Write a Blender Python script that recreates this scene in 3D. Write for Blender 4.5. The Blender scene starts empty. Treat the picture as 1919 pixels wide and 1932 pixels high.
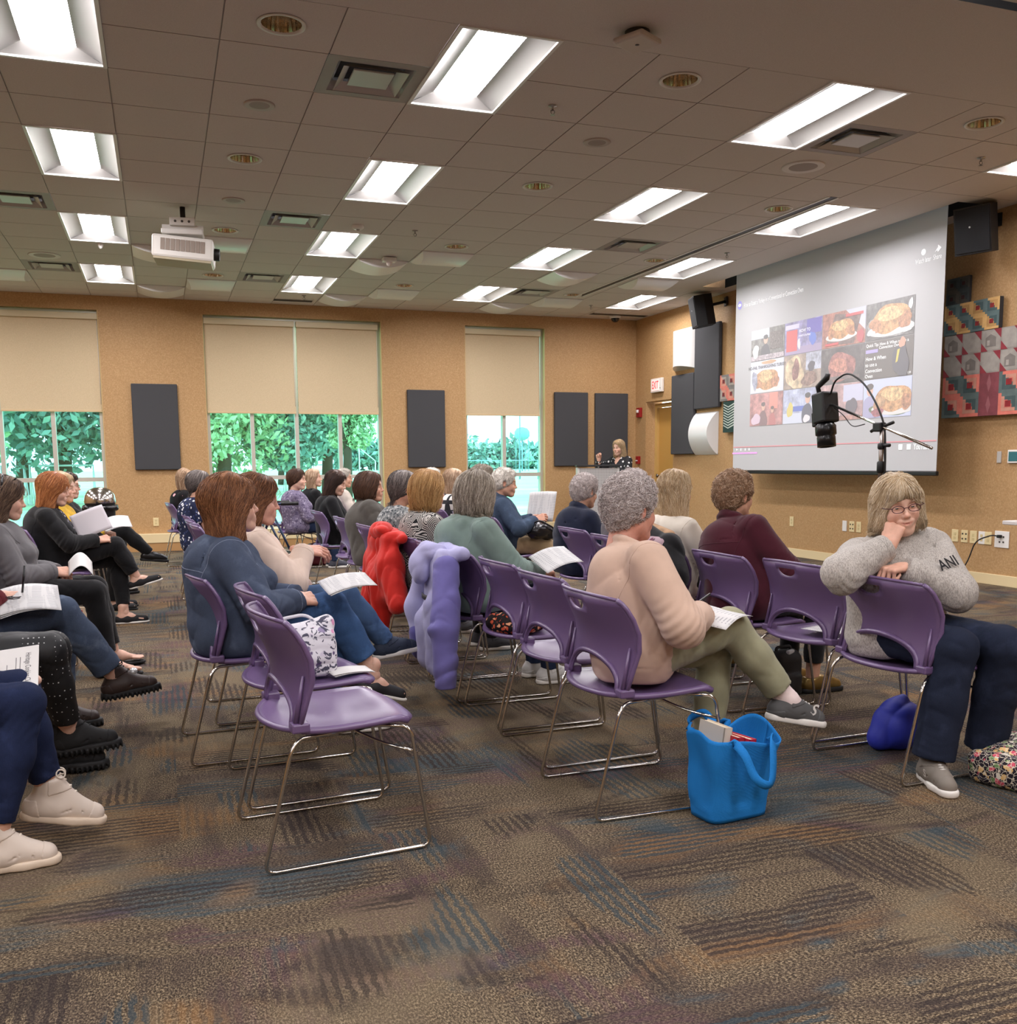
LAMP, SKY, EXPO = 49.0, 4.6, 0.0
import bpy, bmesh, math, random
import numpy as np
from mathutils import Vector, Matrix
from mathutils.geometry import delaunay_2d_cdt
random.seed(7); RNG = np.random.RandomState(7)
SC = bpy.context.scene; COL = SC.collection
PI = math.pi
def A(*a): return np.array(a, dtype=np.float64)
def nrm(v):
    v = np.asarray(v, float); return v / (np.linalg.norm(v) + 1e-12)

# ------------------------------------------------------------------ object helpers
def thing(name, label, cat, loc=(0, 0, 0), rz=0.0, group=None):
    o = bpy.data.objects.new(name, None); COL.objects.link(o)
    o.empty_display_size = .05
    o.location = loc; o.rotation_euler = (0, 0, rz)
    o['label'] = label; o['category'] = cat
    if group: o['group'] = group
    return o
def tag(o, label, cat, group=None, kind=None):
    o['label'] = label; o['category'] = cat
    if group: o['group'] = group
    if kind: o['kind'] = kind
    return o
def mesh_np(name, V, F, smooth=True):
    me = bpy.data.meshes.new(name)
    if isinstance(F, np.ndarray) and len(F):
        n = F.shape[1]
        me.vertices.add(len(V)); me.vertices.foreach_set('co', np.asarray(V, np.float32).ravel())
        me.loops.add(F.size); me.loops.foreach_set('vertex_index', F.astype(np.int32).ravel())
        me.polygons.add(len(F)); me.polygons.foreach_set('loop_start', np.arange(0, F.size, n, dtype=np.int32))
        try: me.polygons.foreach_set('loop_total', np.full(len(F), n, np.int32))
        except Exception: pass
        me.update(calc_edges=True); me.validate()
    else:
        me.from_pydata([tuple(map(float, v)) for v in V], [], [tuple(int(i) for i in f) for f in F]); me.update()
    if smooth and len(me.polygons): me.polygons.foreach_set('use_smooth', np.ones(len(me.polygons), bool))
    return me
def obj(name, me, mat, parent=None, label=None):
    o = bpy.data.objects.new(name, me); COL.objects.link(o)
    if mat:
        for m in (mat if isinstance(mat, (list, tuple)) else [mat]): me.materials.append(m)
    if parent: o.parent = parent
    if label: o['label'] = label
    return o
def dup(o, parent=None, loc=None, rz=None, label=None):
    c = o.copy(); COL.objects.link(c)
    if parent: c.parent = parent
    if loc is not None: c.location = loc
    if rz is not None: c.rotation_euler = (0, 0, rz)
    if label: c['label'] = label
    for ch in list(o.children): dup(ch, c)
    return c

class MB:
    """collects boxes, prisms, tubes, lathes into one mesh"""
    def __init__(s): s.V = []; s.F = []; s.M = []; s.S = []
    def add(s, V, F, mi=0, sm=False):
        b = len(s.V); s.V += [tuple(map(float, v)) for v in V]
        for f in F: s.F.append([int(i) + b for i in f]); s.M.append(mi); s.S.append(sm)
        return s
    def box(s, c, d, rz=0.0, mi=0, R=None, bev=0.0):
        hx, hy, hz = d[0] / 2, d[1] / 2, d[2] / 2
        if R is None: R = Matrix.Rotation(rz, 3, 'Z')
        if bev > 0:
            bm = bmesh.new(); bmesh.ops.create_cube(bm, size=1)
            for v in bm.verts: v.co = Vector((v.co.x * d[0], v.co.y * d[1], v.co.z * d[2]))
            bmesh.ops.bevel(bm, geom=bm.edges[:], offset=bev, segments=2, affect='EDGES', profile=.5)
            V = [R @ v.co + Vector(c) for v in bm.verts]; bm.verts.index_update()
            F = [[v.index for v in f.verts] for f in bm.faces]; bm.free()
            return s.add(V, F, mi)
        V = [R @ Vector((x * hx, y * hy, z * hz)) + Vector(c) for x in (-1, 1) for y in (-1, 1) for z in (-1, 1)]
        return s.add(V, [(0, 1, 3, 2), (4, 6, 7, 5), (0, 4, 5, 1), (2, 3, 7, 6), (0, 2, 6, 4), (1, 5, 7, 3)], mi)
    def tube(s, pts, r, n=8, mi=0, closed=False, cap=True):
        P = [np.array(p, float) for p in pts]; m = len(P)
        rr = r if isinstance(r, (list, tuple)) else [r] * m
        V = []; up = None
        for i in range(m):
            t = nrm(P[(i + 1) % m] - P[i - 1]) if closed else nrm(P[min(i + 1, m - 1)] - P[max(i - 1, 0)])
            if up is None:
                up = A(0, 0, 1) if abs(t[2]) < .9 else A(1, 0, 0)
            up = nrm(up - t * (up @ t)); w = np.cross(t, up)
            for k in range(n):
                a = 2 * PI * k / n; V.append(P[i] + rr[i] * (math.cos(a) * up + math.sin(a) * w))
        F = []
        for i in range(m if closed else m - 1):
            j = (i + 1) % m
            for k in range(n): F.append((i * n + k, i * n + (k + 1) % n, j * n + (k + 1) % n, j * n + k))
        if cap and not closed: F += [tuple(range(n))[::-1], tuple((m - 1) * n + k for k in range(n))]
        return s.add(V, F, mi, True)
    def lathe(s, prof, c=(0, 0, 0), n=24, mi=0, R=None, sm=True):
        V = []; F = []; m = len(prof)
        for r, z in prof:
            for k in range(n):
                a = 2 * PI * k / n; p = Vector((r * math.cos(a), r * math.sin(a), z))
                if R is not None: p = R @ p
                V.append(p + Vector(c))
        for i in range(m - 1):
            for k in range(n): F.append((i * n + k, i * n + (k + 1) % n, (i + 1) * n + (k + 1) % n, (i + 1) * n + k))
        return s.add(V, F, mi, sm)
    def grid(s, fn, nu, nv, mi=0, sm=True, thick=0.0):
        """fn(u,v)->xyz ; optional thickness along normals"""
        P = np.array([[fn(i / nu, j / nv) for j in range(nv + 1)] for i in range(nu + 1)], float)
        idx = lambda i, j: i * (nv + 1) + j
        F = [(idx(i, j), idx(i + 1, j), idx(i + 1, j + 1), idx(i, j + 1)) for i in range(nu) for j in range(nv)]
        if thick:
            du = np.gradient(P, axis=0); dv = np.gradient(P, axis=1); N = np.cross(du, dv)
            N /= np.linalg.norm(N, axis=-1, keepdims=True) + 1e-12
            Q = P - N * thick; n = (nu + 1) * (nv + 1)
            V = list(P.reshape(-1, 3)) + list(Q.reshape(-1, 3))
            F2 = [tuple(i + n for i in f[::-1]) for f in F]
            B = [idx(i, 0) for i in range(nu + 1)] + [idx(nu, j) for j in range(1, nv + 1)] + [idx(i, nv) for i in range(nu - 1, -1, -1)] + [idx(0, j) for j in range(nv - 1, 0, -1)]
            F3 = [(B[(k + 1) % len(B)], B[k], B[k] + n, B[(k + 1) % len(B)] + n) for k in range(len(B))]
            return s.add(V, F + F2 + F3, mi, sm)
        return s.add(P.reshape(-1, 3), F, mi, sm)
    def poly(s, pts, mi=0): return s.add(pts, [tuple(range(len(pts)))], mi)
    def build(s, name, mat, parent=None, label=None):
        me = bpy.data.meshes.new(name); me.from_pydata(s.V, [], s.F)
        me.polygons.foreach_set('use_smooth', np.array(s.S, bool)); me.polygons.foreach_set('material_index', np.array(s.M, np.int32)); me.update()
        bm = bmesh.new(); bm.from_mesh(me); bmesh.ops.recalc_face_normals(bm, faces=bm.faces); bm.to_mesh(me); bm.free()
        return obj(name, me, mat, parent, label)
def round_path(pts, r, n=6):
    P = [A(*p) for p in pts]; out = [P[0]]
    for i in range(1, len(P) - 1):
        a, b, c = P[i - 1], P[i], P[i + 1]; u, v = nrm(a - b), nrm(c - b)
        d = min(r, .45 * np.linalg.norm(a - b), .45 * np.linalg.norm(c - b))
        p0, p1 = b + u * d, b + v * d
        for k in range(n + 1):
            t = k / n; out.append((1 - t) ** 2 * p0 + 2 * t * (1 - t) * b + t * t * p1)
    out.append(P[-1]); return out
def text_geo(txt, size, align='CENTER', bold=False, shear=0.0):
    c = bpy.data.curves.new('lettering', 'FONT'); c.body = txt; c.size = size; c.align_x = align; c.align_y = 'CENTER'
    c.fill_mode = 'FRONT' if hasattr(c, 'fill_mode') else c.fill_mode
    c.dimensions = '2D'; c.resolution_u = 3; c.shear = shear
    if bold: c.offset = size * .018
    o = bpy.data.objects.new('lettering', c); COL.objects.link(o)
    dg = bpy.context.evaluated_depsgraph_get(); me = bpy.data.meshes.new_from_object(o.evaluated_get(dg))
    V = [tuple(v.co) for v in me.vertices]; F = [tuple(p.vertices) for p in me.polygons]
    bpy.data.objects.remove(o); bpy.data.curves.remove(c); bpy.data.meshes.remove(me)
    return V, F
def put_text(mb, txt, size, org, ux, uy, mi=0, align='CENTER', bold=False, shear=0.0, squeeze=1.0):
    V, F = text_geo(txt, size, align, bold, shear); o, ux, uy = A(*org), A(*ux), A(*uy)
    mb.add([o + ux * v[0] * squeeze + uy * v[1] for v in V], F, mi)

# ------------------------------------------------------------------ materials
def lin(r, g, b):
    f = lambda c: c / 12.92 if c <= .04045 else ((c + .055) / 1.055) ** 2.4
    return (f(r / 255), f(g / 255), f(b / 255), 1)
class NT:
    def __init__(s, name):
        s.m = bpy.data.materials.new(name); s.m.use_nodes = True; s.t = s.m.node_tree; s.n = s.t.nodes; s.l = s.t.links
        s.b = s.n['Principled BSDF']; s.tc = None
    def N(s, typ, **kw):
        n = s.n.new(typ)
        for k, v in kw.items():
            if k in n.inputs.keys() if isinstance(k, str) else False: n.inputs[k].default_value = v
            else: setattr(n, k, v)
        return n
    def L(s, a, b): s.l.new(a, b)
    def co(s, kind='Object', scale=(1, 1, 1), rot=(0, 0, 0)):
        if s.tc is None: s.tc = s.n.new('ShaderNodeTexCoord')
        mp = s.n.new('ShaderNodeMapping'); mp.inputs['Scale'].default_value = scale; mp.inputs['Rotation'].default_value = rot
        s.L(s.tc.outputs[kind], mp.inputs[0]); return mp.outputs[0]
    def noise(s, co, scale, detail=3, rough=.5, dist=0.0):
        n = s.n.new('ShaderNodeTexNoise'); n.inputs['Scale'].default_value = scale; n.inputs['Detail'].default_value = detail
        n.inputs['Roughness'].default_value = rough; n.inputs['Distortion'].default_value = dist; s.L(co, n.inputs['Vector']); return n
    def voro(s, co, scale, feature='F1', rnd=1.0):
        n = s.n.new('ShaderNodeTexVoronoi'); n.feature = feature; n.inputs['Scale'].default_value = scale; n.inputs['Randomness'].default_value = rnd; s.L(co, n.inputs['Vector']); return n
    def wave(s, co, scale, dist=0.0, det=2, dirn='X', prof='SIN', dscale=1.0):
        n = s.n.new('ShaderNodeTexWave'); n.bands_direction = dirn; n.wave_profile = prof
        n.inputs['Scale'].default_value = scale; n.inputs['Distortion'].default_value = dist; n.inputs['Detail'].default_value = det; n.inputs['Detail Scale'].default_value = dscale
        s.L(co, n.inputs['Vector']); return n
    def ramp(s, fac, stops, interp='LINEAR'):
        r = s.n.new('ShaderNodeValToRGB'); r.color_ramp.interpolation = interp; e = r.color_ramp.elements
        while len(e) < len(stops): e.new(.5)
        for i, (p, c) in enumerate(stops):
            e[i].position = p; e[i].color = c if len(c) == 4 else (*c, 1)
        s.L(fac, r.inputs[0]); return r.outputs[0]
    def mix(s, fac, a, b, blend='MIX'):
        m = s.n.new('ShaderNodeMix'); m.data_type = 'RGBA'; m.blend_type = blend; m.clamp_factor = True
        for v, i in ((fac, 0), (a, 6), (b, 7)):
            if isinstance(v, (int, float, tuple)): m.inputs[i].default_value = v
            else: s.L(v, m.inputs[i])
        return m.outputs[2]
    def math(s, op, a, b=0.0):
        m = s.n.new('ShaderNodeMath'); m.operation = op
        for v, i in ((a, 0), (b, 1)):
            if isinstance(v, (int, float)): m.inputs[i].default_value = v
            else: s.L(v, m.inputs[i])
        return m.outputs[0]
    def bump(s, h, strength=.3, dist=.01):
        b = s.n.new('ShaderNodeBump'); b.inputs['Strength'].default_value = strength; b.inputs['Distance'].default_value = dist
        s.L(h, b.inputs['Height']); s.L(b.outputs[0], s.b.inputs['Normal'])
    def out(s, col=None, rough=.6, metal=0.0, spec=.5, **kw):
        if col is not None:
            if isinstance(col, tuple): s.b.inputs['Base Color'].default_value = col
            else: s.L(col, s.b.inputs['Base Color'])
        if isinstance(rough, (int, float)): s.b.inputs['Roughness'].default_value = rough
        else: s.L(rough, s.b.inputs['Roughness'])
        s.b.inputs['Metallic'].default_value = metal; s.b.inputs['Specular IOR Level'].default_value = spec
        for k, v in kw.items(): s.b.inputs[k.replace('_', ' ')].default_value = v
        return s.m
_MC = {}
def plain(rgb, rough=.6, metal=0.0, spec=.5, name=None, **kw):
    key = (rgb, rough, metal, spec, tuple(kw.items()))
    if key not in _MC: _MC[key] = NT(name or 'paint_%d_%d_%d' % rgb).out(lin(*rgb), rough, metal, spec, **kw)
    return _MC[key]
def cloth(rgb, weave=900, var=.12, rough=.9, bump=.25, name=None, heather=None):
    key = ('cloth', rgb, weave, var, heather)
    if key in _MC: return _MC[key]
    t = NT(name or 'fabric_%d_%d_%d' % rgb); co = t.co()
    a = t.noise(co, 14, 4); b = t.noise(co, weave, 2); c = lin(*rgb)
    dk = tuple(x * (1 - var * 1.6) for x in c[:3]) + (1,); lt = tuple(min(1, x * (1 + var)) for x in c[:3]) + (1,)
    col = t.ramp(a.outputs[0], [(.3, dk), (.7, lt)])
    if heather:
        h = t.noise(t.co(scale=(1, 1, .35)), 260, 3, .7); col = t.mix(t.ramp(h.outputs[0], [(.42, (0, 0, 0)), (.62, (1, 1, 1))]), col, lin(*heather))
    t.bump(t.math('ADD', b.outputs[0], t.math('MULTIPLY', a.outputs[0], .6)), bump, .004)
    m = t.out(col, rough, spec=.2); t.b.inputs['Sheen Weight'].default_value = .15; _MC[key] = m; return m
def denim(rgb, fade=None, name='denim'):
    key = ('denim', rgb, fade)
    if key in _MC: return _MC[key]
    t = NT(name); co = t.co(); a = t.noise(co, 9, 5, .6); w = t.noise(t.co(scale=(1, 1, .25)), 500, 3, .7); c = lin(*rgb)
    f = lin(*(fade or tuple(min(255, int(x * 1.35 + 12)) for x in rgb)))
    col = t.ramp(a.outputs[0], [(.35, tuple(x * .75 for x in c[:3]) + (1,)), (.55, c), (.78, f)])
    col = t.mix(t.math('MULTIPLY', w.outputs[0], .35), col, f)
    t.bump(t.math('ADD', w.outputs[0], a.outputs[0]), .3, .004); _MC[key] = t.out(col, .9, spec=.15); return _MC[key]
def print_cloth(name, base, blobs, scale=26, dens=.5, vein=None, second=None):
    """irregular floral-type print: blobs of colour on a base"""
    t = NT(name); co = t.co(); wob = t.noise(co, scale * .9, 2)
    mv = t.n.new('ShaderNodeVectorMath'); mv.operation = 'MULTIPLY_ADD'; t.L(wob.outputs[1], mv.inputs[0]); mv.inputs[1].default_value = (.03, .03, .03); t.L(co, mv.inputs[2])
    v = t.voro(mv.outputs[0], scale); col = lin(*base)
    m = t.ramp(v.outputs['Distance'], [(dens - .06, (1, 1, 1)), (dens, (0, 0, 0))])
    cr = t.ramp(t.math('FRACT', t.math('MULTIPLY', v.outputs['Color'], 3.7)), [(i / len(blobs), lin(*b)) for i, b in enumerate(blobs)], 'CONSTANT')
    col = t.mix(m, col, cr)
    if vein:
        e = t.voro(mv.outputs[0], scale * 1.7, 'DISTANCE_TO_EDGE'); col = t.mix(t.ramp(e.outputs['Distance'], [(.03, (1, 1, 1)), (.06, (0, 0, 0))]), col, lin(*vein))
    if second:
        e = t.noise(co, scale * 1.3, 2, .5, 1.5); col = t.mix(t.ramp(e.outputs[0], [(.56, (0, 0, 0)), (.59, (1, 1, 1))]), col, lin(*second))
    t.bump(t.noise(co, 700, 2).outputs[0], .2, .003); return t.out(col, .85, spec=.2)
def hair_mat(root, tip, name='hair', grey=None):
    t = NT(name); g = t.n.new('ShaderNodeNewGeometry'); stops = [(0, tuple(x * .6 for x in lin(*root)[:3]) + (1,)), (.45, lin(*root)), (.8, lin(*tip))]
    if grey: stops.append((.97, lin(*grey)))
    co = t.co(); n = t.noise(co, 30, 2)
    f = t.math('ADD', t.math('MULTIPLY', g.outputs['Random Per Island'], .75), t.math('MULTIPLY', n.outputs[0], .28))
    return t.out(t.ramp(f, stops), .42, spec=.35)
# ------------------------------------------------------------------ implicit surfaces (used for people, cloth, bags, shoes)
class Sdf:
    def __init__(s): s.ops = []; s.disp = None
    def _a(s, fn, lo, hi, k, op): s.ops.append((fn, np.minimum(lo, hi), np.maximum(lo, hi), k, op)); return s
    def cap(s, a, b, ra, rb=None, k=.02, op='u', flat=None, side=None, sq=1.0):
        """tapered capsule; flat='b' cuts it square at b; side/sq flattens it along one axis"""
        a, b = A(*a), A(*b); rb = ra if rb is None else rb; d = b - a; L2 = d @ d + 1e-12
        sd = None if side is None else nrm(side)
        def fn(P):
            q = P - a; h = np.clip((q @ d) / L2, 0, 1)
            w = q - h[..., None] * d
            if sd is not None: w = w + (w @ sd)[..., None] * sd * (1 / sq - 1)
            D = np.sqrt((w * w).sum(-1)) - (ra + (rb - ra) * h)
            if flat: D = np.maximum(D, (q @ d - L2) / math.sqrt(L2))
            return D
        R = max(ra, rb) * max(1, sq); return s._a(fn, np.minimum(a, b) - R, np.maximum(a, b) + R, k, op)
    def ell(s, c, r, k=.02, op='u', R=None):
        c, r = A(*c), A(*r); M = None if R is None else np.array(R, float)
        def fn(P):
            q = P - c
            if M is not None: q = q @ M
            a = np.sqrt(((q / r) ** 2).sum(-1)); b = np.sqrt(((q / (r * r)) ** 2).sum(-1)) + 1e-9
            return a * (a - 1) / b
        m = r if M is None else np.full(3, r.max()); return s._a(fn, c - m, c + m, k, op)
    def box(s, c, h, rnd=.01, k=.005, op='u', R=None):
        c, h = A(*c), A(*h); M = None if R is None else np.array(R, float)
        def fn(P):
            q = P - c
            if M is not None: q = q @ M
            q = np.abs(q) - (h - rnd); return np.sqrt((np.maximum(q, 0) ** 2).sum(-1)) + np.minimum(q.max(-1), 0) - rnd
        m = h if M is None else np.full(3, np.linalg.norm(h)); return s._a(fn, c - m, c + m, k, op)
    def torus(s, c, n, R, r, k=.01, op='u', sq=(1, 1)):
        c, n = A(*c), nrm(n); u = nrm(np.cross(n, A(0, 1, 0) if abs(n[1]) < .9 else A(1, 0, 0))); w = np.cross(n, u)
        def fn(P):
            q = P - c; x, y, z = q @ u / sq[0], q @ w / sq[1], q @ n; return np.hypot(np.hypot(x, y) - R, z) - r
        m = np.full(3, R * max(sq) + r); return s._a(fn, c - m, c + m, k, op)
    def plane(s, p, n, lo=None, hi=None, k=.004):
        """keeps the side n points away from (cut)"""
        p, n = A(*p), nrm(n); big = np.full(3, 50.)
        return s._a(lambda P: (P - p) @ n, -big if lo is None else A(*lo), big if hi is None else A(*hi), k, 'i')
    @staticmethod
    def comb(F, d, k, op):
        if op == 'u':
            h = np.maximum(k - np.abs(F - d), 0) / k; return np.minimum(F, d) - h * h * k / 4
        if op == 's': d = -d
        h = np.maximum(k - np.abs(F - d), 0) / k; return np.maximum(F, d) + h * h * k / 4
    def at(s, P):
        F = np.full(P.shape[:-1], 1.0)
        for fn, lo, hi, k, op in s.ops:
            d = fn(P)
            if op == 'i' and lo[0] > -49:
                m = ((P > lo) & (P < hi)).all(-1); F = np.where(m, s.comb(F, d, k, op), F)
            else: F = s.comb(F, d, k, op)
        if s.disp: F = F + s.disp(P)
        return F
    def grad(s, P, e=.003):
        g = np.stack([s.at(P + A(*o) * e) - s.at(P - A(*o) * e) for o in ((1, 0, 0), (0, 1, 0), (0, 0, 1))], -1)
        return g / (np.linalg.norm(g, axis=-1, keepdims=True) + 1e-9)
    def mesh(s, h=.01):
        U = [o for o in s.ops if o[4] == 'u']; m = .03
        lo = np.min([o[1] for o in U], 0) - m; hi = np.max([o[2] for o in U], 0) + m
        n = np.ceil((hi - lo) / h).astype(int) + 1
        ax = [lo[i] + h * np.arange(n[i]) for i in range(3)]
        F = np.full(n, 1.0)
        for fn, a, b, k, op in s.ops:
            g = max(.035, k, 3 * h)
            sl = []
            for i in range(3):
                i0 = int(np.clip(np.floor((a[i] - g - lo[i]) / h), 0, n[i])); i1 = int(np.clip(np.ceil((b[i] + g - lo[i]) / h) + 1, 0, n[i])); sl.append(slice(i0, i1))
            if any(q.stop <= q.start for q in sl): continue
            sl = tuple(sl); P = np.stack(np.meshgrid(*[ax[i][sl[i]] for i in range(3)], indexing='ij'), -1)
            F[sl] = s.comb(F[sl], fn(P), k, op)
        if s.disp:
            near = np.abs(F) < .05; I = np.argwhere(near); F[near] += s.disp(lo + I * h)
        return surf_net(F, lo, h)
def surf_net(F, lo, h):
    S = F < 0; c = [S[i:S.shape[0] - 1 + i, j:S.shape[1] - 1 + j, k:S.shape[2] - 1 + k] for i in (0, 1) for j in (0, 1) for k in (0, 1)]
    tot = np.sum(np.array(c, np.int8), 0); act = (tot > 0) & (tot < 8); I = np.argwhere(act)
    idx = np.full(act.shape, -1, np.int64); idx[act] = np.arange(len(I))
    acc = np.zeros((len(I), 3)); cnt = np.zeros(len(I))
    O = [A(i, j, k).astype(int) for i in (0, 1) for j in (0, 1) for k in (0, 1)]
    val = [F[tuple((I + o).T)] for o in O]
    for p in range(8):
        for q in range(p + 1, 8):
            if np.abs(O[p] - O[q]).sum() != 1: continue
            m = (val[p] < 0) != (val[q] < 0); d = val[p] - val[q]
            t = np.where(m, val[p] / np.where(d == 0, 1, d), 0)
            acc += m[:, None] * (O[p] + t[:, None] * (O[q] - O[p])); cnt += m
    V = lo + h * (I + acc / np.maximum(cnt, 1)[:, None]); Q = []
    for a in range(3):
        b, c2 = (a + 1) % 3, (a + 2) % 3
        s0 = [slice(None)] * 3; s1 = [slice(None)] * 3; s0[a] = slice(0, -1); s1[a] = slice(1, None)
        x = S[tuple(s0)] != S[tuple(s1)]; E = np.argwhere(x)
        E = E[(E[:, b] > 0) & (E[:, c2] > 0) & (E[:, b] < act.shape[b]) & (E[:, c2] < act.shape[c2])]
        f = S[tuple(E.T)]; eb = np.eye(3, dtype=int)[b]; ec = np.eye(3, dtype=int)[c2]
        q = np.stack([idx[tuple((E - eb - ec).T)], idx[tuple((E - ec).T)], idx[tuple(E.T)], idx[tuple((E - eb).T)]], -1)
        q[~f] = q[~f][:, ::-1]; Q.append(q)
    Q = np.concatenate(Q); Q = Q[(Q >= 0).all(1)]
    return V, Q
def wrinkle(amp=.004, wl=.05, seed=0, squash=(1, 1, 1), joints=()):
    """cloth folds: sharp elongated creases that come and go, and rings where a limb bends"""
    r = np.random.RandomState(seed % 99991); U = []
    for i in range(3):
        k = nrm(r.randn(3)) * 2 * PI / wl * r.uniform(.55, 1.1) * A(*squash); g = nrm(r.randn(3)) * 2 * PI / (wl * 3.2); g2 = nrm(r.randn(3)) * 2 * PI / (wl * 3); U.append((k, g, g2, r.uniform(0, 6), r.uniform(0, 6)))
    def f(P):
        o = 0
        for k, g, g2, a, b in U:
            m = np.clip(.15 + 1.1 * np.sin(P @ g2 + b), 0, 1); o = o + m * (.7 - 1.3 * np.abs(np.sin(P @ k * .5 + a + .8 * np.sin(P @ g + b))) ** .7)
        o = o * amp * .8
        for c, ax, wid, am in joints:
            q = P - c; d2 = (q * q).sum(-1); t = q @ ax
            o = o + am * np.exp(-d2 / (wid * wid)) * np.sin(t * 240 + 2.2 * np.sin(q[..., 0] * 31 + q[..., 1] * 23))
        return o
    return f
def ik(a, b, l1, l2, pole):
    a, b = A(*a), A(*b); d = b - a; L = np.linalg.norm(d); m = .995 * (l1 + l2)
    if L > m: b = a + d / L * m; d = b - a; L = m
    x = (l1 * l1 - l2 * l2 + L * L) / (2 * L); y = math.sqrt(max(l1 * l1 - x * x, 0)); u = d / L
    w = A(*pole) - u * (A(*pole) @ u); return a + u * x + nrm(w) * y, b
def frame(f, u):
    f = nrm(f); l = nrm(np.cross(u, f)); return np.stack([f, l, np.cross(f, l)], 1)   # columns: fwd, left, up

# ------------------------------------------------------------------ head, hair, hands, shoes
def head_sdf(old=0.0):
    s = Sdf()
    s.ell((-.012, 0, .032), (.093, .074, .084)).ell((.022, 0, -.03), (.066, .062, .082), k=.03).ell((.045, 0, .035), (.045, .056, .05), k=.03)
    s.cap((0, .048, -.06), (.06, .018, -.1), .021, .02, k=.03).cap((0, -.048, -.06), (.06, -.018, -.1), .021, .02, k=.03).ell((.07, 0, -.1), (.021, .024, .017), k=.025)
    for y in (1, -1): s.ell((.056, .036 * y, -.035), (.032, .027, .03), k=.025)
    s.cap((.081, -.028, .02), (.081, .028, .02), .011, k=.02)
    for y in (1, -1): s.ell((.1, .032 * y, -.001), (.022, .021, .014), k=.018, op='s')
    for y in (1, -1):
        s.ell((.0735, .0315 * y, -.002), (.0135, .0165, .0118), k=.005)
        s.cap((.083, .017 * y, .004), (.074, .046 * y, .003), .0042, .003, k=.006)
    s.cap((.086, 0, .012), (.106, 0, -.030), .0078, .0082, k=.014).ell((.106, 0, -.034), (.0115, .0098, .009), k=.009)
    for y in (1, -1): s.ell((.097, .0118 * y, -.037), (.0095, .0062, .0065), k=.006)
    s.ell((.087, 0, -.066), (.014, .03, .02), k=.016)
    s.cap((.0955, 0, -.0632), (.0862, .0235, -.0605), .0047, .0033, k=.006).cap((.0955, 0, -.0632), (.0862, -.0235, -.0605), .0047, .0033, k=.006)
    s.cap((.0945, 0, -.0728), (.0862, .0205, -.0662), .0057, .004, k=.006).cap((.0945, 0, -.0728), (.0862, -.0205, -.0662), .0057, .004, k=.006)
    s.cap((.1003, 0, -.0682), (.0898, .0245, -.0632), .0020, .0015, k=.004, op='s').cap((.1003, 0, -.0682), (.0898, -.0245, -.0632), .0020, .0015, k=.004, op='s')
    for y in (1, -1):
        s.ell((-.008, .077 * y, -.004), (.02, .008, .032), k=.008).ell((-.003, .084 * y, 0), (.011, .006, .018), k=.006, op='s')
    s.cap((-.025, 0, -.05), (-.058, 0, -.2), .052, .057, k=.03, side=(0, 1, 0), sq=1.0)
    return s
_C = {}
def head_mesh(h):
    if ('head', h) not in _C:
        V, F = head_sdf().mesh(h); C = np.ones((len(V), 3))
        def tint(c, r, col, w=1.0):
            nonlocal C
            d = np.linalg.norm((V - A(*c)) / A(*r), axis=1); m = np.clip(1.6 - 1.6 * d, 0, 1)[:, None] * w; C = C * (1 - m) + m * A(*col)
        for y in (1, -1): tint((.07, .038 * y, -.035), (.04, .03, .03), (1.06, .82, .78), .55)
        tint((.094, 0, -.0665), (.017, .028, .0095), (.86, .5, .48), .9); tint((.097, 0, -.0675), (.012, .026, .0022), (.45, .22, .22), .8); tint((.112, 0, -.036), (.02, .02, .02), (1.05, .84, .8), .5)
        for y in (1, -1): tint((.085, .032 * y, .022), (.02, .03, .007), (.5, .38, .3), .75); tint((.083, .032 * y, .003), (.012, .02, .006), (.55, .42, .38), .6); tint((-.005, .08 * y, -.003), (.02, .02, .035), (1.05, .8, .76), .5)
        _C[('head', h)] = (V, F, C)
    return _C[('head', h)]
FING = [(.031, (.040, .025, .019), .0093), (.0105, (.044, .029, .02), .0096), (-.0105, (.041, .026, .02), .0091), (-.030, (.032, .02, .017), .008)]
POSE = {'relax': ((22, 30, 18), .2), 'flat': ((6, 10, 6), 0), 'hold': ((48, 42, 20), .55), 'grip': ((70, 75, 35), .5), 'fist': ((82, 98, 60), .8), 'pinch': ((62, 55, 30), .9)}
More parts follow.
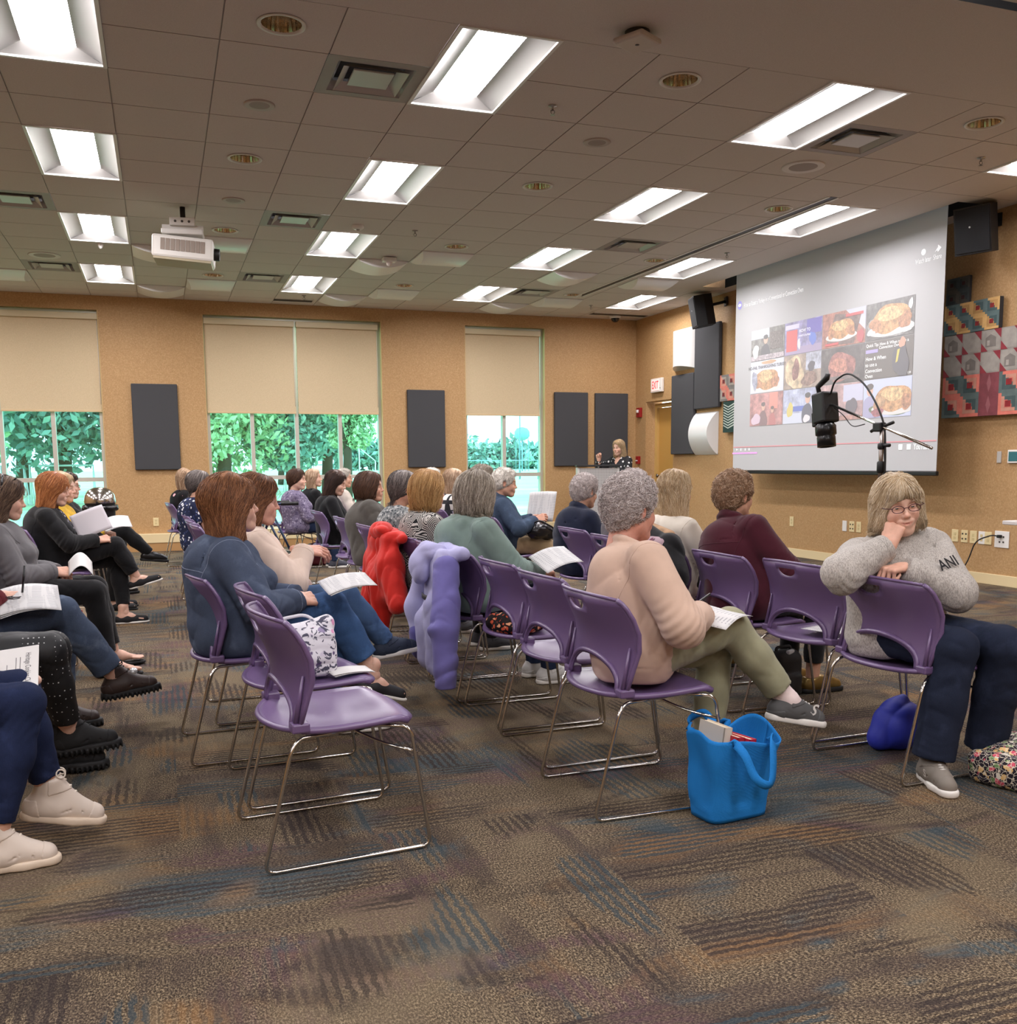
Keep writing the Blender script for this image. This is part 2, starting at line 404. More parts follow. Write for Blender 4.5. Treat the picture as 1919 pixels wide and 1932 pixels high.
def hand_mesh(pose, side, h):
    key = ('hand', pose, side, h)
    if key in _C: return _C[key]
    (c1, c2, c3), th = POSE[pose]; s = Sdf()
    for i, (y, L, r) in enumerate(FING):
        k = A(.084 - .004 * abs(i - 1.2), y, .002)
        s.cap((.0, y * .55, 0), k, .0145, .0108, k=.012)
        p = k; a = 0; j = 1 + .12 * (i - 1)
        for l, c in zip(L, (c1, c2, c3)):
            a += math.radians(c * j); d = A(math.cos(a), (.03 if pose in ('relax', 'flat') else .015) * (1.3 - i) * math.cos(a), -math.sin(a)); q = p + d * l
            s.cap(p, q, r, r * .9, k=.0035); p = q; r *= .9
    b = A(.018, .022, -.006); d1 = nrm(A(.62, .66 - .5 * th, -.25 - .5 * th)); b2 = b + d1 * .044; d2 = nrm(d1 + A(.25, -.55 * th, -.35 * th)); b3 = b2 + d2 * .032; d3 = nrm(d2 + A(.15, -.5 * th, -.2 * th)); b4 = b3 + d3 * .024
    s.cap(b, b2, .0145, .0108, k=.012).cap(b2, b3, .0105, .0095, k=.004).cap(b3, b4, .0095, .008, k=.004)
    s.cap((-.05, 0, 0), (.012, 0, 0), .024, .026, k=.015, side=(0, 0, 1), sq=.75)
    V, F = s.mesh(h)
    if side == 'L': V = V * A(1, -1, 1); F = F[:, ::-1]
    _C[key] = (V, F); return _C[key]
def shoe_parts(kind):
    """toe along +x, ankle over the origin, sole bottom at z=0: list of (part, sdf, h)"""
    def outline(z0, z1, grow=0.0, toe=.182):
        s = Sdf(); zc, hz = (z0 + z1) / 2, (z1 - z0) / 2
        for x0, x1, y0, y1, r0, r1 in ((-.045, .08, 0, -.003, .032, .041), (.08, toe - .035, -.003, .002, .042, .034)):
            s.cap((x0, y0, zc), (x1, y1, zc), r0 + grow, r1 + grow, k=.02)
        s.plane((0, 0, z1), (0, 0, 1), k=.006).plane((0, 0, z0), (0, 0, -1), k=.004); return s
    up = Sdf(); P = []
    if kind in ('sneaker', 'loafer', 'runner', 'hightop', 'boot'):
        hi = {'sneaker': .085, 'runner': .085, 'loafer': .07, 'hightop': .135, 'boot': .14}[kind]; b = .02 if kind != 'boot' else .03
        up.cap((-.04, 0, b + .022), (.03, 0, b + .026), .036, .038, k=.02).cap((.03, 0, b + .026), (.14, .002, b + .012), .040, .031, k=.03)
        up.cap((-.018, 0, .05), (-.016, 0, hi), .036, .036 if hi > .1 else .034, k=.03, flat='b').cap((.0, 0, hi - .012), (.1, 0, .05), .03, .024, k=.03)
        up.plane((0, 0, b - .004), (0, 0, -1)).cap((-.014, 0, hi - .02), (-.01, 0, hi + .08), .028, .03, k=.006, op='s')
        if kind != 'loafer':
            up.torus((.112, 0, b), (1, 0, .35), .045, .0022, .003, 's', sq=(1, .9)).cap((-.05, .045, hi * .72), (.03, .05, b + .012), .0024, k=.003, op='s').cap((-.05, -.045, hi * .72), (.03, -.05, b + .012), .0024, k=.003, op='s').cap((.03, .05, b + .014), (.075, .032, b + .034), .0022, k=.003, op='s').cap((.03, -.05, b + .014), (.075, -.032, b + .034), .0022, k=.003, op='s')
            up.torus((-.012, 0, hi - .004), (.1, 0, 1), .033, .0055, .004)
        P.append(('upper', up, .0038))
        if kind != 'loafer':
            for nm, cuts in (('toe_cap', [((.118, 0, 0), (-1, 0, .25))]), ('heel_counter', [((-.012, 0, 0), (1, 0, .35)), ((0, 0, hi * .62), (-.25, 0, 1))]), ('eyestay', [((.0, 0, b + .042 + (.03 if hi > .1 else 0)), (.35, 0, -1)), ((.085, 0, 0), (1, 0, .2)), ((.006, 0, 0), (-1, 0, -.15))])):
                ov = Sdf(); ov.ops = list(up.ops); ov.disp = None
                ov.ops = [(o[0], o[1], o[2], o[3], o[4]) for o in up.ops if not (o[4] == 's' and o[3] == .003)]
                base = Sdf(); base.ops = ov.ops; sh = Sdf(); sh._a(lambda P_, B_=base: B_.at(P_) - .0022, A(-.09, -.06, 0), A(.2, .06, .19), .002, 'u')
                for p_, n_ in cuts: sh.plane(p_, n_, k=.002)
                P.append((nm, sh, .0036))
        so = outline(0, b + .006, .003 if kind != 'boot' else .007)
        if kind == 'boot':
            so.disp = lambda V: np.where(V[..., 2] < .016, .004 * np.sign(np.sin(V[..., 0] * 330)), 0)
        P.append(('sole', so, .0045))
        if kind in ('sneaker', 'runner', 'hightop', 'boot'):
            la = Sdf()
            for i in range(5):
                t = i / 4; x = .035 + .055 * t; z = .097 - .017 * t if hi < .1 else hi + .020 - .073 * t
                if hi > .1: x = .012 + .075 * t
                la.cap((x - .006, -.02, z - .006), (x + .006, .0, z + .002), .0042, k=.002).cap((x + .006, 0, z + .002), (x - .004, .02, z - .006), .0042, k=.002)
            z0 = (hi + .024) if hi > .1 else hi + .02
            la.torus((.02, .018, z0 + .002), (.3, .8, .5), .014, .003, k=.002).torus((.02, -.018, z0 + .002), (.3, -.8, .5), .014, .003, k=.002)
            P.append(('laces', la, .003))
    elif kind == 'flat':
        up.cap((-.045, 0, .03), (.02, 0, .03), .036, .037, k=.02).cap((.02, 0, .03), (.142, .002, .022), .039, .032, k=.03)
        up.plane((0, 0, .006), (0, 0, -1)).ell((.005, 0, .085), (.078, .031, .052), k=.004, op='s'); P += [('upper', up, .0045), ('sole', outline(0, .014, .002), .0045)]
    elif kind == 'sandal':
        so = outline(0, .018, .002); st = Sdf()
        st.cap((.115, 0, .03), (.075, .0, .06), .006, k=.006).cap((.075, 0, .06), (.0, .036, .062), .014, .01, k=.006, side=(0, 1, 0), sq=.5).cap((.075, 0, .06), (.0, -.036, .062), .014, .01, k=.006, side=(0, 1, 0), sq=.5).torus((-.015, 0, .068), (.15, 0, 1), .037, .006)
        P += [('strap', st, .004), ('sole', so, .0045)]
    return P
def shoe_mesh(kind):
    if ('shoe', kind) not in _C: _C[('shoe', kind)] = [(n, *s.mesh(h)) for n, s, h in shoe_parts(kind)]
    return _C[('shoe', kind)]
def foot_mesh():
    if 'foot' not in _C:
        s = Sdf(); s.cap((-.035, 0, .036), (.04, 0, .04), .029, .032, k=.02).cap((.04, 0, .04), (.12, 0, .026), .034, .018, k=.03, side=(0, 0, 1), sq=.8).cap((-.015, 0, .05), (-.012, 0, .13), .034, .036, k=.03)
        for y, L, r in ((.022, .165, .0105), (.006, .168, .0085), (-.008, .16, .008), (-.02, .152, .0075), (-.03, .142, .007)): s.cap((.11, y * .9, .024), (L, y, .02), r + .002, r, k=.004)
        _C['foot'] = s.mesh(.004)
    return _C['foot']

def hair_sdf(style, L=.12, vol=1.0, seed=0):
    s = Sdf(); v = vol
    if style == 'short':
        s.ell((-.014, 0, .04), (.103 * v, .085 * v, .092 * v)).ell((-.055, 0, -.008), (.055 * v, .07 * v, .07), k=.03).ell((.03, 0, .09), (.06, .062, .03 * v), k=.03).cap((-.06, 0, -.04), (-.062, 0, -.06), .04, .032, k=.03)
        for y in (1, -1): s.ell((-.02, .06 * y, .01), (.05, .024 * v, .05), k=.02)
        s.ell((.092, 0, -.03), (.062, .066, .098), k=.015, op='s')
        for y in (1, -1): s.ell((-.002, .09 * y, -.01), (.022, .022, .033), k=.012, op='s')
    else:
        s.ell((-.014, 0, .038), (.108 * v, .088 * v, .096 * v)).ell((.03, 0, .085), (.055, .06, .03), k=.03)
        if style == 'bob' and L < .16: s.ell((-.024, 0, -.012), (.108 * v, .098 * v, L + .02), k=.03)
        z = -L; b = .05 + .012 * v
        s.ell((-.045, 0, -.02 - L * .3), (.062 * v, .08 * v, .07 + L * .35), k=.04)
        for y in (1, -1): s.cap((-.005, .066 * y, .02), (-.012 if L < .16 else -.02, (.062 + .008 * v) * y, z + .03), .034 * v, .036 * v, k=.035)
        if L > .16:
            s.cap((-.06, 0, -.05), (-.085, 0, z + .04), .058 * v, .055 * v, k=.04, side=(1, 0, 0), sq=.62)
            for y in (1, -1): s.cap((-.055, .045 * y, -.05), (-.07, .06 * y, z + .045), .045 * v, .036 * v, k=.04, side=(1, 0, 0), sq=.7)
        s.ell((.088, 0, -.045), (.068, .061, .115), k=.02, op='s')
        if style == 'bob': s.plane((0, 0, z), (-.12, 0, -1), k=.02)
    if style == 'short' or L <= .16: s.cap((-.03, 0, -.08), (-.055, 0, -.2), .054, .056, k=.006, op='s')
    return s
def hair_build(style, L, vol, n, seed, curl, h, bangs):
    s = hair_sdf(style, L, vol)
    if bangs:
        s.ell((.068, 0, .058), (.038, .062, .034), k=.02); s.ell((.055, 0, .02), (.04, .066, .03), k=.01, op='u') if bangs > 1 else None
        s.ell((.105, 0, -.05), (.06, .06, .085), k=.01, op='s')
    s.disp = wrinkle(.005 if curl else .003, .035 if curl else .03, seed, (1, 1, 1) if curl else (1, 1, .15))
    V, F = s.mesh(h); r = np.random.RandomState(seed)
    if not n: return V, F
    top = V[V[:, 2] > (-.02 if not curl else -.2)]; P = top[r.randint(0, len(top), n)].copy()
    seg = 9 if not curl else 6; step = ((.15 + L) / seg if not curl else .034 / seg); lift = r.uniform(.0005, .0045, n)[:, None]; stop = r.uniform(-.012, .02, (n, 1)) if L < .16 else r.uniform(-.03, .05, (n, 1))
    pts = [P.copy()]; rd = r.randn(n, 3); wv = r.uniform(0, 6, (n, 3)) * A(1, 1, .3)
    for i in range(seg):
        N = s.grad(P)
        if curl: D = np.cross(N, rd) + .5 * np.sin(i * 1.1 + rd * 9) + .6 * N * (1 - i / seg) * curl
        else:
            D = np.stack([P[:, 0] * .6 - .02 - .03 * (P[:, 2] > 0), P[:, 1] * 1.2, -np.full(n, .1)], 1); D = D + rd * .011 + .022 * np.sin(P[:, 2:3] * 60 + wv) * (P[:, 2:3] < .03) + np.where(P[:, 2:3] < -L * .7, A(0, 0, -.1), 0)
        D = D - N * (D * N).sum(1, keepdims=True) * (.2 if curl else .9); D /= np.linalg.norm(D, axis=1, keepdims=True) + 1e-9
        go = 1.0 if curl else (P[:, 2:3] > -L + stop) * 1.0
        P = P + D * step * go
        if not curl:
            N = s.grad(P); d = s.at(P)[:, None]; w = np.where(P[:, 2:3] < -L + .02, .15, 1.0); P = P - N * (d - lift) * w * go
        pts.append(P.copy())
    S = np.stack(pts, 1); keep = np.ones(n, bool)
    m = seg + 1; rad = (.0009 if not curl else .0012) * (1 - .75 * np.linspace(0, 1, m) ** 2)
    T = np.gradient(S, axis=1); T /= np.linalg.norm(T, axis=2, keepdims=True) + 1e-9; B = np.cross(T, r.randn(n, 1, 3)); B /= np.linalg.norm(B, axis=2, keepdims=True) + 1e-9; Cc = np.cross(T, B)
    tv = np.stack([S + rad[None, :, None] * (math.cos(a) * B + math.sin(a) * Cc) for a in (0, 2.094, 4.189)], 2)  # n,m,3,3
    base = (np.arange(n) * m * 3)[:, None, None] + (np.arange(m - 1) * 3)[None, :, None]; k = np.arange(3)[None, None, :]; k2 = (k + 1) % 3
    Q = np.stack([base + k, base + k2, base + k2 + 3, base + k + 3], -1).reshape(-1, 4)
    return np.concatenate([V, tv.reshape(-1, 3)]), np.concatenate([F, Q + len(V)])
# ------------------------------------------------------------------ people
from mathutils.bvhtree import BVHTree
def skin_mat(rgb):
    key = ('skin', rgb)
    if key in _MC: return _MC[key]
    t = NT('skin'); a = t.n.new('ShaderNodeAttribute'); a.attribute_name = 'tint'; co = t.co(); n = t.noise(co, 60, 4)
    col = t.mix(1.0, t.ramp(n.outputs[0], [(.3, tuple(x * .88 for x in lin(*rgb)[:3]) + (1,)), (.7, lin(*rgb))]), a.outputs[0], 'MULTIPLY')
    t.bump(t.noise(co, 400, 2).outputs[0], .12, .002)
    _MC[key] = t.out(col, .48, spec=.4, Subsurface_Weight=.12, Subsurface_Radius=(.012, .005, .003), Subsurface_Scale=.5); return _MC[key]
def add_tint(me, C):
    a = me.color_attributes.new('tint', 'FLOAT_COLOR', 'POINT'); a.data.foreach_set('color', np.concatenate([C, np.ones((len(C), 1))], 1).astype(np.float32).ravel())
def merge(parts):
    V = []; F = []; C = []; b = 0
    for p in parts:
        v, f = p[0], p[1]; V.append(v); F.append(f + b); C.append(p[2] if len(p) > 2 else np.ones((len(v), 3))); b += len(v)
    return np.concatenate(V), np.concatenate(F), np.concatenate(C)
def rotm(z=0, y=0, x=0):
    return np.array(Matrix.Rotation(math.radians(z), 3, 'Z') @ Matrix.Rotation(math.radians(y), 3, 'Y') @ Matrix.Rotation(math.radians(x), 3, 'X'))
EYEW = plain((225, 215, 205), .2, name='eye_white'); EYEI = plain((62, 70, 66), .15, name='iris'); EYEP = plain((8, 8, 8), .1, name='pupil')
def eye_mesh():
    if 'eye' not in _C:
        me = bpy.data.meshes.new('eye'); bm = bmesh.new(); bmesh.ops.create_uvsphere(bm, u_segments=20, v_segments=16, radius=1, matrix=Matrix.Rotation(PI / 2, 4, 'Y'))
        for f in bm.faces:
            c = f.calc_center_median(); r = math.hypot(c.y, c.z); f.material_index = 0 if c.x < 0 or r > .5 else (1 if r > .24 else 2); f.smooth = True
        bm.to_mesh(me); bm.free()
        for m in (EYEW, EYEI, EYEP): me.materials.append(m)
        _C['eye'] = me
    return _C['eye']
HAIRS = {}
def person(label, loc, yaw, lod=1, lean=0, side=0, twist=0, head=(0, 0, 0), w=1.0, sc=1.0, skin=(214, 165, 140), top=None, inner=None, pants=None, legs=None, hands=None, shoes=None, hair=None, glasses=None, face=True, group=None, seat=.50, stand=False, hdx=(0, 0, 0), grin=0):
    """origin on the floor under the hips; x forward, y to the person's left"""
    root = thing('person', label, 'person', (loc[0], loc[1], loc[2] if len(loc) > 2 else 0), math.radians(yaw), group)
    root.scale = (sc,) * 3
    h = {0: .0064, 1: .0105, 2: .014}[lod]; sk = skin_mat(skin)
    Rt = rotm(twist, lean, side); pel = A(0, 0, seat); T = lambda x, y, z: pel + Rt @ A(x, y, z * .945 if z > 0 else z)
    neck = pel + Rt @ A(-.01, 0, .412); Rh = rotm(*head); hc = neck + Rt @ A(.028, 0, .02) + Rh @ A(.012, 0, .115) + A(*hdx); hs = .96
    HT = lambda V: hc + (np.asarray(V) * hs) @ Rh.T
    sh = .158 + .02 * (w - 1)
    hd = {'L': dict(w=(.27, .06, .585), d=(.5, -.8, -.1), u=(.1, .1, 1), p='relax', e=(-.3, .8, -.6)), 'R': dict(w=(.26, -.07, .60), d=(.5, .8, -.1), u=(.1, -.1, 1), p='relax', e=(-.3, -.8, -.6))}
    for s_, v in (hands or {}).items(): hd[s_].update(v)
    lg = {'L': dict(k=(.42, .10, .485), a=(.40, .10, .085), t=(1, .1, 0), u=(0, 0, 1)), 'R': dict(k=(.42, -.10, .485), a=(.40, -.10, .085), t=(1, -.1, 0), u=(0, 0, 1))}
    for s_, v in (legs or {}).items(): lg[s_].update(v)
    arms = {}
    for s_, y in (('L', 1), ('R', -1)):
        S = T(-.005, sh * y, .365); E, W = ik(S, hd[s_]['w'], *hd[s_].get('l', (.262, .235)), hd[s_]['e']); arms[s_] = (S, E, W)
    hips = {'L': A(.0, .085, seat + .005), 'R': A(.0, -.085, seat + .005)}
    # --- body: one mesh (torso, limbs, hands, feet, neck, head)
    b = Sdf(); wb = w
    b.ell(T(0, 0, .27), (.105 * wb, .14 * wb, .15), R=Rt).ell(T(.015 * wb, 0, .12), (.108 * wb, .14 * wb, .13), R=Rt, k=.04).ell(T(0, 0, .02), (.112 * wb, .155 * wb, .1), R=Rt, k=.04)
    b.cap(T(-.01, .11, .365), T(-.01, -.11, .365), .045, k=.03).cap(T(-.015, 0, .33), HT((-.04, 0, -.12)), .05, .045, k=.03)
    for s_ in 'LR':
        S, E, W = arms[s_]; aw = .8 + .2 * w; b.cap(S, E, .043 * aw, .036 * aw, k=.025).cap(E, W, .037 * aw, .023, k=.012)
        K, N = A(*lg[s_]['k']), A(*lg[s_]['a']); b.cap(hips[s_], K, .072 * w, .05, k=.03).cap(K, N + (K - N) * .45, .05, .048, k=.015).cap(N + (K - N) * .55, N, .048, .034, k=.02)
    parts = [b.mesh(max(h, .011))]
    V, F, C = head_mesh(.0034 if lod == 0 else .005)
    if grin:
        V = V.copy(); f = V[:, 0] > .06; g = np.exp(-((np.abs(V[:, 1]) - .026) / .011) ** 2 - ((V[:, 2] + .065) / .012) ** 2) * f; V[:, 2] += .0075 * grin * g; V[:, 1] += .004 * grin * g * np.sign(V[:, 1])
        g = np.exp(-((np.abs(V[:, 1]) - .038) / .016) ** 2 - ((V[:, 2] + .032) / .016) ** 2) * f; V[:, 0] += .004 * grin * g; V[:, 2] += .003 * grin * g
    parts.append((HT(V), F, C))
    fk = shoes.get('kind') if shoes else None
    for s_, y in (('L', 1), ('R', -1)):
        V, F = hand_mesh(hd[s_]['p'], s_, .003 if lod == 0 else .0042); M = frame(hd[s_]['d'], hd[s_]['u']); S, E, W = arms[s_]
        parts.append((W + (V * .97) @ M.T, F, np.ones((len(V), 3)) * A(1.0, .93, .9)))
        if fk in ('sandal', 'flat'):
            V, F = foot_mesh(); M = frame(lg[s_]['t'], lg[s_]['u']); V = V * A(1, y, 1); F = F if y > 0 else F[:, ::-1]
            parts.append((A(*lg[s_]['a']) - M[:, 2] * .083 + (V * (A(.93, .9, .92) if fk == 'flat' else A(1, 1, 1)) + A(0, 0, .013 if fk == 'flat' else .016)) @ M.T, F))
    V, F, C = merge(parts); me = mesh_np('body', V, F); add_tint(me, C); obj('body', me, sk, root)
    # --- clothes
    def torso(s, bk, bust=True, low=.0):
        s.ell(T(-.004, 0, .265), (.118 * w + bk, .152 * w + bk, .165), R=Rt).ell(T(.02 * w, 0, .12), (.126 * w + bk, .152 * w + bk, .14), R=Rt, k=.05).ell(T(.01, 0, .0), (.135 * w + bk, .172 * w + bk, .12 + low), R=Rt, k=.05)
        s.ell(T(-.045 * w, 0, .25), (.07 * w + bk, .135 * w + bk, .17), k=.05, R=Rt)
        s.cap(T(-.07 * w, 0, .33), T(-.06 * w, 0, .08), .07 + bk, k=.07)
        if bk > .006: s.cap(T(-.015, 0, .27), T(.012, 0, .03), .142 * w + bk, .156 * w + bk, k=.04, side=Rt[:, 0], sq=.8)
        s.cap(T(-.01, .118, .36), T(-.01, -.118, .36), .05 + bk * .6, k=.04)
        for y in (1, -1): s.cap(T(-.015, .03 * y, .40), T(-.01, .12 * y, .37), .045 + bk * .3, .048 + bk * .5, k=.03)
        if bust:
            for y in (1, -1): s.ell(T(.085 * w, .066 * y, .24), (.06 * w + bk, .07 * w, .07), k=.035, R=Rt)
    def garment(name, g, inner_=False):
        bk = g.get('bk', .008); s = Sdf(); torso(s, bk, low=.03 if g.get('hem', 0) < -.08 else 0)
        hem = g.get('hem', -.07); s.plane(T(0, 0, hem), -Rt[:, 2], pel - .6, pel + A(.6, .6, .3))
        if not stand: s.plane((0, 0, .418), (0, 0, -1), (-.5, -.5, .1), (.5, .5, .6), k=.025)
        nk = g.get('neck', .062); s.cap(T(.004, 0, .37), HT((-.03, 0, -.02)), nk, nk - .004, k=.01, op='s')
        if g.get('vneck'): s.cap(T(.17, 0, .40 - g['vneck']), T(.05, 0, .42), .012, .06, k=.01, op='s')
        if g.get('open'):
            o = g['open']; s.box(T(.25, 0, .12), (.22, o, .42), .02, .02, 's', R=Rt)
        if g.get('offsh'): s.cap(T(0, .25, .42), T(0, -.25, .42), .085, k=.02, op='s')
        col = g.get('collar')
        if col == 'crew': s.torus(T(-.004, 0, .440), Rt @ A(.32, 0, 1), .064, .0125, .003, sq=(1, 1.05))
        elif col == 'shirt':
            s.torus(T(-.008, 0, .447), Rt @ A(.45, 0, 1), .067, .015, .005, sq=(1, 1.08)); s.torus(T(-.010, 0, .466), Rt @ A(.5, 0, 1), .061, .009, .01)
            if not g.get('open'): pass
        elif col == 'hood':
            s.torus(T(-.02, 0, .405), Rt @ A(.5, 0, 1), .082, .030, .02, sq=(1, 1.15)); s.ell(T(-.145, 0, .345), (.065, .12, .10), k=.03, R=Rt); s.ell(T(-.165, 0, .28), (.045, .075, .07), k=.025, R=Rt); s.cap(T(-.10, .1, .41), T(-.17, .02, .25), .03, .022, k=.015).cap(T(-.10, -.1, .41), T(-.17, -.02, .25), .03, .022, k=.015)
        elif col == 'scarf': s.torus(T(.0, 0, .41), Rt @ A(.3, 0, 1), .07, .025, .01)
        sl = g.get('sleeve', 1.0)
        for s_ in 'LR':
            S, E, W = arms[s_]; aw = .8 + .2 * w; r0 = .052 * aw + bk + g.get('slv', 0)
            if sl <= .5: s.cap(S, S + (E - S) * (sl * 2), r0, (.05 * aw + bk * 1.2), k=.03, flat='b')
            else:
                t = (sl - .5) * 2; e2 = E + (W - E) * min(t, 1.0) * .97; s.cap(S, E, r0, .045 * aw + bk + g.get('slv', 0), k=.022)
                s.cap(E, e2, .045 * aw + bk + g.get('slv', 0), (.036 if g.get('cuff') else .034) + bk * .8, k=.02, flat='b')
                if g.get('cuff'): s.torus(e2 - nrm(W - E) * .02, W - E, .034 + bk * .7, .006, .006)
        for s_ in 'LR':
            S, E, W = arms[s_]; y = 1 if s_ == 'L' else -1; s.torus(T(-.004, .128 * y * (.6 + .4 * w), .33), Rt @ A(.0, y, .28), .088 + bk * .8, .0028, .004, 's')
        if g.get('collar') == 'shirt':
            s.cap(T(-.2, .2, .31), T(-.2, -.2, .31), .001, k=.003, op='s') if False else None
            s.torus(T(0, 0, .315), Rt @ A(.06, 0, 1), .15 * w + bk, .003, .004, 's', sq=(.86, 1.12))
        if hem > -.15 and not g.get('open'): s.torus(T(.012, 0, max(hem + .045, -.03)), Rt[:, 2], .155 * w + bk, .003, .004, 's', sq=(.93, 1.1))
        s.disp = wrinkle(g.get('wr', .0068), g.get('wl', .10), int(abs(loc[0] * 100 + loc[1] * 37)), (1, 1, .8), [] if inner_ else [(arms[q][1], nrm(arms[q][2] - arms[q][0]), .09, .0045) for q in 'LR' if sl > .6] + [(T(.1, 0, .03), Rt[:, 2], .12, .003)])
        V, F = s.mesh(g.get('h', h)); go = obj(name, mesh_np(name, V, F), g['m'], root, g.get('label'))
        if lod == 0 and not inner_:
            bv = BVHTree.FromPolygons([Vector(v) for v in V], F.tolist()); run = []
            def flush():
                if len(run) > 3: MB().tube(run, .0017, 5).build('seam', g.get('sm') or g['m'], root)
                run.clear()
            def put(hit):
                if hit is None: return flush()
                if run and np.linalg.norm(A(*hit) - run[-1]) > .05: flush()
                run.append(A(*hit))
            for s_ in 'LR':
                S, E, W = arms[s_]; y = 1 if s_ == 'L' else -1; ax = nrm(nrm(E - S) * .55 + Rt @ A(0, y, 0)); c = S + (E - S) * .12 - Rt @ A(0, .012 * y, 0)
                for cc, aa, rad in ((c, ax, .2), (E + (W - E) * .84, nrm(W - E), .12)):
                    if sl < .95 and rad < .2: continue
                    u = nrm(np.cross(aa, A(.3, .2, 1))); v = np.cross(aa, u)
                    for k in range(41):
                        d = math.cos(k * PI / 20) * u + math.sin(k * PI / 20) * v; h_ = bv.ray_cast(Vector(cc + d * rad), Vector(-d), rad - .02); put(h_[0])
                    flush()
            for zz in ((.30,) if col == 'shirt' else ()):
                for y in np.linspace(-.17, .17, 25): h_ = bv.ray_cast(Vector(T(-.5, y, zz + .012 * math.cos(y * 9))), Vector(Rt[:, 0]), .6); put(h_[0])
                flush()
        return go
    if inner: garment(inner.get('name', 'shirt'), dict(dict(bk=.001, wr=.002), **inner))
    tp = garment(top.get('name', 'sweater'), top) if top else None
    if pants:
        s = Sdf(); bk = pants.get('bk', .004)
        s.ell((.01, 0, seat + .02), (.135 * w + bk, .168 * w + bk, .105)).ell((.03 * w, 0, seat + .1), (.115 * w, .145 * w, .08), k=.05)
        for s_ in 'LR':
            K, N = A(*lg[s_]['k']), A(*lg[s_]['a']); e = pants.get('end', 0.0); Hh = hips[s_]
            q = N + (K - N) * e + (0 if e > .02 else 0) * K; rk = pants.get('rk', .064) + bk; ra = pants.get('ra', .048)
            s.cap(Hh, K, .082 * min(w, 1.12) + bk, rk, k=.035).cap(K, K + (q - K) * .5, rk * .96, (.056 + bk + ra) / 2 + .006, k=.02).cap(K + (q - K) * .45, q, (.056 + bk + ra) / 2 + .006, ra, k=.02, flat='b')
            s.cap(N + (K - N) * (e - .02), N + (K - N) * (e - .6), ra * .9, ra * .9, k=.004, op='s') if False else None
        s.plane((0, 0, .424), (0, 0, -1), (-.3, -.3, .2), (.22, .3, .5), k=.02) if not stand else None
        f1, f2 = wrinkle(pants.get('wr', .004), .07, int(abs(loc[1] * 100)), (.6, 1, 1), [(A(*lg[q]['k']) - A(.06, 0, .05), nrm(A(*lg[q]['a']) - A(*hips[q])), .09, .003) for q in 'LR'] + [(hips[q] + A(.12, 0, .06), A(.8, 0, .5), .07, .0035) for q in 'LR'] + [(A(*lg[q]['a']) + A(0, 0, .05), A(0, 0, 1), .07, .002) for q in 'LR']), None
        s.disp = f1
        V, F = s.mesh(h); po = obj(pants.get('name', 'trousers'), mesh_np('trousers', V, F), pants['m'], root, pants.get('label'))
    if pants and pants.get('sock'):
        for s_ in 'LR':
            K, N = A(*lg[s_]['k']), A(*lg[s_]['a']); s = Sdf(); s.cap(N + (K - N) * .45, N, .046, .040, k=.01).cap(N, N + nrm(lg[s_]['t']) * .05 - A(*lg[s_]['u']) * .02, .040, .034, k=.02)
            V, F = s.mesh(.007); obj('sock', mesh_np('sock', V, F), pants['sock'], root)
    if shoes:
        for s_, y in (('L', 1), ('R', -1)):
            M = frame(lg[s_]['t'], lg[s_]['u']); o0 = A(*lg[s_]['a']) - M[:, 2] * .083; sh_o = None
            for n, V, F in shoe_mesh(fk):
                V = o0 + (V * A(1, y, 1)) @ M.T; F2 = F if y > 0 else F[:, ::-1]
                if sh_o is None: sh_o = obj('shoe' if fk not in ('sandal', 'boot') else fk, mesh_np('shoe', V, F2), shoes['m'], root)
                else: obj(n, mesh_np(n, V, F2), shoes.get(n) or shoes['m'], sh_o)
    if hair:
        n = {0: 2600, 1: 1100, 2: 420}[lod] if hair.get('n') is None else hair['n']
        key = (hair.get('style', 'bob'), hair.get('L', .12), hair.get('vol', 1.0), n, hair.get('curl', 0), lod, hair.get('bangs', 0))
        if key not in HAIRS: HAIRS[key] = hair_build(key[0], key[1], key[2], n, len(HAIRS) + 3, key[4], .0048 if lod == 0 else .007, key[6])
        V, F = HAIRS[key]; obj('hair', mesh_np('hair', HT(V), F), hair['m'], root)
    if face and lod < 2:
        for y in (1, -1):
            e = obj('eye', eye_mesh(), None, root); e.matrix_local = Matrix.Translation(Vector(HT((.0752, .0315 * y, -.002)))) @ Matrix(Rh.tolist()).to_4x4() @ Matrix.Diagonal((.0127 * hs, .0128 * hs, .0066 * hs, 1))
    if glasses:
        m = MB()
        for y in (1, -1):
            rim = [HT((.104 + .004 * math.cos(a), .033 * y + .0235 * math.cos(a) * (1 if abs(math.cos(a)) < .8 else .97), -.004 + .0145 * math.sin(a))) for a in np.linspace(0, 2 * PI, 20)[:-1]]
            m.tube(rim, .0016, 6, closed=True); m.tube([HT((.104, .056 * y, .002)), HT((.085, .079 * y, .004)), HT((0, .084 * y, .004)), HT((-.015, .082 * y, -.012))], .0017, 6)
        m.tube([HT((.108, .010, -.001)), HT((.111, 0, .001)), HT((.108, -.010, -.001))], .0016, 6); m.build('glasses', glasses, root)
    return root, dict(T=T, HT=HT, arms=arms, Rt=Rt, hc=hc)
# ------------------------------------------------------------------ the room (metres; camera at the origin of x,y)
XW, YW, ZC, TL = 7.63, 14.94, 3.58, .6096
XL, YN = -6.3, -3.6                      # unseen left and near walls
TX = lambda i: -.1827 + TL * i
TY = lambda j: 5.3325 + TL * j
def struct(o, label=None): o['kind'] = 'structure'; return o

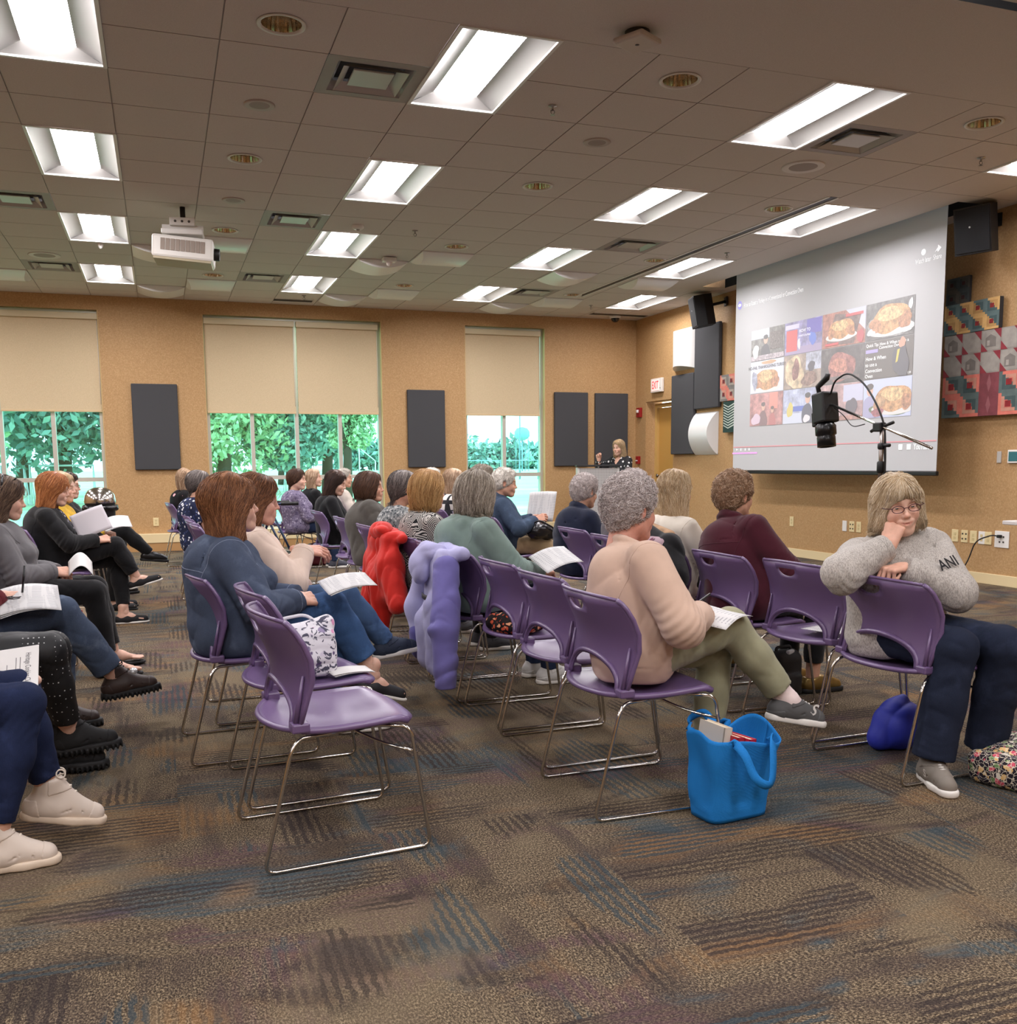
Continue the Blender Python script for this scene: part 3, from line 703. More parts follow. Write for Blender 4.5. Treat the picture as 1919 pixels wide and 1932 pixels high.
def carpet_mat():
    t = NT('carpet'); co = t.co()
    br = t.n.new('ShaderNodeTexBrick'); br.offset = .0; br.inputs['Scale'].default_value = 1; br.inputs['Brick Width'].default_value = .61; br.inputs['Row Height'].default_value = .61; br.inputs['Mortar Size'].default_value = 0
    br.inputs['Color1'].default_value = (0, 0, 0, 1); br.inputs['Color2'].default_value = (1, 1, 1, 1); t.L(co, br.inputs['Vector'])
    turn = t.ramp(br.outputs[0], [(.5, (0, 0, 0)), (.51, (1, 1, 1))], 'CONSTANT')
    # coordinates quarter turned from carpet tile to carpet tile
    rc = t.mix(turn, t.co(), t.co(rot=(0, 0, PI / 2)))
    mp = lambda v, sc, off=(0, 0, 0): (lambda m: (t.L(v, m.inputs[0]), m.inputs['Scale'].__setattr__('default_value', sc), m.inputs['Location'].__setattr__('default_value', off), m.outputs[0])[3])(t.n.new('ShaderNodeMapping'))
    rib = t.wave(rc, 10.5, 2.5, 1, 'X', dscale=3).outputs[0]
    fine = t.noise(mp(rc, (1, .55, 1)), 215, 2, .8)
    base = t.ramp(fine.outputs[0], [(.34, lin(34, 29, 24)), (.5, lin(92, 79, 64)), (.66, lin(168, 150, 122))])
    st = t.noise(mp(rc, (6, .9, 1)), 1.1, 2, .6, .5)
    dark = t.ramp(st.outputs[0], [(.40, (1, 1, 1)), (.52, (0, 0, 0))]); base = t.mix(t.math('MULTIPLY', dark, .5), base, lin(64, 54, 54))
    def patch(off, scale, lo, hi, colr, amt, ribs=True, s2=1.7):
        nonlocal base
        n = t.noise(mp(co, (scale, scale * s2, 1), (off, off * 1.7, 0)), 1.0, 2, .6, .9); m = t.math('MULTIPLY', t.ramp(n.outputs[0], [(lo, (0, 0, 0)), (hi, (1, 1, 1))]), amt)
        if ribs: m = t.math('MULTIPLY', m, t.ramp(rib, [(.2, (.4, .4, .4)), (.7, (1, 1, 1))]))
        c = lin(*colr); base = t.mix(m, base, t.mix(fine.outputs[0], tuple(x * .4 for x in c[:3]) + (1,), tuple(min(1, x * 1.7) for x in c[:3]) + (1,)))
    patch(3.1, 1.5, .56, .64, (54, 78, 88), .6); patch(11.7, 1.3, .57, .66, (146, 108, 66), .45); patch(23.3, 1.4, .56, .64, (84, 60, 70), .55); patch(37.9, 1.2, .54, .62, (120, 106, 84), .5, False, .6); patch(49.2, 1.9, .6, .66, (52, 46, 44), .6)
    rn = t.noise(mp(rc, (2.6, .8, 1)), 1.3, 1)
    for lo, hi, cc in ((.56, .59, (44, 38, 40)), (.39, .42, (44, 66, 76))):
        rb = t.ramp(rn.outputs[0], [(lo, (0, 0, 0)), (hi, (1, 1, 1))] if lo > .5 else [(lo, (1, 1, 1)), (hi, (0, 0, 0))]); base = t.mix(t.math('MULTIPLY', t.math('MULTIPLY', rb, .62), t.ramp(rib, [(.42, (1, 1, 1)), (.6, (0, 0, 0))])), base, lin(*cc))
    t.bump(fine.outputs[0], .7, .008)
    return t.out(base, .95, spec=.12)
def wall_mat():
    t = NT('tan_vinyl_wallcovering'); co = t.co(); n = t.noise(co, 55, 4, .75); n2 = t.noise(t.co(scale=(1, 1, .4)), 130, 3, .7)
    f = t.math('ADD', t.math('MULTIPLY', n.outputs[0], .6), t.math('MULTIPLY', n2.outputs[0], .4))
    t.bump(f, .25, .004)
    return t.out(t.ramp(f, [(.34, lin(164, 128, 84)), (.5, lin(180, 143, 98)), (.66, lin(200, 165, 120))]), .62, spec=.35)
M_WALL = wall_mat(); M_CREAM = plain((226, 205, 160), .5, name='cream_trim'); M_TILE = None
def tile_mat():
    t = NT('acoustic_tile'); n = t.noise(t.co(), 260, 3, .7); t.bump(n.outputs[0], .12, .003); return t.out(t.ramp(n.outputs[0], [(.3, lin(188, 178, 170)), (.6, lin(206, 197, 190))]), .9, spec=.1)
M_TILE = tile_mat(); M_GRID = plain((170, 158, 150), .6, name='ceiling_grid'); M_WHITE = plain((222, 220, 216), .45, name='white_enamel'); M_BLACK = plain((14, 14, 15), .5, name='black'); M_ALU = plain((196, 190, 178), .45, .3, name='window_metal')
M_CHROME = plain((200, 196, 190), .16, 1.0, name='chrome'); M_STEEL = plain((150, 148, 144), .28, 1.0, name='steel')

m = MB(); m.add([(XL - .2, YN - .2, 0), (XW + .5, YN - .2, 0), (XW + .5, YW + .3, 0), (XL - .2, YW + .3, 0), (XL - .2, YN - .2, -.15), (XW + .5, YN - .2, -.15), (XW + .5, YW + .3, -.15), (XL - .2, YW + .3, -.15)], [(0, 1, 2, 3), (7, 6, 5, 4), (0, 4, 5, 1), (1, 5, 6, 2), (2, 6, 7, 3), (3, 7, 4, 0)])
struct(m.build('floor', carpet_mat()))

def wall_with_openings(name, axis, pos, u0, u1, z0, z1, holes, thick, mat, out):
    """axis 'x': wall in the x-z plane at y=pos; 'y': wall in the y-z plane at x=pos; out = +1 thickness direction"""
    us = sorted({u0, u1, *[h[0] for h in holes], *[h[1] for h in holes]}); zs = sorted({z0, z1, *[h[2] for h in holes], *[h[3] for h in holes]})
    m = MB()
    for a, b in zip(us, us[1:]):
        for c, d in zip(zs, zs[1:]):
            if any(h[0] <= a and b <= h[1] and h[2] <= c and d <= h[3] for h in holes): continue
            cu, cz = (a + b) / 2, (c + d) / 2; p = pos + out * thick / 2
            m.box((cu, p, cz) if axis == 'x' else (p, cu, cz), (b - a, thick, d - c) if axis == 'x' else (thick, b - a, d - c))
    return struct(m.build(name, mat))
WIN = [(-3.36, -.72), (.665, 3.285), (4.615, 5.985)]
wall_with_openings('wall_back', 'x', YW, XL - .2, XW + .4, 0, ZC + .35, [(a, b, .28, 3.385) for a, b in WIN], .3, M_WALL, 1)
wall_with_openings('wall_right', 'y', XW, YN, YW, 0, ZC + .35, [(13.64, 14.57, 0, 2.21)], .3, M_WALL, 1)
wall_with_openings('wall_left', 'y', XL, YN, YW, 0, ZC + .35, [], .2, M_WALL, -1)
wall_with_openings('wall_front', 'x', YN, XL - .2, XW + .4, 0, ZC + .35, [], .2, M_WALL, -1)
m = MB(); m.box(((XL + XW) / 2, YW - .05, .06), (XW - XL, .1, .12)); struct(m.build('trim_1', plain((176, 134, 84), .6)))
m = MB(); m.box(((XL + XW) / 2, YW - .055, .187), (XW - XL, .11, .135), bev=.008); struct(m.build('baseboard_back', M_CREAM))
m = MB()
for a, b in ((YN, 13.6), (14.61, YW - .11)): m.box((XW - .009, (a + b) / 2, .0525), (.018, b - a, .105), bev=.004)
struct(m.build('baseboard_right', M_CREAM))

# ceiling: lay-in tiles with a real reveal round each one, drywall band, openings for what is let into it
LIGHTS = [(i, j) for i in (-9, -5, -1, 3, 7) for j in (0, 4, 8, 12)] + [(i, j) for i in (-5, -1, 3, 7) for j in (-5, -9, -13)] + [(10, 4), (10, 8), (11, 12), (11, 0)]
VENTS = [(2, 1), (2, 7), (2, 12), (-2, 7), (-2, 12), (8, 1), (8, 7), (8, 12)]
DOWN = [(i, j) for i in (1, 5, 9) for j in (0, 4, 8, 12)]
gone = {(i, j + k) for i, j in LIGHTS for k in (0, 1)} | set(VENTS)
m = MB(); e, up = .004, .007
def cell(x0, x1, y0, y1, hole=False):
    z = ZC
    if not hole:
        P = [(x0 + e, y0 + e), (x1 - e, y0 + e), (x1 - e, y1 - e), (x0 + e, y1 - e)]; Q = [(x0, y0), (x1, y0), (x1, y1), (x0, y1)]
        m.add([(x, y, z) for x, y in P] + [(x, y, z + up) for x, y in P] + [(x, y, z + up) for x, y in Q], [(3, 2, 1, 0)])
        m.add([(x, y, z) for x, y in P] + [(x, y, z + up) for x, y in P] + [(x, y, z + up) for x, y in Q], [(k, (k + 1) % 4, 4 + (k + 1) % 4, 4 + k) for k in range(4)] + [(4 + k, 4 + (k + 1) % 4, 8 + (k + 1) % 4, 8 + k) for k in range(4)], 1)
    else:
        cx, cy = (x0 + x1) / 2, (y0 + y1) / 2; n = 32; V = []; 
        for k in range(n):
            a = 2 * PI * k / n; c, s = math.cos(a), math.sin(a); q = (TL / 2 - e) / max(abs(c), abs(s)); V += [(cx + .112 * c, cy + .112 * s, z), (cx + q * c, cy + q * s, z), (cx + q * c, cy + q * s, z + up)]
        m.add(V, [(3 * k, 3 * ((k + 1) % n), 3 * ((k + 1) % n) + 1, 3 * k + 1) for k in range(n)]); m.add(V, [(3 * k + 1, 3 * ((k + 1) % n) + 1, 3 * ((k + 1) % n) + 2, 3 * k + 2) for k in range(n)], 1)
        m.add([(x0, y0, z + up), (x1, y0, z + up), (x1, y1, z + up), (x0, y1, z + up), (x0 + e, y0 + e, z + up), (x1 - e, y0 + e, z + up), (x1 - e, y1 - e, z + up), (x0 + e, y1 - e, z + up)], [(k, (k + 1) % 4, 4 + (k + 1) % 4, 4 + k) for k in range(4)], 1)
JB = [-15, -14, -13, -12, -11, -10, -9, -8, -7, -6, -5, -4, -3]; 
SLOT = (7.05, 7.40, 7.35, 11.85)       # slot the screen drops from
for i in range(-11, 13):
    x0, x1 = TX(i), min(TX(i + 1), XW)
    x0 = max(x0, XL)
    if x1 <= x0 + .02: continue
    for j in list(range(-15, -3)) + list(range(0, 16)):
        if (i, j) in gone: continue
        y0, y1 = TY(j), min(TY(j + 1), YW)
        if y0 < YN: y0 = YN
        if y1 - y0 < .02: continue
        if i >= 11 and y1 > SLOT[2] and y0 < SLOT[3] and (i, j) not in gone:      # drywall strip around the slot
            xa, xb = x0, x1
            for (a, b, c, d) in ((xa, min(xb, SLOT[0]), y0, y1), (max(xa, SLOT[1]), xb, y0, y1), (max(xa, SLOT[0]), min(xb, SLOT[1]), y0, min(y1, SLOT[2])), (max(xa, SLOT[0]), min(xb, SLOT[1]), max(y0, SLOT[3]), y1)):
                if b - a > .005 and d - c > .005: m.add([(a, c, ZC), (b, c, ZC), (b, d, ZC), (a, d, ZC)], [(3, 2, 1, 0)])
            continue
        cell(x0, x1, y0, y1, (i, j) in DOWN)
ya, yb = TY(-3), TY(0)
for a, b, z in ((TY(-1.78), yb - .435, ZC), (yb - .435, yb, ZC), (ya, TY(-1.9), ZC)): m.add([(XL, a, z), (XW, a, z), (XW, b, z), (XL, b, z)], [(3, 2, 1, 0)])
m.add([(XL, TY(-1.9), ZC + .05), (XW, TY(-1.9), ZC + .05), (XW, TY(-1.78), ZC + .05), (XL, TY(-1.78), ZC + .05)], [(3, 2, 1, 0)], 2)
m.add([(XL, TY(-4), ZC), (XW, TY(-4), ZC), (XW, ya, ZC), (XL, ya, ZC)], [(3, 2, 1, 0)])
m.add([(XL, YN, ZC + .3), (XW + .3, YN, ZC + .3), (XW + .3, YW, ZC + .3), (XL, YW, ZC + .3)], [(0, 1, 2, 3)], 2)
for x in (SLOT[0], SLOT[1]): m.add([(x, SLOT[2], ZC), (x, SLOT[3], ZC), (x, SLOT[3], ZC + .25), (x, SLOT[2], ZC + .25)], [(0, 1, 2, 3)], 2)
m.add([(SLOT[0], SLOT[2], ZC + .25), (SLOT[1], SLOT[2], ZC + .25), (SLOT[1], SLOT[3], ZC + .25), (SLOT[0], SLOT[3], ZC + .25)], [(0, 1, 2, 3)], 2)
o = obj('ceiling', None, None) if False else None
me = bpy.data.meshes.new('ceiling'); me.from_pydata(m.V, [], m.F); me.polygons.foreach_set('material_index', np.array(m.M, np.int32)); me.update(); struct(obj('ceiling', me, [M_TILE, M_GRID, plain((30, 27, 26), .9)]))

# 2x4 troffers
t = NT('lit_lens'); t.out((.9, .9, .88, 1), .5, Emission_Color=(1, .965, 1.0, 1), Emission_Strength=LAMP); M_LENS = t.m
M_REFL = plain((176, 174, 170), .4, name='reflector_white')
def troffer():
    r = thing('ceiling_light', 'x', 'ceiling light', group='recessed ceiling lights'); hx, hy = TL / 2, TL; g = .0
    m = MB()
    for s in (1, -1): m.box((s * (hx - .011), 0, ZC - .002), (.022, 2 * hy, .012)); m.box((0, s * (hy - .011), ZC - .002), (2 * hx - .044, .022, .012))
    m.build('frame', M_WHITE, r)
    for s in (1, -1):
        m = MB(); m.grid(lambda u, v: (s * (.285 - .14 * u), (2 * v - 1) * (hy - .02), ZC + .004 + .052 * math.sin(u * PI / 2) ** .9), 8, 2); m.build('reflector', M_REFL, r)
    for s in (1, -1):
        m = MB(); y0, y1 = s * (hy - .02), s * (hy - .10); m.poly([(-.287, y0, ZC + .003), (.287, y0, ZC + .003), (.145, y1, ZC + .055), (-.145, y1, ZC + .055)]); m.build('end_plate', M_REFL, r)
    m = MB(); m.grid(lambda u, v: ((u - .5) * .29, (2 * v - 1) * (hy - .055), ZC + .058 - .006 * math.sin(u * PI)), 4, 1); m.build('lens', M_LENS, r)
    return r
def place(root, i, j, di, dj, first, **kw):
    loc = (TX(i + di), TY(j + dj), 0)
    o = root if first else dup(root)
    o.location = loc
    for k, v in kw.items(): o[k] = v
    return o
def order(k, n): return ['nearest', 'second', 'third', 'fourth', 'fifth'][k]
tr = troffer(); colname = {-9: 'far left row', -5: 'row left of the frame', -1: 'row above the left aisle', 3: 'row right of the projector', 7: 'row left of the screen lights'}
for n, (i, j) in enumerate(LIGHTS):
    if j < 0: lab = 'ceiling light behind the photographer, %s back, %s' % (['first', 'second', 'third'][(-j - 5) // 4], colname[i])
    elif i in colname: lab = 'bright ceiling light, %s in the %s' % (order(j // 4, 0), colname[i])
    else: lab = {(10, 4): 'bright ceiling light beside the slot, nearest one over the screen end', (10, 8): 'bright ceiling light above the screen corner beside a curved white panel', (11, 12): 'bright ceiling light nearest the exit corner', (11, 0): 'bright ceiling light cut by the right edge'}[(i, j)]
    place(tr, i, j, .5, 1, n == 0, label=lab)
def vent():
    r = thing('ceiling_vent', 'x', 'air vent', group='square ceiling vents'); c = TL / 2
    M = plain((176, 172, 166), .45, .2, name='vent_metal')
    def ring(a, za, b, zb):
        m = MB(); P = [(-1, -1), (1, -1), (1, 1), (-1, 1)]
        m.add([(x * a, y * a, za) for x, y in P] + [(x * b, y * b, zb) for x, y in P], [(k, (k + 1) % 4, 4 + (k + 1) % 4, 4 + k) for k in range(4)]); return m
    ring(c, ZC, c - .07, ZC - .002).build('frame', plain((150, 140, 134), .6), r)
    for a, za, b, zb in ((.24, ZC + .0, .20, ZC + .05), (.2, ZC - .012, .145, ZC + .03)): ring(a, za, b, zb).build('cone', M, r)
    m = MB(); m.box((0, 0, ZC + .005), (.25, .25, .012), bev=.004); m.build('centre_plate', M, r)
    m = MB(); m.box((0, 0, ZC + .09), (.5, .5, .01)); m.build('backing', M_BLACK, r); return r
vt = vent(); VL = ['ceiling vent beside the big near light, upper left part of ceiling', 'ceiling vent between the projector and the second light row', 'ceiling vent near the window wall right of the projector', 'ceiling vent at the left edge beside the second lit panel row', 'small far ceiling vent left, beside a white round speaker', 'ceiling vent just below the large right-hand light', 'ceiling vent above the empty wall side, between right lights', 'farthest ceiling vent on the right, by the last light']
for n, (i, j) in enumerate(VENTS): place(vt, i, j, .5, .5, n == 0, label=VL[n])
def downlight():
    r = thing('downlight', 'x', 'downlight', group='round recessed downlights')
    m = MB(); m.lathe([(.132, ZC - .003), (.13, ZC - .008), (.112, ZC - .006), (.108, ZC + .002)], n=32); m.build('ring', plain((206, 200, 192), .5), r)
    n = 48; m = MB(); V = []
    for z, rr in ((ZC, .108), (ZC + .05, .1), (ZC + .12, .075), (ZC + .14, .03)):
        for k in range(n): a = 2 * PI * k / n; q = rr * (1 + (.035 if k % 2 else -.035)); V.append((q * math.cos(a), q * math.sin(a), z))
    F = [(a * n + k, a * n + (k + 1) % n, (a + 1) * n + (k + 1) % n, (a + 1) * n + k) for a in range(3) for k in range(n)]
    m.add(V, F).build('fluted_reflector', plain((200, 188, 170), .15, 1.0), r); m = MB(); m.lathe([(.001, ZC + .13), (.02, ZC + .12), (.001, ZC + .1)], n=12); m.build('lamp', plain((230, 225, 215), .3), r); return r
dl = downlight(); cn = {1: 'in the line over the projector', 5: 'in the line over the lectern side', 9: 'in the line nearest the screen'}
for n, (i, j) in enumerate(DOWN): place(dl, i, j, .5, .5, n == 0, label='round unlit recessed downlight, %s %s' % (order(j // 4, 0), cn[i]))
def spk(r0, grey): 
    r = thing('ceiling_speaker', 'x', 'ceiling speaker', group='round ceiling speakers')
    m = MB(); m.lathe([(r0, ZC), (r0, ZC - .006), (r0 * .94, ZC - .01), (r0 * .66, ZC - .006)], n=32); m.build('rim', plain((176, 164, 156) if grey else (205, 198, 192), .6), r)
    m = MB(); m.lathe([(r0 * .68, ZC - .006), (r0 * .4, ZC - .008), (.001, ZC - .009)], n=32); m.build('grille', plain((150, 136, 128), .7), r); return r
for n, (x, y, r0, g, lab) in enumerate([(1.5, 2.54, .1, 1, 'small round flush ceiling speaker between downlights at upper left'), (1.5, 6.55, .1, 1, 'small round flush ceiling speaker in front of the projector'), (5.5, 2.52, .1, 1, 'small round flush ceiling speaker over the centre of the room'), (8.52, 2.56, .17, 0, 'large round white-rimmed speaker beside the right vent'), (-1.52, 11.45, .17, 0, 'large white-rimmed round speaker far left above a vent')]):
    o = spk(r0, g); o.location = (TX(x), TY(y), 0); o['label'] = lab
# detectors and sprinklers
r = thing('motion_sensor', 'white square occupancy sensor on a dark round base near the top of the frame', 'sensor', (TX(4.57), TY(-.36), ZC))
m = MB(); m.lathe([(.07, 0), (.07, -.035), (.001, -.035)], n=24); m.build('base', M_BLACK, r); m = MB(); m.box((0, 0, -.05), (.2, .2, .035), rz=.5, bev=.014); m.build('cover', plain((190, 178, 168), .5), r); m = MB(); m.lathe([(.014, -.066), (.01, -.07), (.001, -.071)], n=12); m.build('lens', plain((60, 50, 46), .3), r)
for n, (x, y, lab) in enumerate([(4.53, 1.57, 'small chrome sprinkler head beside the largest near light'), (4.5, 7.57, 'small sprinkler head in the middle of the ceiling'), (10.49, 1.52, 'small sprinkler head at right near the half-seen light'), (10.47, 7.49, 'small sprinkler head above the top left corner of the screen'), (10.54, 13.76, 'small far sprinkler head beside the corner light'), (3.6, 14.4, 'small white sprinkler head above the double window')]):
    r = thing('sprinkler', lab, 'sprinkler', (TX(x), TY(y), ZC), group='ceiling sprinklers'); m = MB(); m.lathe([(.03, 0), (.03, -.006), (.008, -.008), (.008, -.03)], n=16); m.build('escutcheon', M_STEEL, r)
    m = MB(); m.tube([(-.012, 0, -.03), (-.014, 0, -.045), (0, 0, -.058), (.014, 0, -.045), (.012, 0, -.03)], .003, 6); m.lathe([(.018, -.06), (.001, -.06)], n=12); m.build('deflector', M_STEEL, r)
for x, y, lab in ((3.53, 7.53, 'round white smoke detector beside the projector-side lights'), (-.5, 10.15, 'tiny white sensor under the third light of the left row')):
    r = thing('smoke_detector', lab, 'smoke detector', (TX(x), TY(y), ZC)); m = MB(); m.lathe([(.06, 0), (.06, -.02), (.04, -.035), (.001, -.038)] if x > 0 else [(.03, 0), (.03, -.02), (.015, -.05), (.001, -.055)], n=20); m.build('housing', M_WHITE, r); m = MB(); m.lathe([(.02, -.037), (.012, -.045), (.001, -.045)], n=12, mi=0); m.build('chamber', plain((150, 140, 134), .5), r)
r = thing('security_camera', 'white wedge shaped ceiling sensor hanging by the curved panels', 'sensor', (TX(4.55), TY(9.75), ZC)); m = MB(); m.box((0, 0, -.03), (.16, .12, .05), bev=.015); m.build('housing', M_WHITE, r); m = MB(); m.lathe([(.04, -.05), (.03, -.09), (.001, -.1)], n=16); m.build('lens', plain((225, 215, 210), .3), r)
r = thing('dome_camera', 'small dark dome camera on the ceiling in the far corner', 'dome camera', (TX(11.9), TY(15.2), ZC)); m = MB(); m.lathe([(.09, 0), (.09, -.03), (.07, -.035)], n=24); m.build('collar', M_WHITE, r); m = MB(); m.lathe([(.07, -.035), (.055, -.075), (.03, -.095), (.001, -.1)], n=24); m.build('dome', plain((22, 20, 20), .1), r)
# curved white diffuser panels let into the ceiling
def barrel(w, l, dep, mat):
    """arched along w, sloping ends along l; base plane z=0, bulges to -z"""
    m = MB(); f = lambda u: dep * (math.sin(PI * u) ** .8)
    m.grid(lambda u, v: ((u - .5) * w, (v - .5) * (l - .1 * f(u) / dep), -.01 - f(u)), 18, 2)
    for s in (1, -1): m.grid(lambda u, v: ((u - .5) * w, s * (l / 2 * (1 - v) + v * (l / 2 - .05 * f(u) / dep)), -v * (.01 + f(u))), 18, 1)
    m.box((0, 0, -.005), (w, l, .01)); return m
M_DIFF = plain((226, 226, 224), .3, name='diffuser_plastic')
SAIL = [(4, 10, 0, 'beside the wedge sensor'), (5, 9, 1, 'right of the wedge sensor'), (4, 14, 0, 'over the right end of the double window'), (5, 13, 1, 'behind the one by the last downlight'), (0, 10, 0, 'half hidden by the projector'), (1, 9, 1, 'right behind the projector lens'), (0, 14, 0, 'nearest the window wall, left'), (1, 13, 1, 'beside the far small vent'), (-3, 13, 1, 'cut by the left edge'), (8, 10, 0, 'in front of the far right lights'), (8, 14, 0, 'touching the single window wall'), (9, 13, 1, 'between the far lights on the right'), (10, 10.2, 1, 'below the slot light at right')]
sm = None
for i, j, rot, lab in SAIL:
    if sm is None: sm = barrel(.595, .595, .07, None).build('ceiling_diffuser', M_DIFF); o = sm
    else: o = dup(sm)
    o.location = (TX(i + .5), TY(j + .5), ZC); o.rotation_euler = (0, 0, 0 if not rot else PI / 2); tag(o, 'white curved ceiling diffuser panel ' + lab, 'sound diffuser', 'curved ceiling diffusers')
for x0, y0, x1, y1, lab in ((9.88, 3.67, 9.72, 12.6, 'long dark slot diffuser line in the ceiling beside the screen lights'), (11.1, 14.95, 12.7, 14.95, 'short dark slot vent in the ceiling at the far corner'), (3.0, 15.12, 3.9, 15.12, 'short dark slot vent in the ceiling over the double window')):
    a, b = A(TX(x0), TY(y0), ZC), A(TX(x1), TY(y1), ZC); d = b - a; L = np.linalg.norm(d); o = thing('slot_diffuser', lab, 'air vent', tuple((a + b) / 2), math.atan2(d[1], d[0]))
    wd = .05 if L > 2 else .11
    m = MB(); m.box((0, wd, -.004), (L, .02, .008)); m.box((0, -wd, -.004), (L, .02, .008)); m.build('frame', M_WHITE, o); m = MB(); m.box((0, 0, -.001), (L, 2 * wd - .02, .002)); m.build('slot', M_BLACK, o)
# ------------------------------------------------------------------ windows, blinds, wall panels
t = NT('tinted_window_glass'); t.n.remove(t.b); tr_ = t.n.new('ShaderNodeBsdfTransparent'); tr_.inputs[0].default_value = (.66, .965, .985, 1); gl = t.n.new('ShaderNodeBsdfGlossy'); gl.inputs['Roughness'].default_value = .02; gl.inputs[0].default_value = (.9, 1, 1, 1)
mx = t.n.new('ShaderNodeMixShader'); mx.inputs[0].default_value = .06; t.L(tr_.outputs[0], mx.inputs[1]); t.L(gl.outputs[0], mx.inputs[2]); t.L(mx.outputs[0], t.n['Material Output'].inputs[0]); M_GLASS = t.m
t = NT('blind_fabric'); n = t.noise(t.co(scale=(1, 1, .3)), 300, 2, .6); t.bump(n.outputs[0], .1, .002); t.out(t.ramp(n.outputs[0], [(.3, lin(196, 176, 142)), (.7, lin(212, 192, 158))]), .8, spec=.2); M_BLIND = t.m
YG = YW + .14
for k, (a, b) in enumerate(WIN):
    n = round((b - a) / .655); w = thing('window_%d' % (k + 1), 'x', 'window', ((a + b) / 2, YG, 0)); del w['label'], w['category']; struct(w)
    m = MB(); L = b - a
    for i in range(n + 1): m.box((-L / 2 + L * i / n + (.03 if i == 0 else -.03 if i == n else 0), 0, 1.83), (.055, .1, 3.1))
    for z in (.31, 1.04, 2.2, 3.355): m.box((0, 0, z), (L, .095, .06))
    m.build('window_frame', M_ALU, w)
    for i in range(n):
        for z0, z1 in ((.34, 1.01), (1.07, 2.17), (2.23, 3.33)):
            m = MB(); m.box((-L / 2 + L * (i + .5) / n, .01, (z0 + z1) / 2), (L / n - .05, .006, z1 - z0)); m.build('pane', M_GLASS, w)
    m = MB(); m.box((0, -.12, .268), (L + .02, .26, .03), bev=.006); m.build('window_sill', M_CREAM, w)
    m = MB()
    for s in (-1, 1): m.box((s * (L / 2 - .006), -.07, 1.84), (.012, .13, 3.1))
    m.build('jamb', plain((198, 170, 118), .6), w)
for a, b, lab in ((-3.35, -2.06, 'beige roller blind left of the frame in the first window'), (-2.02, -.735, 'beige roller blind half down in the left edge window'), (.685, 1.965, 'left beige roller blind of the pair in the double window'), (2.0, 3.225, 'right beige roller blind of the pair in the double window'), (4.63, 5.905, 'beige roller blind half down in the narrow window by the lectern')):
    r = thing('roller_blind', lab, 'blind', ((a + b) / 2, YW + .05, 0), 0, 'beige roller blinds'); L = b - a
    m = MB(); m.box((0, 0, 2.64), (L, .003, 1.28)); m.build('shade_cloth', M_BLIND, r); m = MB(); m.box((0, 0, 2.0), (L, .014, .03), bev=.004); m.build('hem_bar', plain((205, 180, 140), .6), r)
    m = MB(); m.box((0, -.01, 3.30), (L + .01, .07, .085), bev=.01); m.build('cassette', plain((206, 192, 158), .5), r)
    m = MB(); m.tube([(L / 2 - .01, -.012, 3.3), (L / 2 - .01, -.012, 2.1)], .003, 6); m.build('bead_chain', M_WHITE, r)
t = NT('panel_fabric'); n = t.noise(t.co(), 500, 2, .7); t.bump(n.outputs[0], .15, .002); t.out(t.ramp(n.outputs[0], [(.3, lin(64, 64, 66)), (.7, lin(82, 82, 84))]), .95, spec=.1); M_PANEL = t.m
def panel(u0, u1, z0, z1, lab, right=False, th=.052):
    m = MB(); 
    if not right: m.box(((u0 + u1) / 2, YW - th / 2, (z0 + z1) / 2), (u1 - u0, th, z1 - z0), bev=.012)
    else: m.box((XW - .018 - th / 2, (u0 + u1) / 2, (z0 + z1) / 2), (th, u1 - u0, z1 - z0), bev=.012)
    tag(m.build('acoustic_panel', M_PANEL), lab, 'acoustic panel', 'charcoal acoustic panels')
panel(-.34, .28, 1.17, 2.385, 'charcoal wall panel between the left window and the double window'); panel(3.66, 4.265, 1.17, 2.37, 'charcoal wall panel between the double window and the narrow window')
panel(6.13, 6.73, 1.17, 2.375, 'charcoal wall panel just right of the narrow window'); panel(6.86, 7.465, 1.17, 2.37, 'charcoal wall panel behind the speaking woman, next to the corner')
panel(12.235, 12.915, 2.0, 3.2, 'tall charcoal panel below the left loudspeaker by the screen', True); panel(12.93, 13.6, 1.34, 2.55, 'tall charcoal panel beside the exit door, below a white diffuser', True)
for yc, zc, rot, lab in ((13.29, 2.93, 1, 'white curved wall diffuser above the charcoal panel by the door'), (12.63, 1.635, 0, 'white curved wall diffuser below the upper charcoal panel')):
    o = barrel(.62, .62, .16, None).build('wall_diffuser', M_DIFF); tag(o, lab, 'sound diffuser', 'curved wall diffusers')
    o.matrix_world = Matrix.Translation((XW, yc, zc)) @ Matrix.Rotation(PI / 2 if rot else 0, 4, 'X') @ Matrix.Rotation(PI / 2, 4, 'Y')
# door in its recess
d = thing('door_1', 'x', 'x', (XW, 14.1, 0)); del d['label'], d['category']; struct(d)
m = MB(); m.box((.2, -.40, 1.06), (.1, .06, 2.12)); m.box((.2, .40, 1.06), (.1, .06, 2.12)); m.box((.2, 0, 2.15), (.1, .86, .06)); m.build('door_frame', plain((206, 168, 100), .5), d)
m = MB(); m.box((.22, 0, 1.06), (.045, .74, 2.1), bev=.003); lf = m.build('door_leaf', plain((196, 150, 78), .45), d)
m = MB(); m.lathe([(.012, 0), (.012, -.05), (.03, -.06), (.03, -.08), (.001, -.085)], (.2, .3, 1.0), 12, R=Matrix.Rotation(-PI / 2, 3, 'Y') @ Matrix.Rotation(PI, 3, 'X')); m.build('door_handle', M_STEEL, lf)
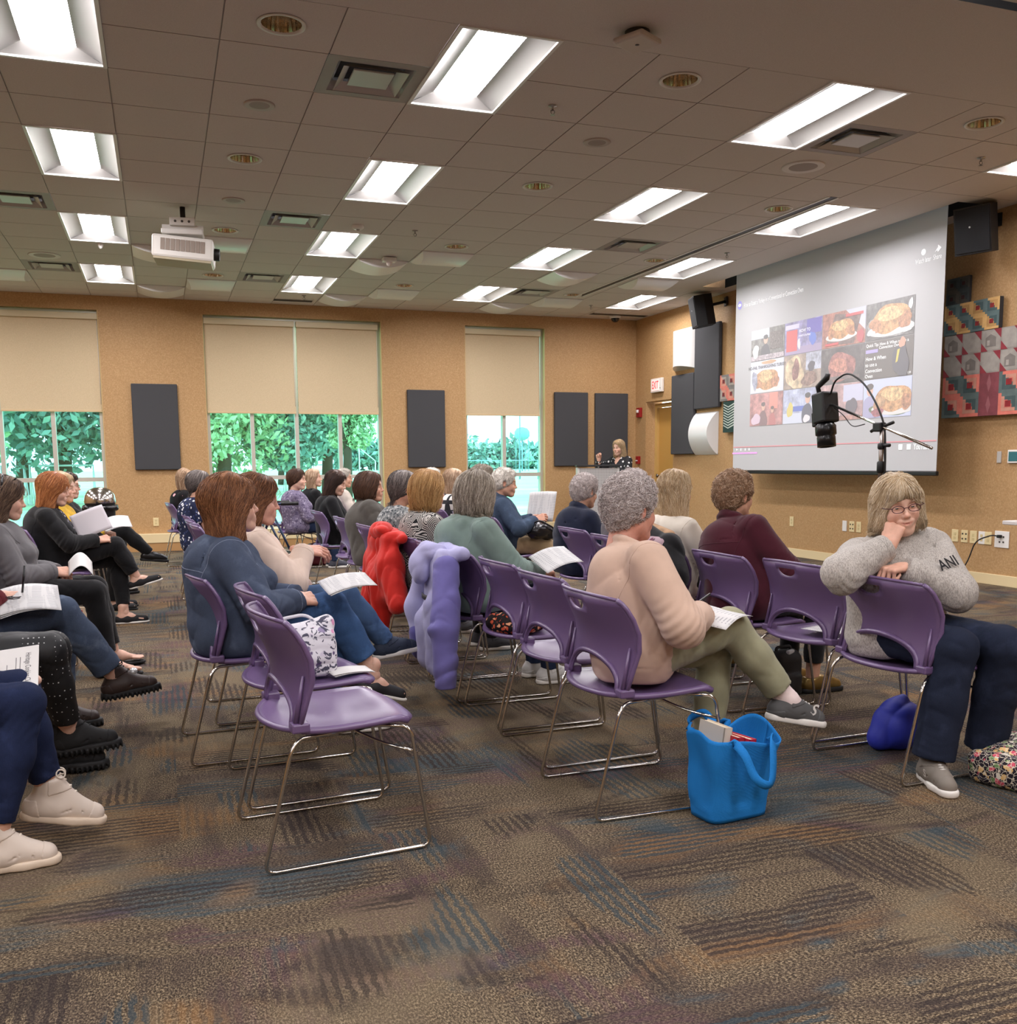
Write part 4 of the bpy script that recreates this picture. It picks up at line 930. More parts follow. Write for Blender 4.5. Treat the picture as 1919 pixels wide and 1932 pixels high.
# signs and devices on the walls
r = thing('exit_sign', 'white exit sign with red letters above the corner door', 'sign', (XW, 14.13, 2.45))
m = MB(); m.box((-.03, 0, 0), (.05, .36, .22), bev=.008); m.build('housing', plain((230, 226, 220), .4), r); m = MB(); m.box((-.058, .015, 0), (.004, .25, .17)); m.build('face', NT('lit_face').out((1, .75, .72, 1), .4, Emission_Color=(1, .55, .5, 1), Emission_Strength=.5), r)
m = MB(); put_text(m, 'EXIT', .17, (-.0615, .015, 0), (0, -1, 0), (0, 0, 1), bold=True, squeeze=.62); m.build('lettering', NT('lit_red').out((.9, .05, .06, 1), .4, Emission_Color=(1, .06, .06, 1), Emission_Strength=.9), r)
m = MB(); m.lathe([(.006, 0), (.006, -.006), (.001, -.006)], (-.058, -.15, -.05), 10, R=Matrix.Rotation(PI / 2, 3, 'Y')); m.build('indicator', M_BLACK, r)
M_RED = plain((150, 24, 26), .4)
r = thing('fire_strobe', 'red fire alarm strobe high beside the door recess', 'fire alarm', (XW, 14.76, 2.05)); m = MB(); m.box((-.025, 0, 0), (.05, .13, .16), bev=.008); m.build('housing', M_RED, r); m = MB(); m.box((-.06, 0, .02), (.03, .05, .05), bev=.008); m.build('strobe_lens', plain((235, 230, 225), .2), r)
r = thing('fire_pull_station', 'small red fire pull station low beside the corner door', 'fire alarm', (XW, 14.79, 1.26)); m = MB(); m.box((-.025, 0, 0), (.05, .09, .13), bev=.006); m.build('housing', M_RED, r); m = MB(); m.box((-.056, 0, -.01), (.014, .06, .02), bev=.004); m.build('pull_handle', plain((225, 220, 215), .4), r)
def outlet(loc, w_, h_, mat, lab, kind, face='right', nm='wall_outlet'):
    r = thing(nm, lab, 'outlet' if nm == 'wall_outlet' else 'switch', loc, 0 if face == 'right' else PI / 2 * 1, 'wall plates')
    m = MB(); m.box((-.005, 0, 0), (.01, w_, h_), bev=.003); m.build('plate', mat, r)
    m = MB(); rows = {1: [(0, .02), (0, -.02)], 2: [(-.022, .025), (.022, .025), (-.022, -.025), (.022, -.025)], 0: []}[kind]
    for y, z in rows: m.box((-.011, y, z), (.004, .028 if kind == 1 else .018, .028 if kind == 1 else .016), bev=.001)
    if rows: m.build('socket', plain((210, 190, 140), .4) if kind == 1 else plain((60, 52, 44), .5), r)
    return r
IV = plain((228, 208, 158), .4); WP = plain((232, 228, 222), .4)
o = outlet((-.1, YW, .42), .075, .12, IV, 'ivory outlet plate on the window wall below the left charcoal panel', 1, 'back')
for y, w_, mt, k, lab in ((10.52, .08, IV, 1, 'ivory outlet low on the screen wall, alone, left of the smiling woman'), (9.49, .075, WP, 0, 'blank pale plate, first of three at the smiling woman\'s shoulder'), (9.36, .09, IV, 2, 'ivory data plate, middle of three at the smiling woman\'s shoulder'), (9.24, .08, IV, 1, 'ivory plate half behind the smiling woman\'s shoulder'), (7.78, .085, IV, 1, 'ivory outlet, first in the row right of the smiling woman'), (7.655, .085, IV, 2, 'ivory data plate with four dark jacks'), (7.54, .085, IV, 1, 'ivory outlet between the jack plate and the white plate'), (7.435, .08, WP, 1, 'white outlet plate touching an ivory one'), (7.355, .085, IV, 1, 'ivory outlet just left of the plugged in plate')):
    outlet((XW, y, .45), w_, .125, mt, lab, k)
o = outlet((XW, 7.19, .45), .17, .16, WP, 'wide white outlet plate with the black cord plugged in', 2)
r = thing('power_cord', 'black cord curving down from the white wall plate', 'cord', (XW, 7.2, 0)); m = MB(); m.tube(round_path([(-.03, 0, .48), (-.07, .05, .49), (-.12, .2, .43), (-.16, .25, .2), (-.25, .33, .02), (-.3, .62, .008), (-.34, 1.1, .008)], .18), .0065, 8); m.build('cable', M_BLACK, r); m = MB(); m.box((-.03, 0, .48), (.04, .035, .03), bev=.006); m.build('plug', M_BLACK, r)
outlet((XW, 7.275, 1.24), .05, .11, plain((190, 186, 180), .4), 'grey light switch right of the projector screen', 0, nm='light_switch')
r = thing('wall_tablet', 'white framed touch panel on the wall at the right edge', 'control panel', (XW, 7.09, 1.245)); m = MB(); m.box((-.01, 0, 0), (.02, .15, .125), bev=.004); m.build('bezel', WP, r); m = MB(); m.box((-.0215, 0, 0), (.002, .12, .09)); m.build('display', plain((40, 92, 100), .15), r)
def loudspeaker(loc, rz, lab, tilt=.18):
    r = thing('loudspeaker', lab, 'loudspeaker', loc, rz, 'wall loudspeakers'); R = Matrix.Rotation(tilt, 3, 'Y')
    m = MB(); P = [(.0, -.11), (.0, .11), (.13, .17), (.27, .17), (.27, -.17), (.13, -.17)]; V = [R @ Vector((x, y, z)) for z in (-.22, .2) for x, y in P]; n = 6
    m.add(V, [tuple(range(n)), tuple(range(2 * n - 1, n - 1, -1))] + [(k, n + k, n + (k + 1) % n, (k + 1) % n) for k in range(n)]); m.build('cabinet', plain((16, 17, 20), .55), r)
    m = MB(); m.box(R @ Vector((.273, 0, -.01)), (.008, .31, .39), R=R, bev=.003); m.build('grille', plain((22, 23, 27), .8), r); m = MB(); m.lathe([(.009, 0), (.001, .003)], R @ Vector((.278, -.02, .02)), 12, R=R @ Matrix.Rotation(PI / 2, 3, 'Y')); m.build('badge', plain((200, 200, 200), .3), r)
    m = MB(); m.tube([R @ Vector((0, 0, .05)), (-.2, 0, .1)], .02, 10); m.box((-.2, 0, .1), (.02, .12, .12)); m.build('bracket', M_BLACK, r)
loudspeaker((7.42, 12.22, 3.36), PI - .3, 'black angled loudspeaker left of the projector screen'); loudspeaker((7.42, 7.38, 3.38), PI + .35, 'black angled loudspeaker right of the screen at the top right edge')
# fabric quilt panels
def quilt(name, y0, y1, z0, z1, cells_y, cells_z, painter, lab, th=.05):
    r = thing(name, lab, 'quilt panel', (XW - .022, (y0 + y1) / 2, (z0 + z1) / 2)); W, Hh = y1 - y0, z1 - z0
    m = MB(); m.box((-th / 2, 0, 0), (th, W, Hh), bev=.006); m.build('backing', plain((40, 38, 40), .8), r)
    m = MB(); mats = []; mi = {}
    def put(pts, rgb, lift):
        if rgb not in mi: mi[rgb] = len(mats); mats.append(cloth(rgb, var=.1))
        m.add([(-th - .001 - lift * .0012, W / 2 - u * W, z * Hh - Hh / 2) for u, z in pts], [tuple(range(len(pts)))], mi[rgb])
    cu, cz = 1 / cells_y, 1 / cells_z
    for i in range(cells_y):
        for j in range(cells_z): painter(lambda pts, rgb, lift=0, i=i, j=j: put([((i + p[0]) * cu, (j + p[1]) * cz) for p in pts], rgb, lift), i, j)
    m.build('patchwork', mats, r)
SQ = lambda a: [(a, a), (1 - a, a), (1 - a, 1 - a), (a, 1 - a)]
def logcabin(A1, A2, B1, B2, ctr):
    def f(put, i, j):
        for k, s in enumerate((0, .16, .32)):
            a = s; b = 1 - s; t_ = .16; ca, cb = ((A1, B1), (A2, B2), (A1, B1))[k]
            if (i + j) % 2: ca, cb = cb, ca
            put([(a, a), (b, a), (b, a + t_), (a, a + t_)], ca, k); put([(a, a + t_), (a + t_, a + t_), (a + t_, b), (a, b)], ca, k); put([(a + t_, b - t_), (b, b - t_), (b, b), (a + t_, b)], cb, k); put([(b - t_, a + t_), (b, a + t_), (b, b - t_), (b - t_, b - t_)], cb, k)
        put(SQ(.36), ctr, 4)
    return f
def bigq(put, i, j):
    if j >= 2 or i == 2: put(SQ(0), (152, 146, 138))
    g = (126, 120, 114)
    if j >= 2:
        put(SQ(.06), (160, 154, 146), 1); R_ = (140, 52, 60)
        put([(.62, 1), (1, 1), (1, .55)], R_, 2); put([(0, 0), (.35, 0), (0, .42)], R_, 2)
        if (i + j) % 2: put([(.22, .2), (.75, .2), (.75, .62), (.48, .78), (.22, .62)], g, 2); put([(.3, .26), (.44, .26), (.44, .5), (.3, .5)], (166, 158, 150), 3)
    elif i == 2: put(SQ(0), (128, 66, 72), 1); put([(.5, .1), (.62, .5), (.5, .95), (.38, .5)], (150, 92, 96), 2)
    else: logcabin((92, 108, 106), (70, 88, 88), (214, 120, 104), (196, 140, 120), (140, 36, 40))(put, i, j)
quilt('quilt_panel', 6.55, 7.97, 1.64, 2.455, 6, 4, bigq, 'large quilted wall panel with grey squares, red triangles and log cabin blocks'); quilt('quilt_panel', 7.3, 7.99, 2.46, 2.755, 4, 2, logcabin((96, 116, 116), (74, 96, 98), (214, 172, 110), (190, 148, 92), (140, 44, 44)), 'small quilted panel of teal and yellow blocks above the large quilt')
quilt('quilt_panel', 7.70, 8.0, 2.75, 3.02, 2, 2, logcabin((70, 78, 78), (60, 66, 68), (88, 84, 76), (78, 76, 70), (70, 40, 40)), 'dim grey quilted square topmost beside the screen edge', .03); quilt('quilt_panel', 11.6, 12.185, 2.07, 2.435, 3, 2, logcabin((120, 116, 112), (160, 150, 140), (206, 120, 104), (196, 140, 120), (110, 40, 40)), 'small pink and grey quilted panel left of the screen edge')
def fern(put, i, j):
    put(SQ(0), (22, 58, 50))
    for k in range(9):
        z = .12 + .085 * k; put([(.28, z), (.62, z + .1), (.60, z + .14), (.28, z + .035)], (190, 200, 190), 1); put([(.28, z), (.02, z + .1), (.03, z + .13), (.28, z + .035)], (190, 200, 190), 1)
quilt('fern_banner', 11.62, 12.09, 1.63, 2.06, 1, 1, fern, 'dark green banner with a pale fern leaf beside the screen')

# ------------------------------------------------------------------ projector screen and picture
XS = 7.2
scn = thing('projection_screen', 'large white projection screen lowered from the ceiling', 'projector screen', (XS, 9.445, 0))
t = NT('screen_cloth'); t.out((.50, .50, .505, 1), .8, spec=.15, Emission_Color=(.9, .95, 1, 1), Emission_Strength=.05); m = MB(); m.box((.004, 0, 2.41), (.004, 3.625, 2.6)); m.build('screen_fabric', t.m, scn)
m = MB(); m.box((.004, 0, 1.085), (.04, 3.66, .045), bev=.008); m.build('weight_bar', M_BLACK, scn)
def glow(rgb, s=.38, nz=None):
    key = ('glow', rgb, s, nz); s = s * 1.0
    if key not in _MC:
        t = NT('projected_light'); c = lin(*rgb); t.out(tuple(min(.6, .26 + x * .32) for x in c[:3]) + (1,), .8, spec=.1, Emission_Strength=s)
        if nz:
            n = t.noise(t.co(), nz, 4, .7); e = t.ramp(n.outputs[0], [(.35, tuple(x * .35 for x in c[:3]) + (1,)), (.55, c), (.7, tuple(min(1, x * 1.5 + .1) for x in c[:3]) + (1,))]); t.L(e, t.b.inputs['Emission Color']); t.L(t.ramp(n.outputs[0], [(.35, tuple(.24 + x * .18 for x in c[:3]) + (1,)), (.7, tuple(.3 + x * .28 for x in c[:3]) + (1,))]), t.b.inputs['Base Color'])
        else: t.b.inputs['Emission Color'].default_value = c
        _MC[key] = t.m
    return _MC[key]
CY = [10.88, 10.17, 9.455, 8.725, 8.0]; CZ = [2.87, 2.48, 2.075, 1.665]
class Pic:
    def __init__(s, i, j): s.y0, s.z0, s.w, s.h = CY[i], CZ[j + 1] + .004, CY[i] - CY[i + 1] - .008, CZ[j] - CZ[j + 1] - .008; s.m = MB(); s.mats = []; s.k = 0; s.idx = {}
    def mi(s, mt):
        if mt.name not in s.idx: s.idx[mt.name] = len(s.mats); s.mats.append(mt)
        return s.idx[mt.name]
    def P(s, u, v): return (-.0006 - .0004 * s.k, s.y0 - 9.445 - u * s.w, s.z0 + v * s.h)
    def poly(s, pts, mt): s.k += 1; s.m.add([s.P(*p) for p in pts], [tuple(range(len(pts)))], s.mi(mt)); return s
    def rect(s, a, b, c, d, mt): return s.poly([(a, b), (c, b), (c, d), (a, d)], mt)
    def blob(s, cu, cv, ru, rv, mt, seed=0, rough=.12, n=28, a0=0, a1=2 * PI):
        r_ = np.random.RandomState(seed); ph = r_.uniform(0, 6, 3); return s.poly([(min(1, max(0, cu + ru * q * math.cos(a))), min(1, max(0, cv + rv * q * math.sin(a)))) for a in np.linspace(a0, a1, n, endpoint=False) for q in [1 + rough * (math.sin(2 * a + ph[0]) + .6 * math.sin(3 * a + ph[1]) + .4 * math.sin(5 * a + ph[2]))]], mt)
    def text(s, txt, u, v, size, rgb, align='LEFT'): s.k += 1; put_text(s.m, txt, size, s.P(u, v), (0, -1, 0), (0, 0, 1), s.mi(glow(rgb, .5)), align, True); return s
    def turkey(s, cu, cv, k, seed=1):
        s.blob(cu, cv - .25 * k, .42 * k, .16 * k, glow((235, 232, 228)), seed, .03); s.blob(cu, cv, .33 * k, .34 * k, glow((226, 160, 84), .42, 16), seed, .08)
        s.blob(cu - .02, cv + .1 * k, .2 * k, .18 * k, glow((246, 200, 130), .45, 22), seed + 1, .1); s.blob(cu - .27 * k, cv - .12 * k, .11 * k, .16 * k, glow((214, 140, 78), .4, 20), seed + 2, .15); s.blob(cu + .26 * k, cv - .1 * k, .12 * k, .17 * k, glow((206, 132, 70), .4, 20), seed + 3, .15); return s
    def person(s, cu, k, body, hairc, v0=.0):
        s.blob(cu, v0 + .16 * k, .13 * k, .3 * k, glow(body), 3, .05); s.blob(cu, v0 + .58 * k, .055 * k, .12 * k, glow((226, 176, 150)), 4, .02); s.blob(cu, v0 + .66 * k, .06 * k, .07 * k, glow(hairc), 5, .05); return s
    def done(s, lab): s.m.build('video_thumbnail', s.mats, scn, lab)
p = Pic(0, 0).rect(0, 0, 1, 1, glow((120, 116, 110), .4, 14)); p.rect(0, .7, .55, 1, glow((206, 214, 226))); p.person(.45, 1.1, (44, 42, 50), (30, 26, 26)); p.rect(.58, .3, .95, .85, glow((100, 84, 74), .4, 40)).rect(0, 0, 1, .16, glow((206, 190, 196), .4, 20)); p.blob(.15, .3, .1, .2, glow((236, 236, 236)), 8); p.done('projected kitchen demonstration picture')
p = Pic(1, 0).rect(0, 0, 1, 1, glow((150, 140, 196), .4, 6)); p.rect(0, 0, 1, .22, glow((170, 152, 190))).rect(.05, .1, .35, .75, glow((222, 70, 66))).rect(.6, .55, .98, .98, glow((96, 84, 190))); p.blob(.76, .4, .09, .2, glow((84, 120, 220)), 2).blob(.4, .3, .04, .16, glow((240, 236, 240)), 3); p.rect(.02, .78, .4, .92, glow((220, 214, 240))).text('HOW TO', .55, .68, .05, (245, 245, 255), 'CENTER').text('roast a turkey', .55, .54, .04, (245, 245, 255), 'CENTER'); p.done('projected picture with a red cup and blue bottle')
p = Pic(2, 0).rect(0, 0, 1, 1, glow((196, 120, 96), .4, 8)); p.poly([(.55, 1), (1, 1), (1, .35)], glow((206, 210, 232))); p.poly([(.1, .1), (.75, .02), (.9, .8), (.3, .95)], glow((120, 84, 74), .4, 10)); p.turkey(.45, .5, .85, 11); p.rect(.55, .8, .95, .88, glow((206, 60, 60))).rect(.08, .06, .4, .13, glow((220, 70, 70))); p.blob(.9, .2, .07, .2, glow((196, 66, 74)), 5); p.done('projected picture of a roast turkey in a pan')
p = Pic(3, 0).rect(0, 0, 1, 1, glow((96, 92, 90), .4, 10)); p.blob(.5, .35, .46, .3, glow((170, 168, 166), .4, 18), 3).turkey(.52, .52, 1.15, 21); p.blob(.92, .8, .04, .14, glow((240, 240, 240)), 7).blob(.12, .2, .1, .06, glow((236, 236, 236)), 6).blob(.85, .14, .1, .06, glow((236, 236, 236)), 9); p.done('projected close picture of a golden roast turkey')
p = Pic(0, 1).rect(0, 0, 1, 1, glow((226, 228, 240))); p.turkey(.5, .4, 1.0, 31); p.blob(.56, .93, .2, .06, glow((206, 160, 110)), 5).text('NO-FAIL THANKSGIVING TURKEY', .5, .8, .052, (40, 38, 44), 'CENTER').blob(.14, .4, .08, .3, glow((176, 180, 206), .4, 12), 2); p.done('projected picture headed no-fail thanksgiving turkey')
p = Pic(1, 1).rect(0, 0, 1, 1, glow((176, 150, 130), .4, 6)); p.blob(.3, .45, .26, .5, glow((236, 206, 160), .42, 8), 3).blob(.33, .55, .1, .3, glow((150, 80, 60), .4, 14), 4).rect(.6, .5, 1, 1, glow((206, 210, 230), .4, 6)).blob(.75, .6, .1, .14, glow((60, 56, 70)), 8).blob(.7, .25, .2, .2, glow((150, 104, 80), .4, 14), 9); p.done('projected picture of hands carving meat')
p = Pic(2, 1).rect(0, 0, 1, 1, glow((74, 60, 58), .3, 5)); p.blob(.48, .45, .36, .36, glow((176, 92, 78), .4, 12), 13, .12).blob(.42, .5, .2, .2, glow((216, 130, 100), .4, 18), 14).rect(.1, .1, .9, .2, glow((110, 84, 80), .35, 10)); p.done('projected picture of a dark roast on a board')
p = Pic(3, 1).rect(0, 0, 1, 1, glow((92, 82, 74), .3)); p.text('Quick Tip: How & When to use a', .02, .89, .046, (245, 245, 245)).text('Convection Oven', .3, .8, .044, (245, 245, 245)).rect(.02, .69, .28, .78, glow((176, 160, 235))).text('How & When', .02, .54, .055, (250, 250, 250)).text('to use a', .02, .38, .055, (250, 250, 250)).text('Convection', .02, .22, .055, (250, 250, 250)).text('Oven', .02, .08, .055, (250, 250, 250)); p.blob(.76, .38, .17, .42, glow((64, 62, 76), .3), 3).blob(.78, .85, .07, .12, glow((226, 160, 130)), 4).poly([(.66, .35), (.7, .38), (.74, .7), (.69, .68)], glow((230, 206, 60))).text('1:38', .94, .06, .03, (245, 245, 245), 'CENTER'); p.done('projected picture with the convection oven caption')
p = Pic(0, 2).rect(0, 0, 1, 1, glow((206, 130, 124), .4, 6)); p.rect(.6, .5, .85, 1, glow((236, 140, 120))).person(.42, 1.0, (120, 70, 72), (80, 50, 44)).person(.7, .8, (190, 90, 84), (90, 60, 50)).blob(.2, .2, .15, .16, glow((226, 196, 214)), 4); p.done('projected reddish kitchen picture')
p = Pic(1, 2).rect(0, 0, 1, 1, glow((196, 204, 236), .4, 5)); p.rect(.0, .0, 1, .3, glow((216, 222, 240))).rect(.25, .35, .62, .5, glow((56, 96, 200))).blob(.2, .4, .09, .2, glow((226, 206, 90)), 4).person(.68, 1.2, (50, 56, 84), (40, 34, 36)).blob(.66, .12, .1, .1, glow((240, 236, 240)), 6); p.done('projected picture of a cook with a yellow badge')
p = Pic(2, 2).rect(0, 0, 1, 1, glow((196, 150, 150), .4, 6)); p.rect(.55, .5, 1, .95, glow((206, 206, 232))).person(.35, 1.1, (226, 190, 196), (90, 70, 64)).blob(.75, .35, .12, .25, glow((70, 60, 76)), 5).rect(0, 0, 1, .12, glow((190, 120, 100), .4, 12)); p.done('projected picture half hidden by the camera')
p = Pic(3, 2).rect(0, 0, 1, 1, glow((206, 214, 246))); p.person(.14, 1.25, (170, 166, 206), (60, 44, 40)); p.blob(.55, .2, .42, .15, glow((90, 120, 60), .4, 14), 3).turkey(.64, .48, 1.05, 41).blob(.36, .4, .13, .12, glow((214, 160, 100), .4, 14), 6).blob(.32, .14, .14, .1, glow((170, 50, 70), .4, 18), 8); p.done('projected picture of a man beside a turkey platter')
m = MB(); S3 = lambda y, z: (-.0012, y - 9.445, z)
put_text(m, 'How to Roast a Turkey in a Conventional or Convection Oven', .082, S3(11.07, 3.217), (0, -1, 0), (0, 0, 1), 0, 'LEFT', squeeze=.585)
put_text(m, 'Watch later', .07, S3(7.925, 3.175), (0, -1, 0), (0, 0, 1), 0, squeeze=.62); put_text(m, 'Share', .07, S3(7.737, 3.175), (0, -1, 0), (0, 0, 1), 0, squeeze=.7); put_text(m, 'YouTube', .085, S3(7.84, 1.352), (0, -1, 0), (0, 0, 1), 0, bold=True, squeeze=.68)
for y in (8.135, 8.016):
    V = [S3(y + a, 1.353 + b) for a, b in ((-.028, -.028), (.028, -.028), (.028, .028), (-.028, .028))]; m.add(V, [(0, 1, 2, 3)])
for k, y in enumerate((11.16, 11.07, 10.97, 10.88)): m.add([S3(y - .02, 1.375), S3(y + .02, 1.36), S3(y + .02, 1.39)] if k == 0 else [S3(y - .012, 1.36), S3(y + .012, 1.36), S3(y + .012, 1.39), S3(y - .012, 1.39)], [(0, 1, 2)] if k == 0 else [(0, 1, 2, 3)])
c = [S3(7.925 + .03 * math.cos(a), 3.256 + .03 * math.sin(a)) for a in np.linspace(0, 2 * PI, 24)[:-1]]; m.add(c, [tuple(range(23))])
m.add([S3(7.735 - a, 3.254 + b) for a, b in ((.045, .0), (.0, .035), (.0, .012), (-.04, -.03), (-.01, -.014), (.0, -.035))], [(0, 1, 2, 3, 4, 5)])
m.build('overlay_lettering', glow((255, 255, 255), .55), scn)
m = MB(); m.box((-.0005, 0, 1.408), (.001, 3.6, .012)); m.build('progress_line', glow((240, 120, 130), .3), scn); m = MB(); m.box((-.0005, 1.54, 1.328), (.001, .57, .02)); m.build('progress_bar', glow((240, 140, 235), .5), scn)
m = MB(); c = [S3(11.165 + .05 * math.cos(a), 3.235 + .055 * math.sin(a)) for a in np.linspace(0, 2 * PI, 24)[:-1]]; m.add(c, [tuple(range(23))]); c = [(x - .001, y, z) for x, y, z in [S3(11.165 + .035 * math.cos(a), 3.235 + .02 * math.sin(a)) for a in np.linspace(0, 2 * PI, 24)[:-1]]]; m.add(c, [tuple(range(23))], 1); m.build('channel_badge', [glow((120, 110, 220), .4), glow((245, 245, 255), .5)], scn)

# ------------------------------------------------------------------ projector, lectern, camera stand, table edge
pr = thing('projector', 'white projector hanging from the ceiling on a bracket', 'projector', (.305, 9.72, 3.18), math.radians(-6))
R = Matrix.Rotation(math.radians(4), 3, 'Y'); PW = plain((226, 222, 214), .4)
m = MB(); m.box((0, 0, 0), (.53, .42, .20), R=R, bev=.022); bd = m.build('body', PW, pr)
m = MB()
for k in range(9): m.box(R @ Vector((-.17 + .043 * k, -.213, .015)), (.036, .006, .10), R=R)
m.build('vent_grille', plain((150, 136, 124), .7), bd)
m = MB(); m.box(R @ Vector((.0, -.02, -.105)), (.5, .36, .02), R=R); m.build('underside', plain((176, 164, 136), .6), bd); m = MB(); m.lathe([(.055, 0), (.055, .05), (.045, .055), (.03, .03), (.001, .028)], R @ Vector((.262, -.03, .0)), 24, R=R @ Matrix.Rotation(PI / 2, 3, 'Y')); m.build('lens', M_BLACK, pr)
m = MB(); m.box((0, -.02, .15), (.36, .3, .05), bev=.01); m.box((0, -.06, .2), (.36, .02, .05)); m.box((0, -.05, .25), (.22, .12, .07), bev=.004); m.build('mount_bracket', WP, pr); m = MB(); m.tube([(0, 0, .25), (0, 0, .40)], .024, 12); m.build('mount_pole', M_BLACK, pr)
m = MB()
for x in (-.06, 0, .06): m.lathe([(.012, 0), (.001, .004)], (x, -.112, .25), 8, R=Matrix.Rotation(PI / 2, 3, 'X'))
m.build('bolt', plain((90, 86, 82), .4, .5), pr)
lc = thing('lectern', 'grey lectern with a perforated front panel and black top', 'lectern', (6.30, 13.6, 0), math.radians(-20))
m = MB()
for s in (-1, 1): m.box((s * .30, 0, .58), (.035, .42, 1.14), bev=.006)
m.box((0, .18, .6), (.58, .02, .9)); m.build('side_frame', plain((206, 204, 200), .45), lc)
t = NT('perforated_metal'); v = t.voro(t.co(), 42, rnd=0.0); t.out(t.ramp(v.outputs['Distance'], [(.30, lin(110, 108, 106)), (.34, lin(190, 188, 186))]), .5, .2); m = MB(); m.box((0, -.2, .6), (.56, .02, 1.08)); m.build('front_panel', t.m, lc)
m = MB(); m.box((0, 0, 1.175), (.66, .5, .03), bev=.006); m.build('top', plain((26, 25, 25), .5), lc); m = MB(); m.box((0, 0, .02), (.72, .48, .04), bev=.01); m.build('base', plain((40, 39, 38), .6), lc)
cs = thing('camera_stand', 'tall stand with a horizontal boom arm in front of the screen', 'stand', (5.2, 6.08, 0))
m = MB(); m.tube([(0, 0, .05), (0, 0, 1.02)], .022, 12); m.build('lower_pole', M_BLACK, cs); m = MB(); m.tube([(0, 0, 1.0), (0, 0, 1.45)], .017, 12); m.build('upper_pole', plain((150, 140, 134), .3, .9), cs)
m = MB(); m.lathe([(.022, 1.12), (.028, 1.13), (.028, 1.2), (.022, 1.21)], n=16); m.lathe([(.022, 1.30), (.028, 1.31), (.028, 1.34), (.02, 1.35)], n=16); m.tube([(.0, -.02, 1.33), (.0, -.09, 1.33)], .014, 8); m.build('collar', M_BLACK, cs)
for k in range(3):
    a = 2 * PI * k / 3 + .4; m = MB(); m.tube([(0, 0, .35), (.42 * math.cos(a), .42 * math.sin(a), .015)], .013, 8); m.build('leg', M_BLACK, cs)
m = MB(); a_, b_ = A(0, .62, 1.68), A(0, -.52, 1.30); m.tube([a_, b_], .011, 10); m.build('boom_arm', M_CHROME, cs); m = MB(); m.box((0, .03, 1.47), (.06, .09, .07), bev=.01); m.tube([(0, 0, 1.47), (0, -.12, 1.5)], .013, 8); m.tube([(0, .05, 1.47), (0, .12, 1.44)], .013, 8); m.build('clamp', M_BLACK, cs)
cm = thing('video_camera', 'black video camera pointing down from the end of the boom arm', 'camera', (5.2, 6.77, 1.62)); R = Matrix.Rotation(math.radians(-8), 3, 'X')
m = MB(); m.box(R @ Vector((0, -.01, .03)), (.16, .15, .25), R=R, bev=.015); m.build('body', M_BLACK, cm); m = MB(); m.lathe([(.07, -.10), (.085, -.12), (.085, -.19), (.07, -.2), (.075, -.21), (.075, -.29), (.06, -.29), (.05, -.22), (.001, -.21)], R @ Vector((0, 0, 0)), 24, R=R); m.build('lens', plain((16, 16, 18), .3), cm)
m = MB(); m.tube([R @ Vector(p) for p in ((0, .05, .15), (0, .07, .22), (0, -.05, .27), (0, -.07, .30))], [.02, .022, .026, .02], 8); m.build('viewfinder', M_BLACK, cm); m = MB(); m.box(R @ Vector((0, .09, -.05)), (.1, .05, .12), R=R, bev=.01); m.build('grip', M_BLACK, cm)
r = thing('camera_cable', 'black cable arching from the camera to the stand', 'cable', (5.2, 6.4, 1.6)); m = MB(); m.tube(round_path([(0, .3, .16), (0, .26, .26), (0, .1, .32), (0, -.1, .22), (0, -.25, .05), (0, -.35, -.12), (.01, -.36, -.4), (.01, -.35, -.75)], .25), .0075, 8); m.build('cable', M_BLACK, r); m = MB(); m.tube(round_path([(.02, .28, .05), (.02, .15, -.02), (.02, .05, -.12), (.02, -.1, -.1)], .1), .004, 6); m.tube(round_path([(.02, -.3, -.1), (.03, -.33, -.4), (.03, -.38, -.8)], .1), .006, 6); m.build('thin_cable', M_BLACK, r)
r = thing('folding_table', 'pale table whose end shows at the right edge', 'table', (6.2, 4.6, 0)); m = MB(); m.box((0, 0, .755), (.75, 1.8, .03), bev=.006); m.build('tabletop', plain((214, 208, 204), .5), r)
for x in (-.3, .3):
    for y in (-.75, .75): m = MB(); m.tube([(x, y, .74), (x, y, .03)], .016, 10); m.lathe([(.022, 0), (.022, .03)], (x, y, 0), 10); m.build('leg', plain((60, 58, 58), .4, .6), r)
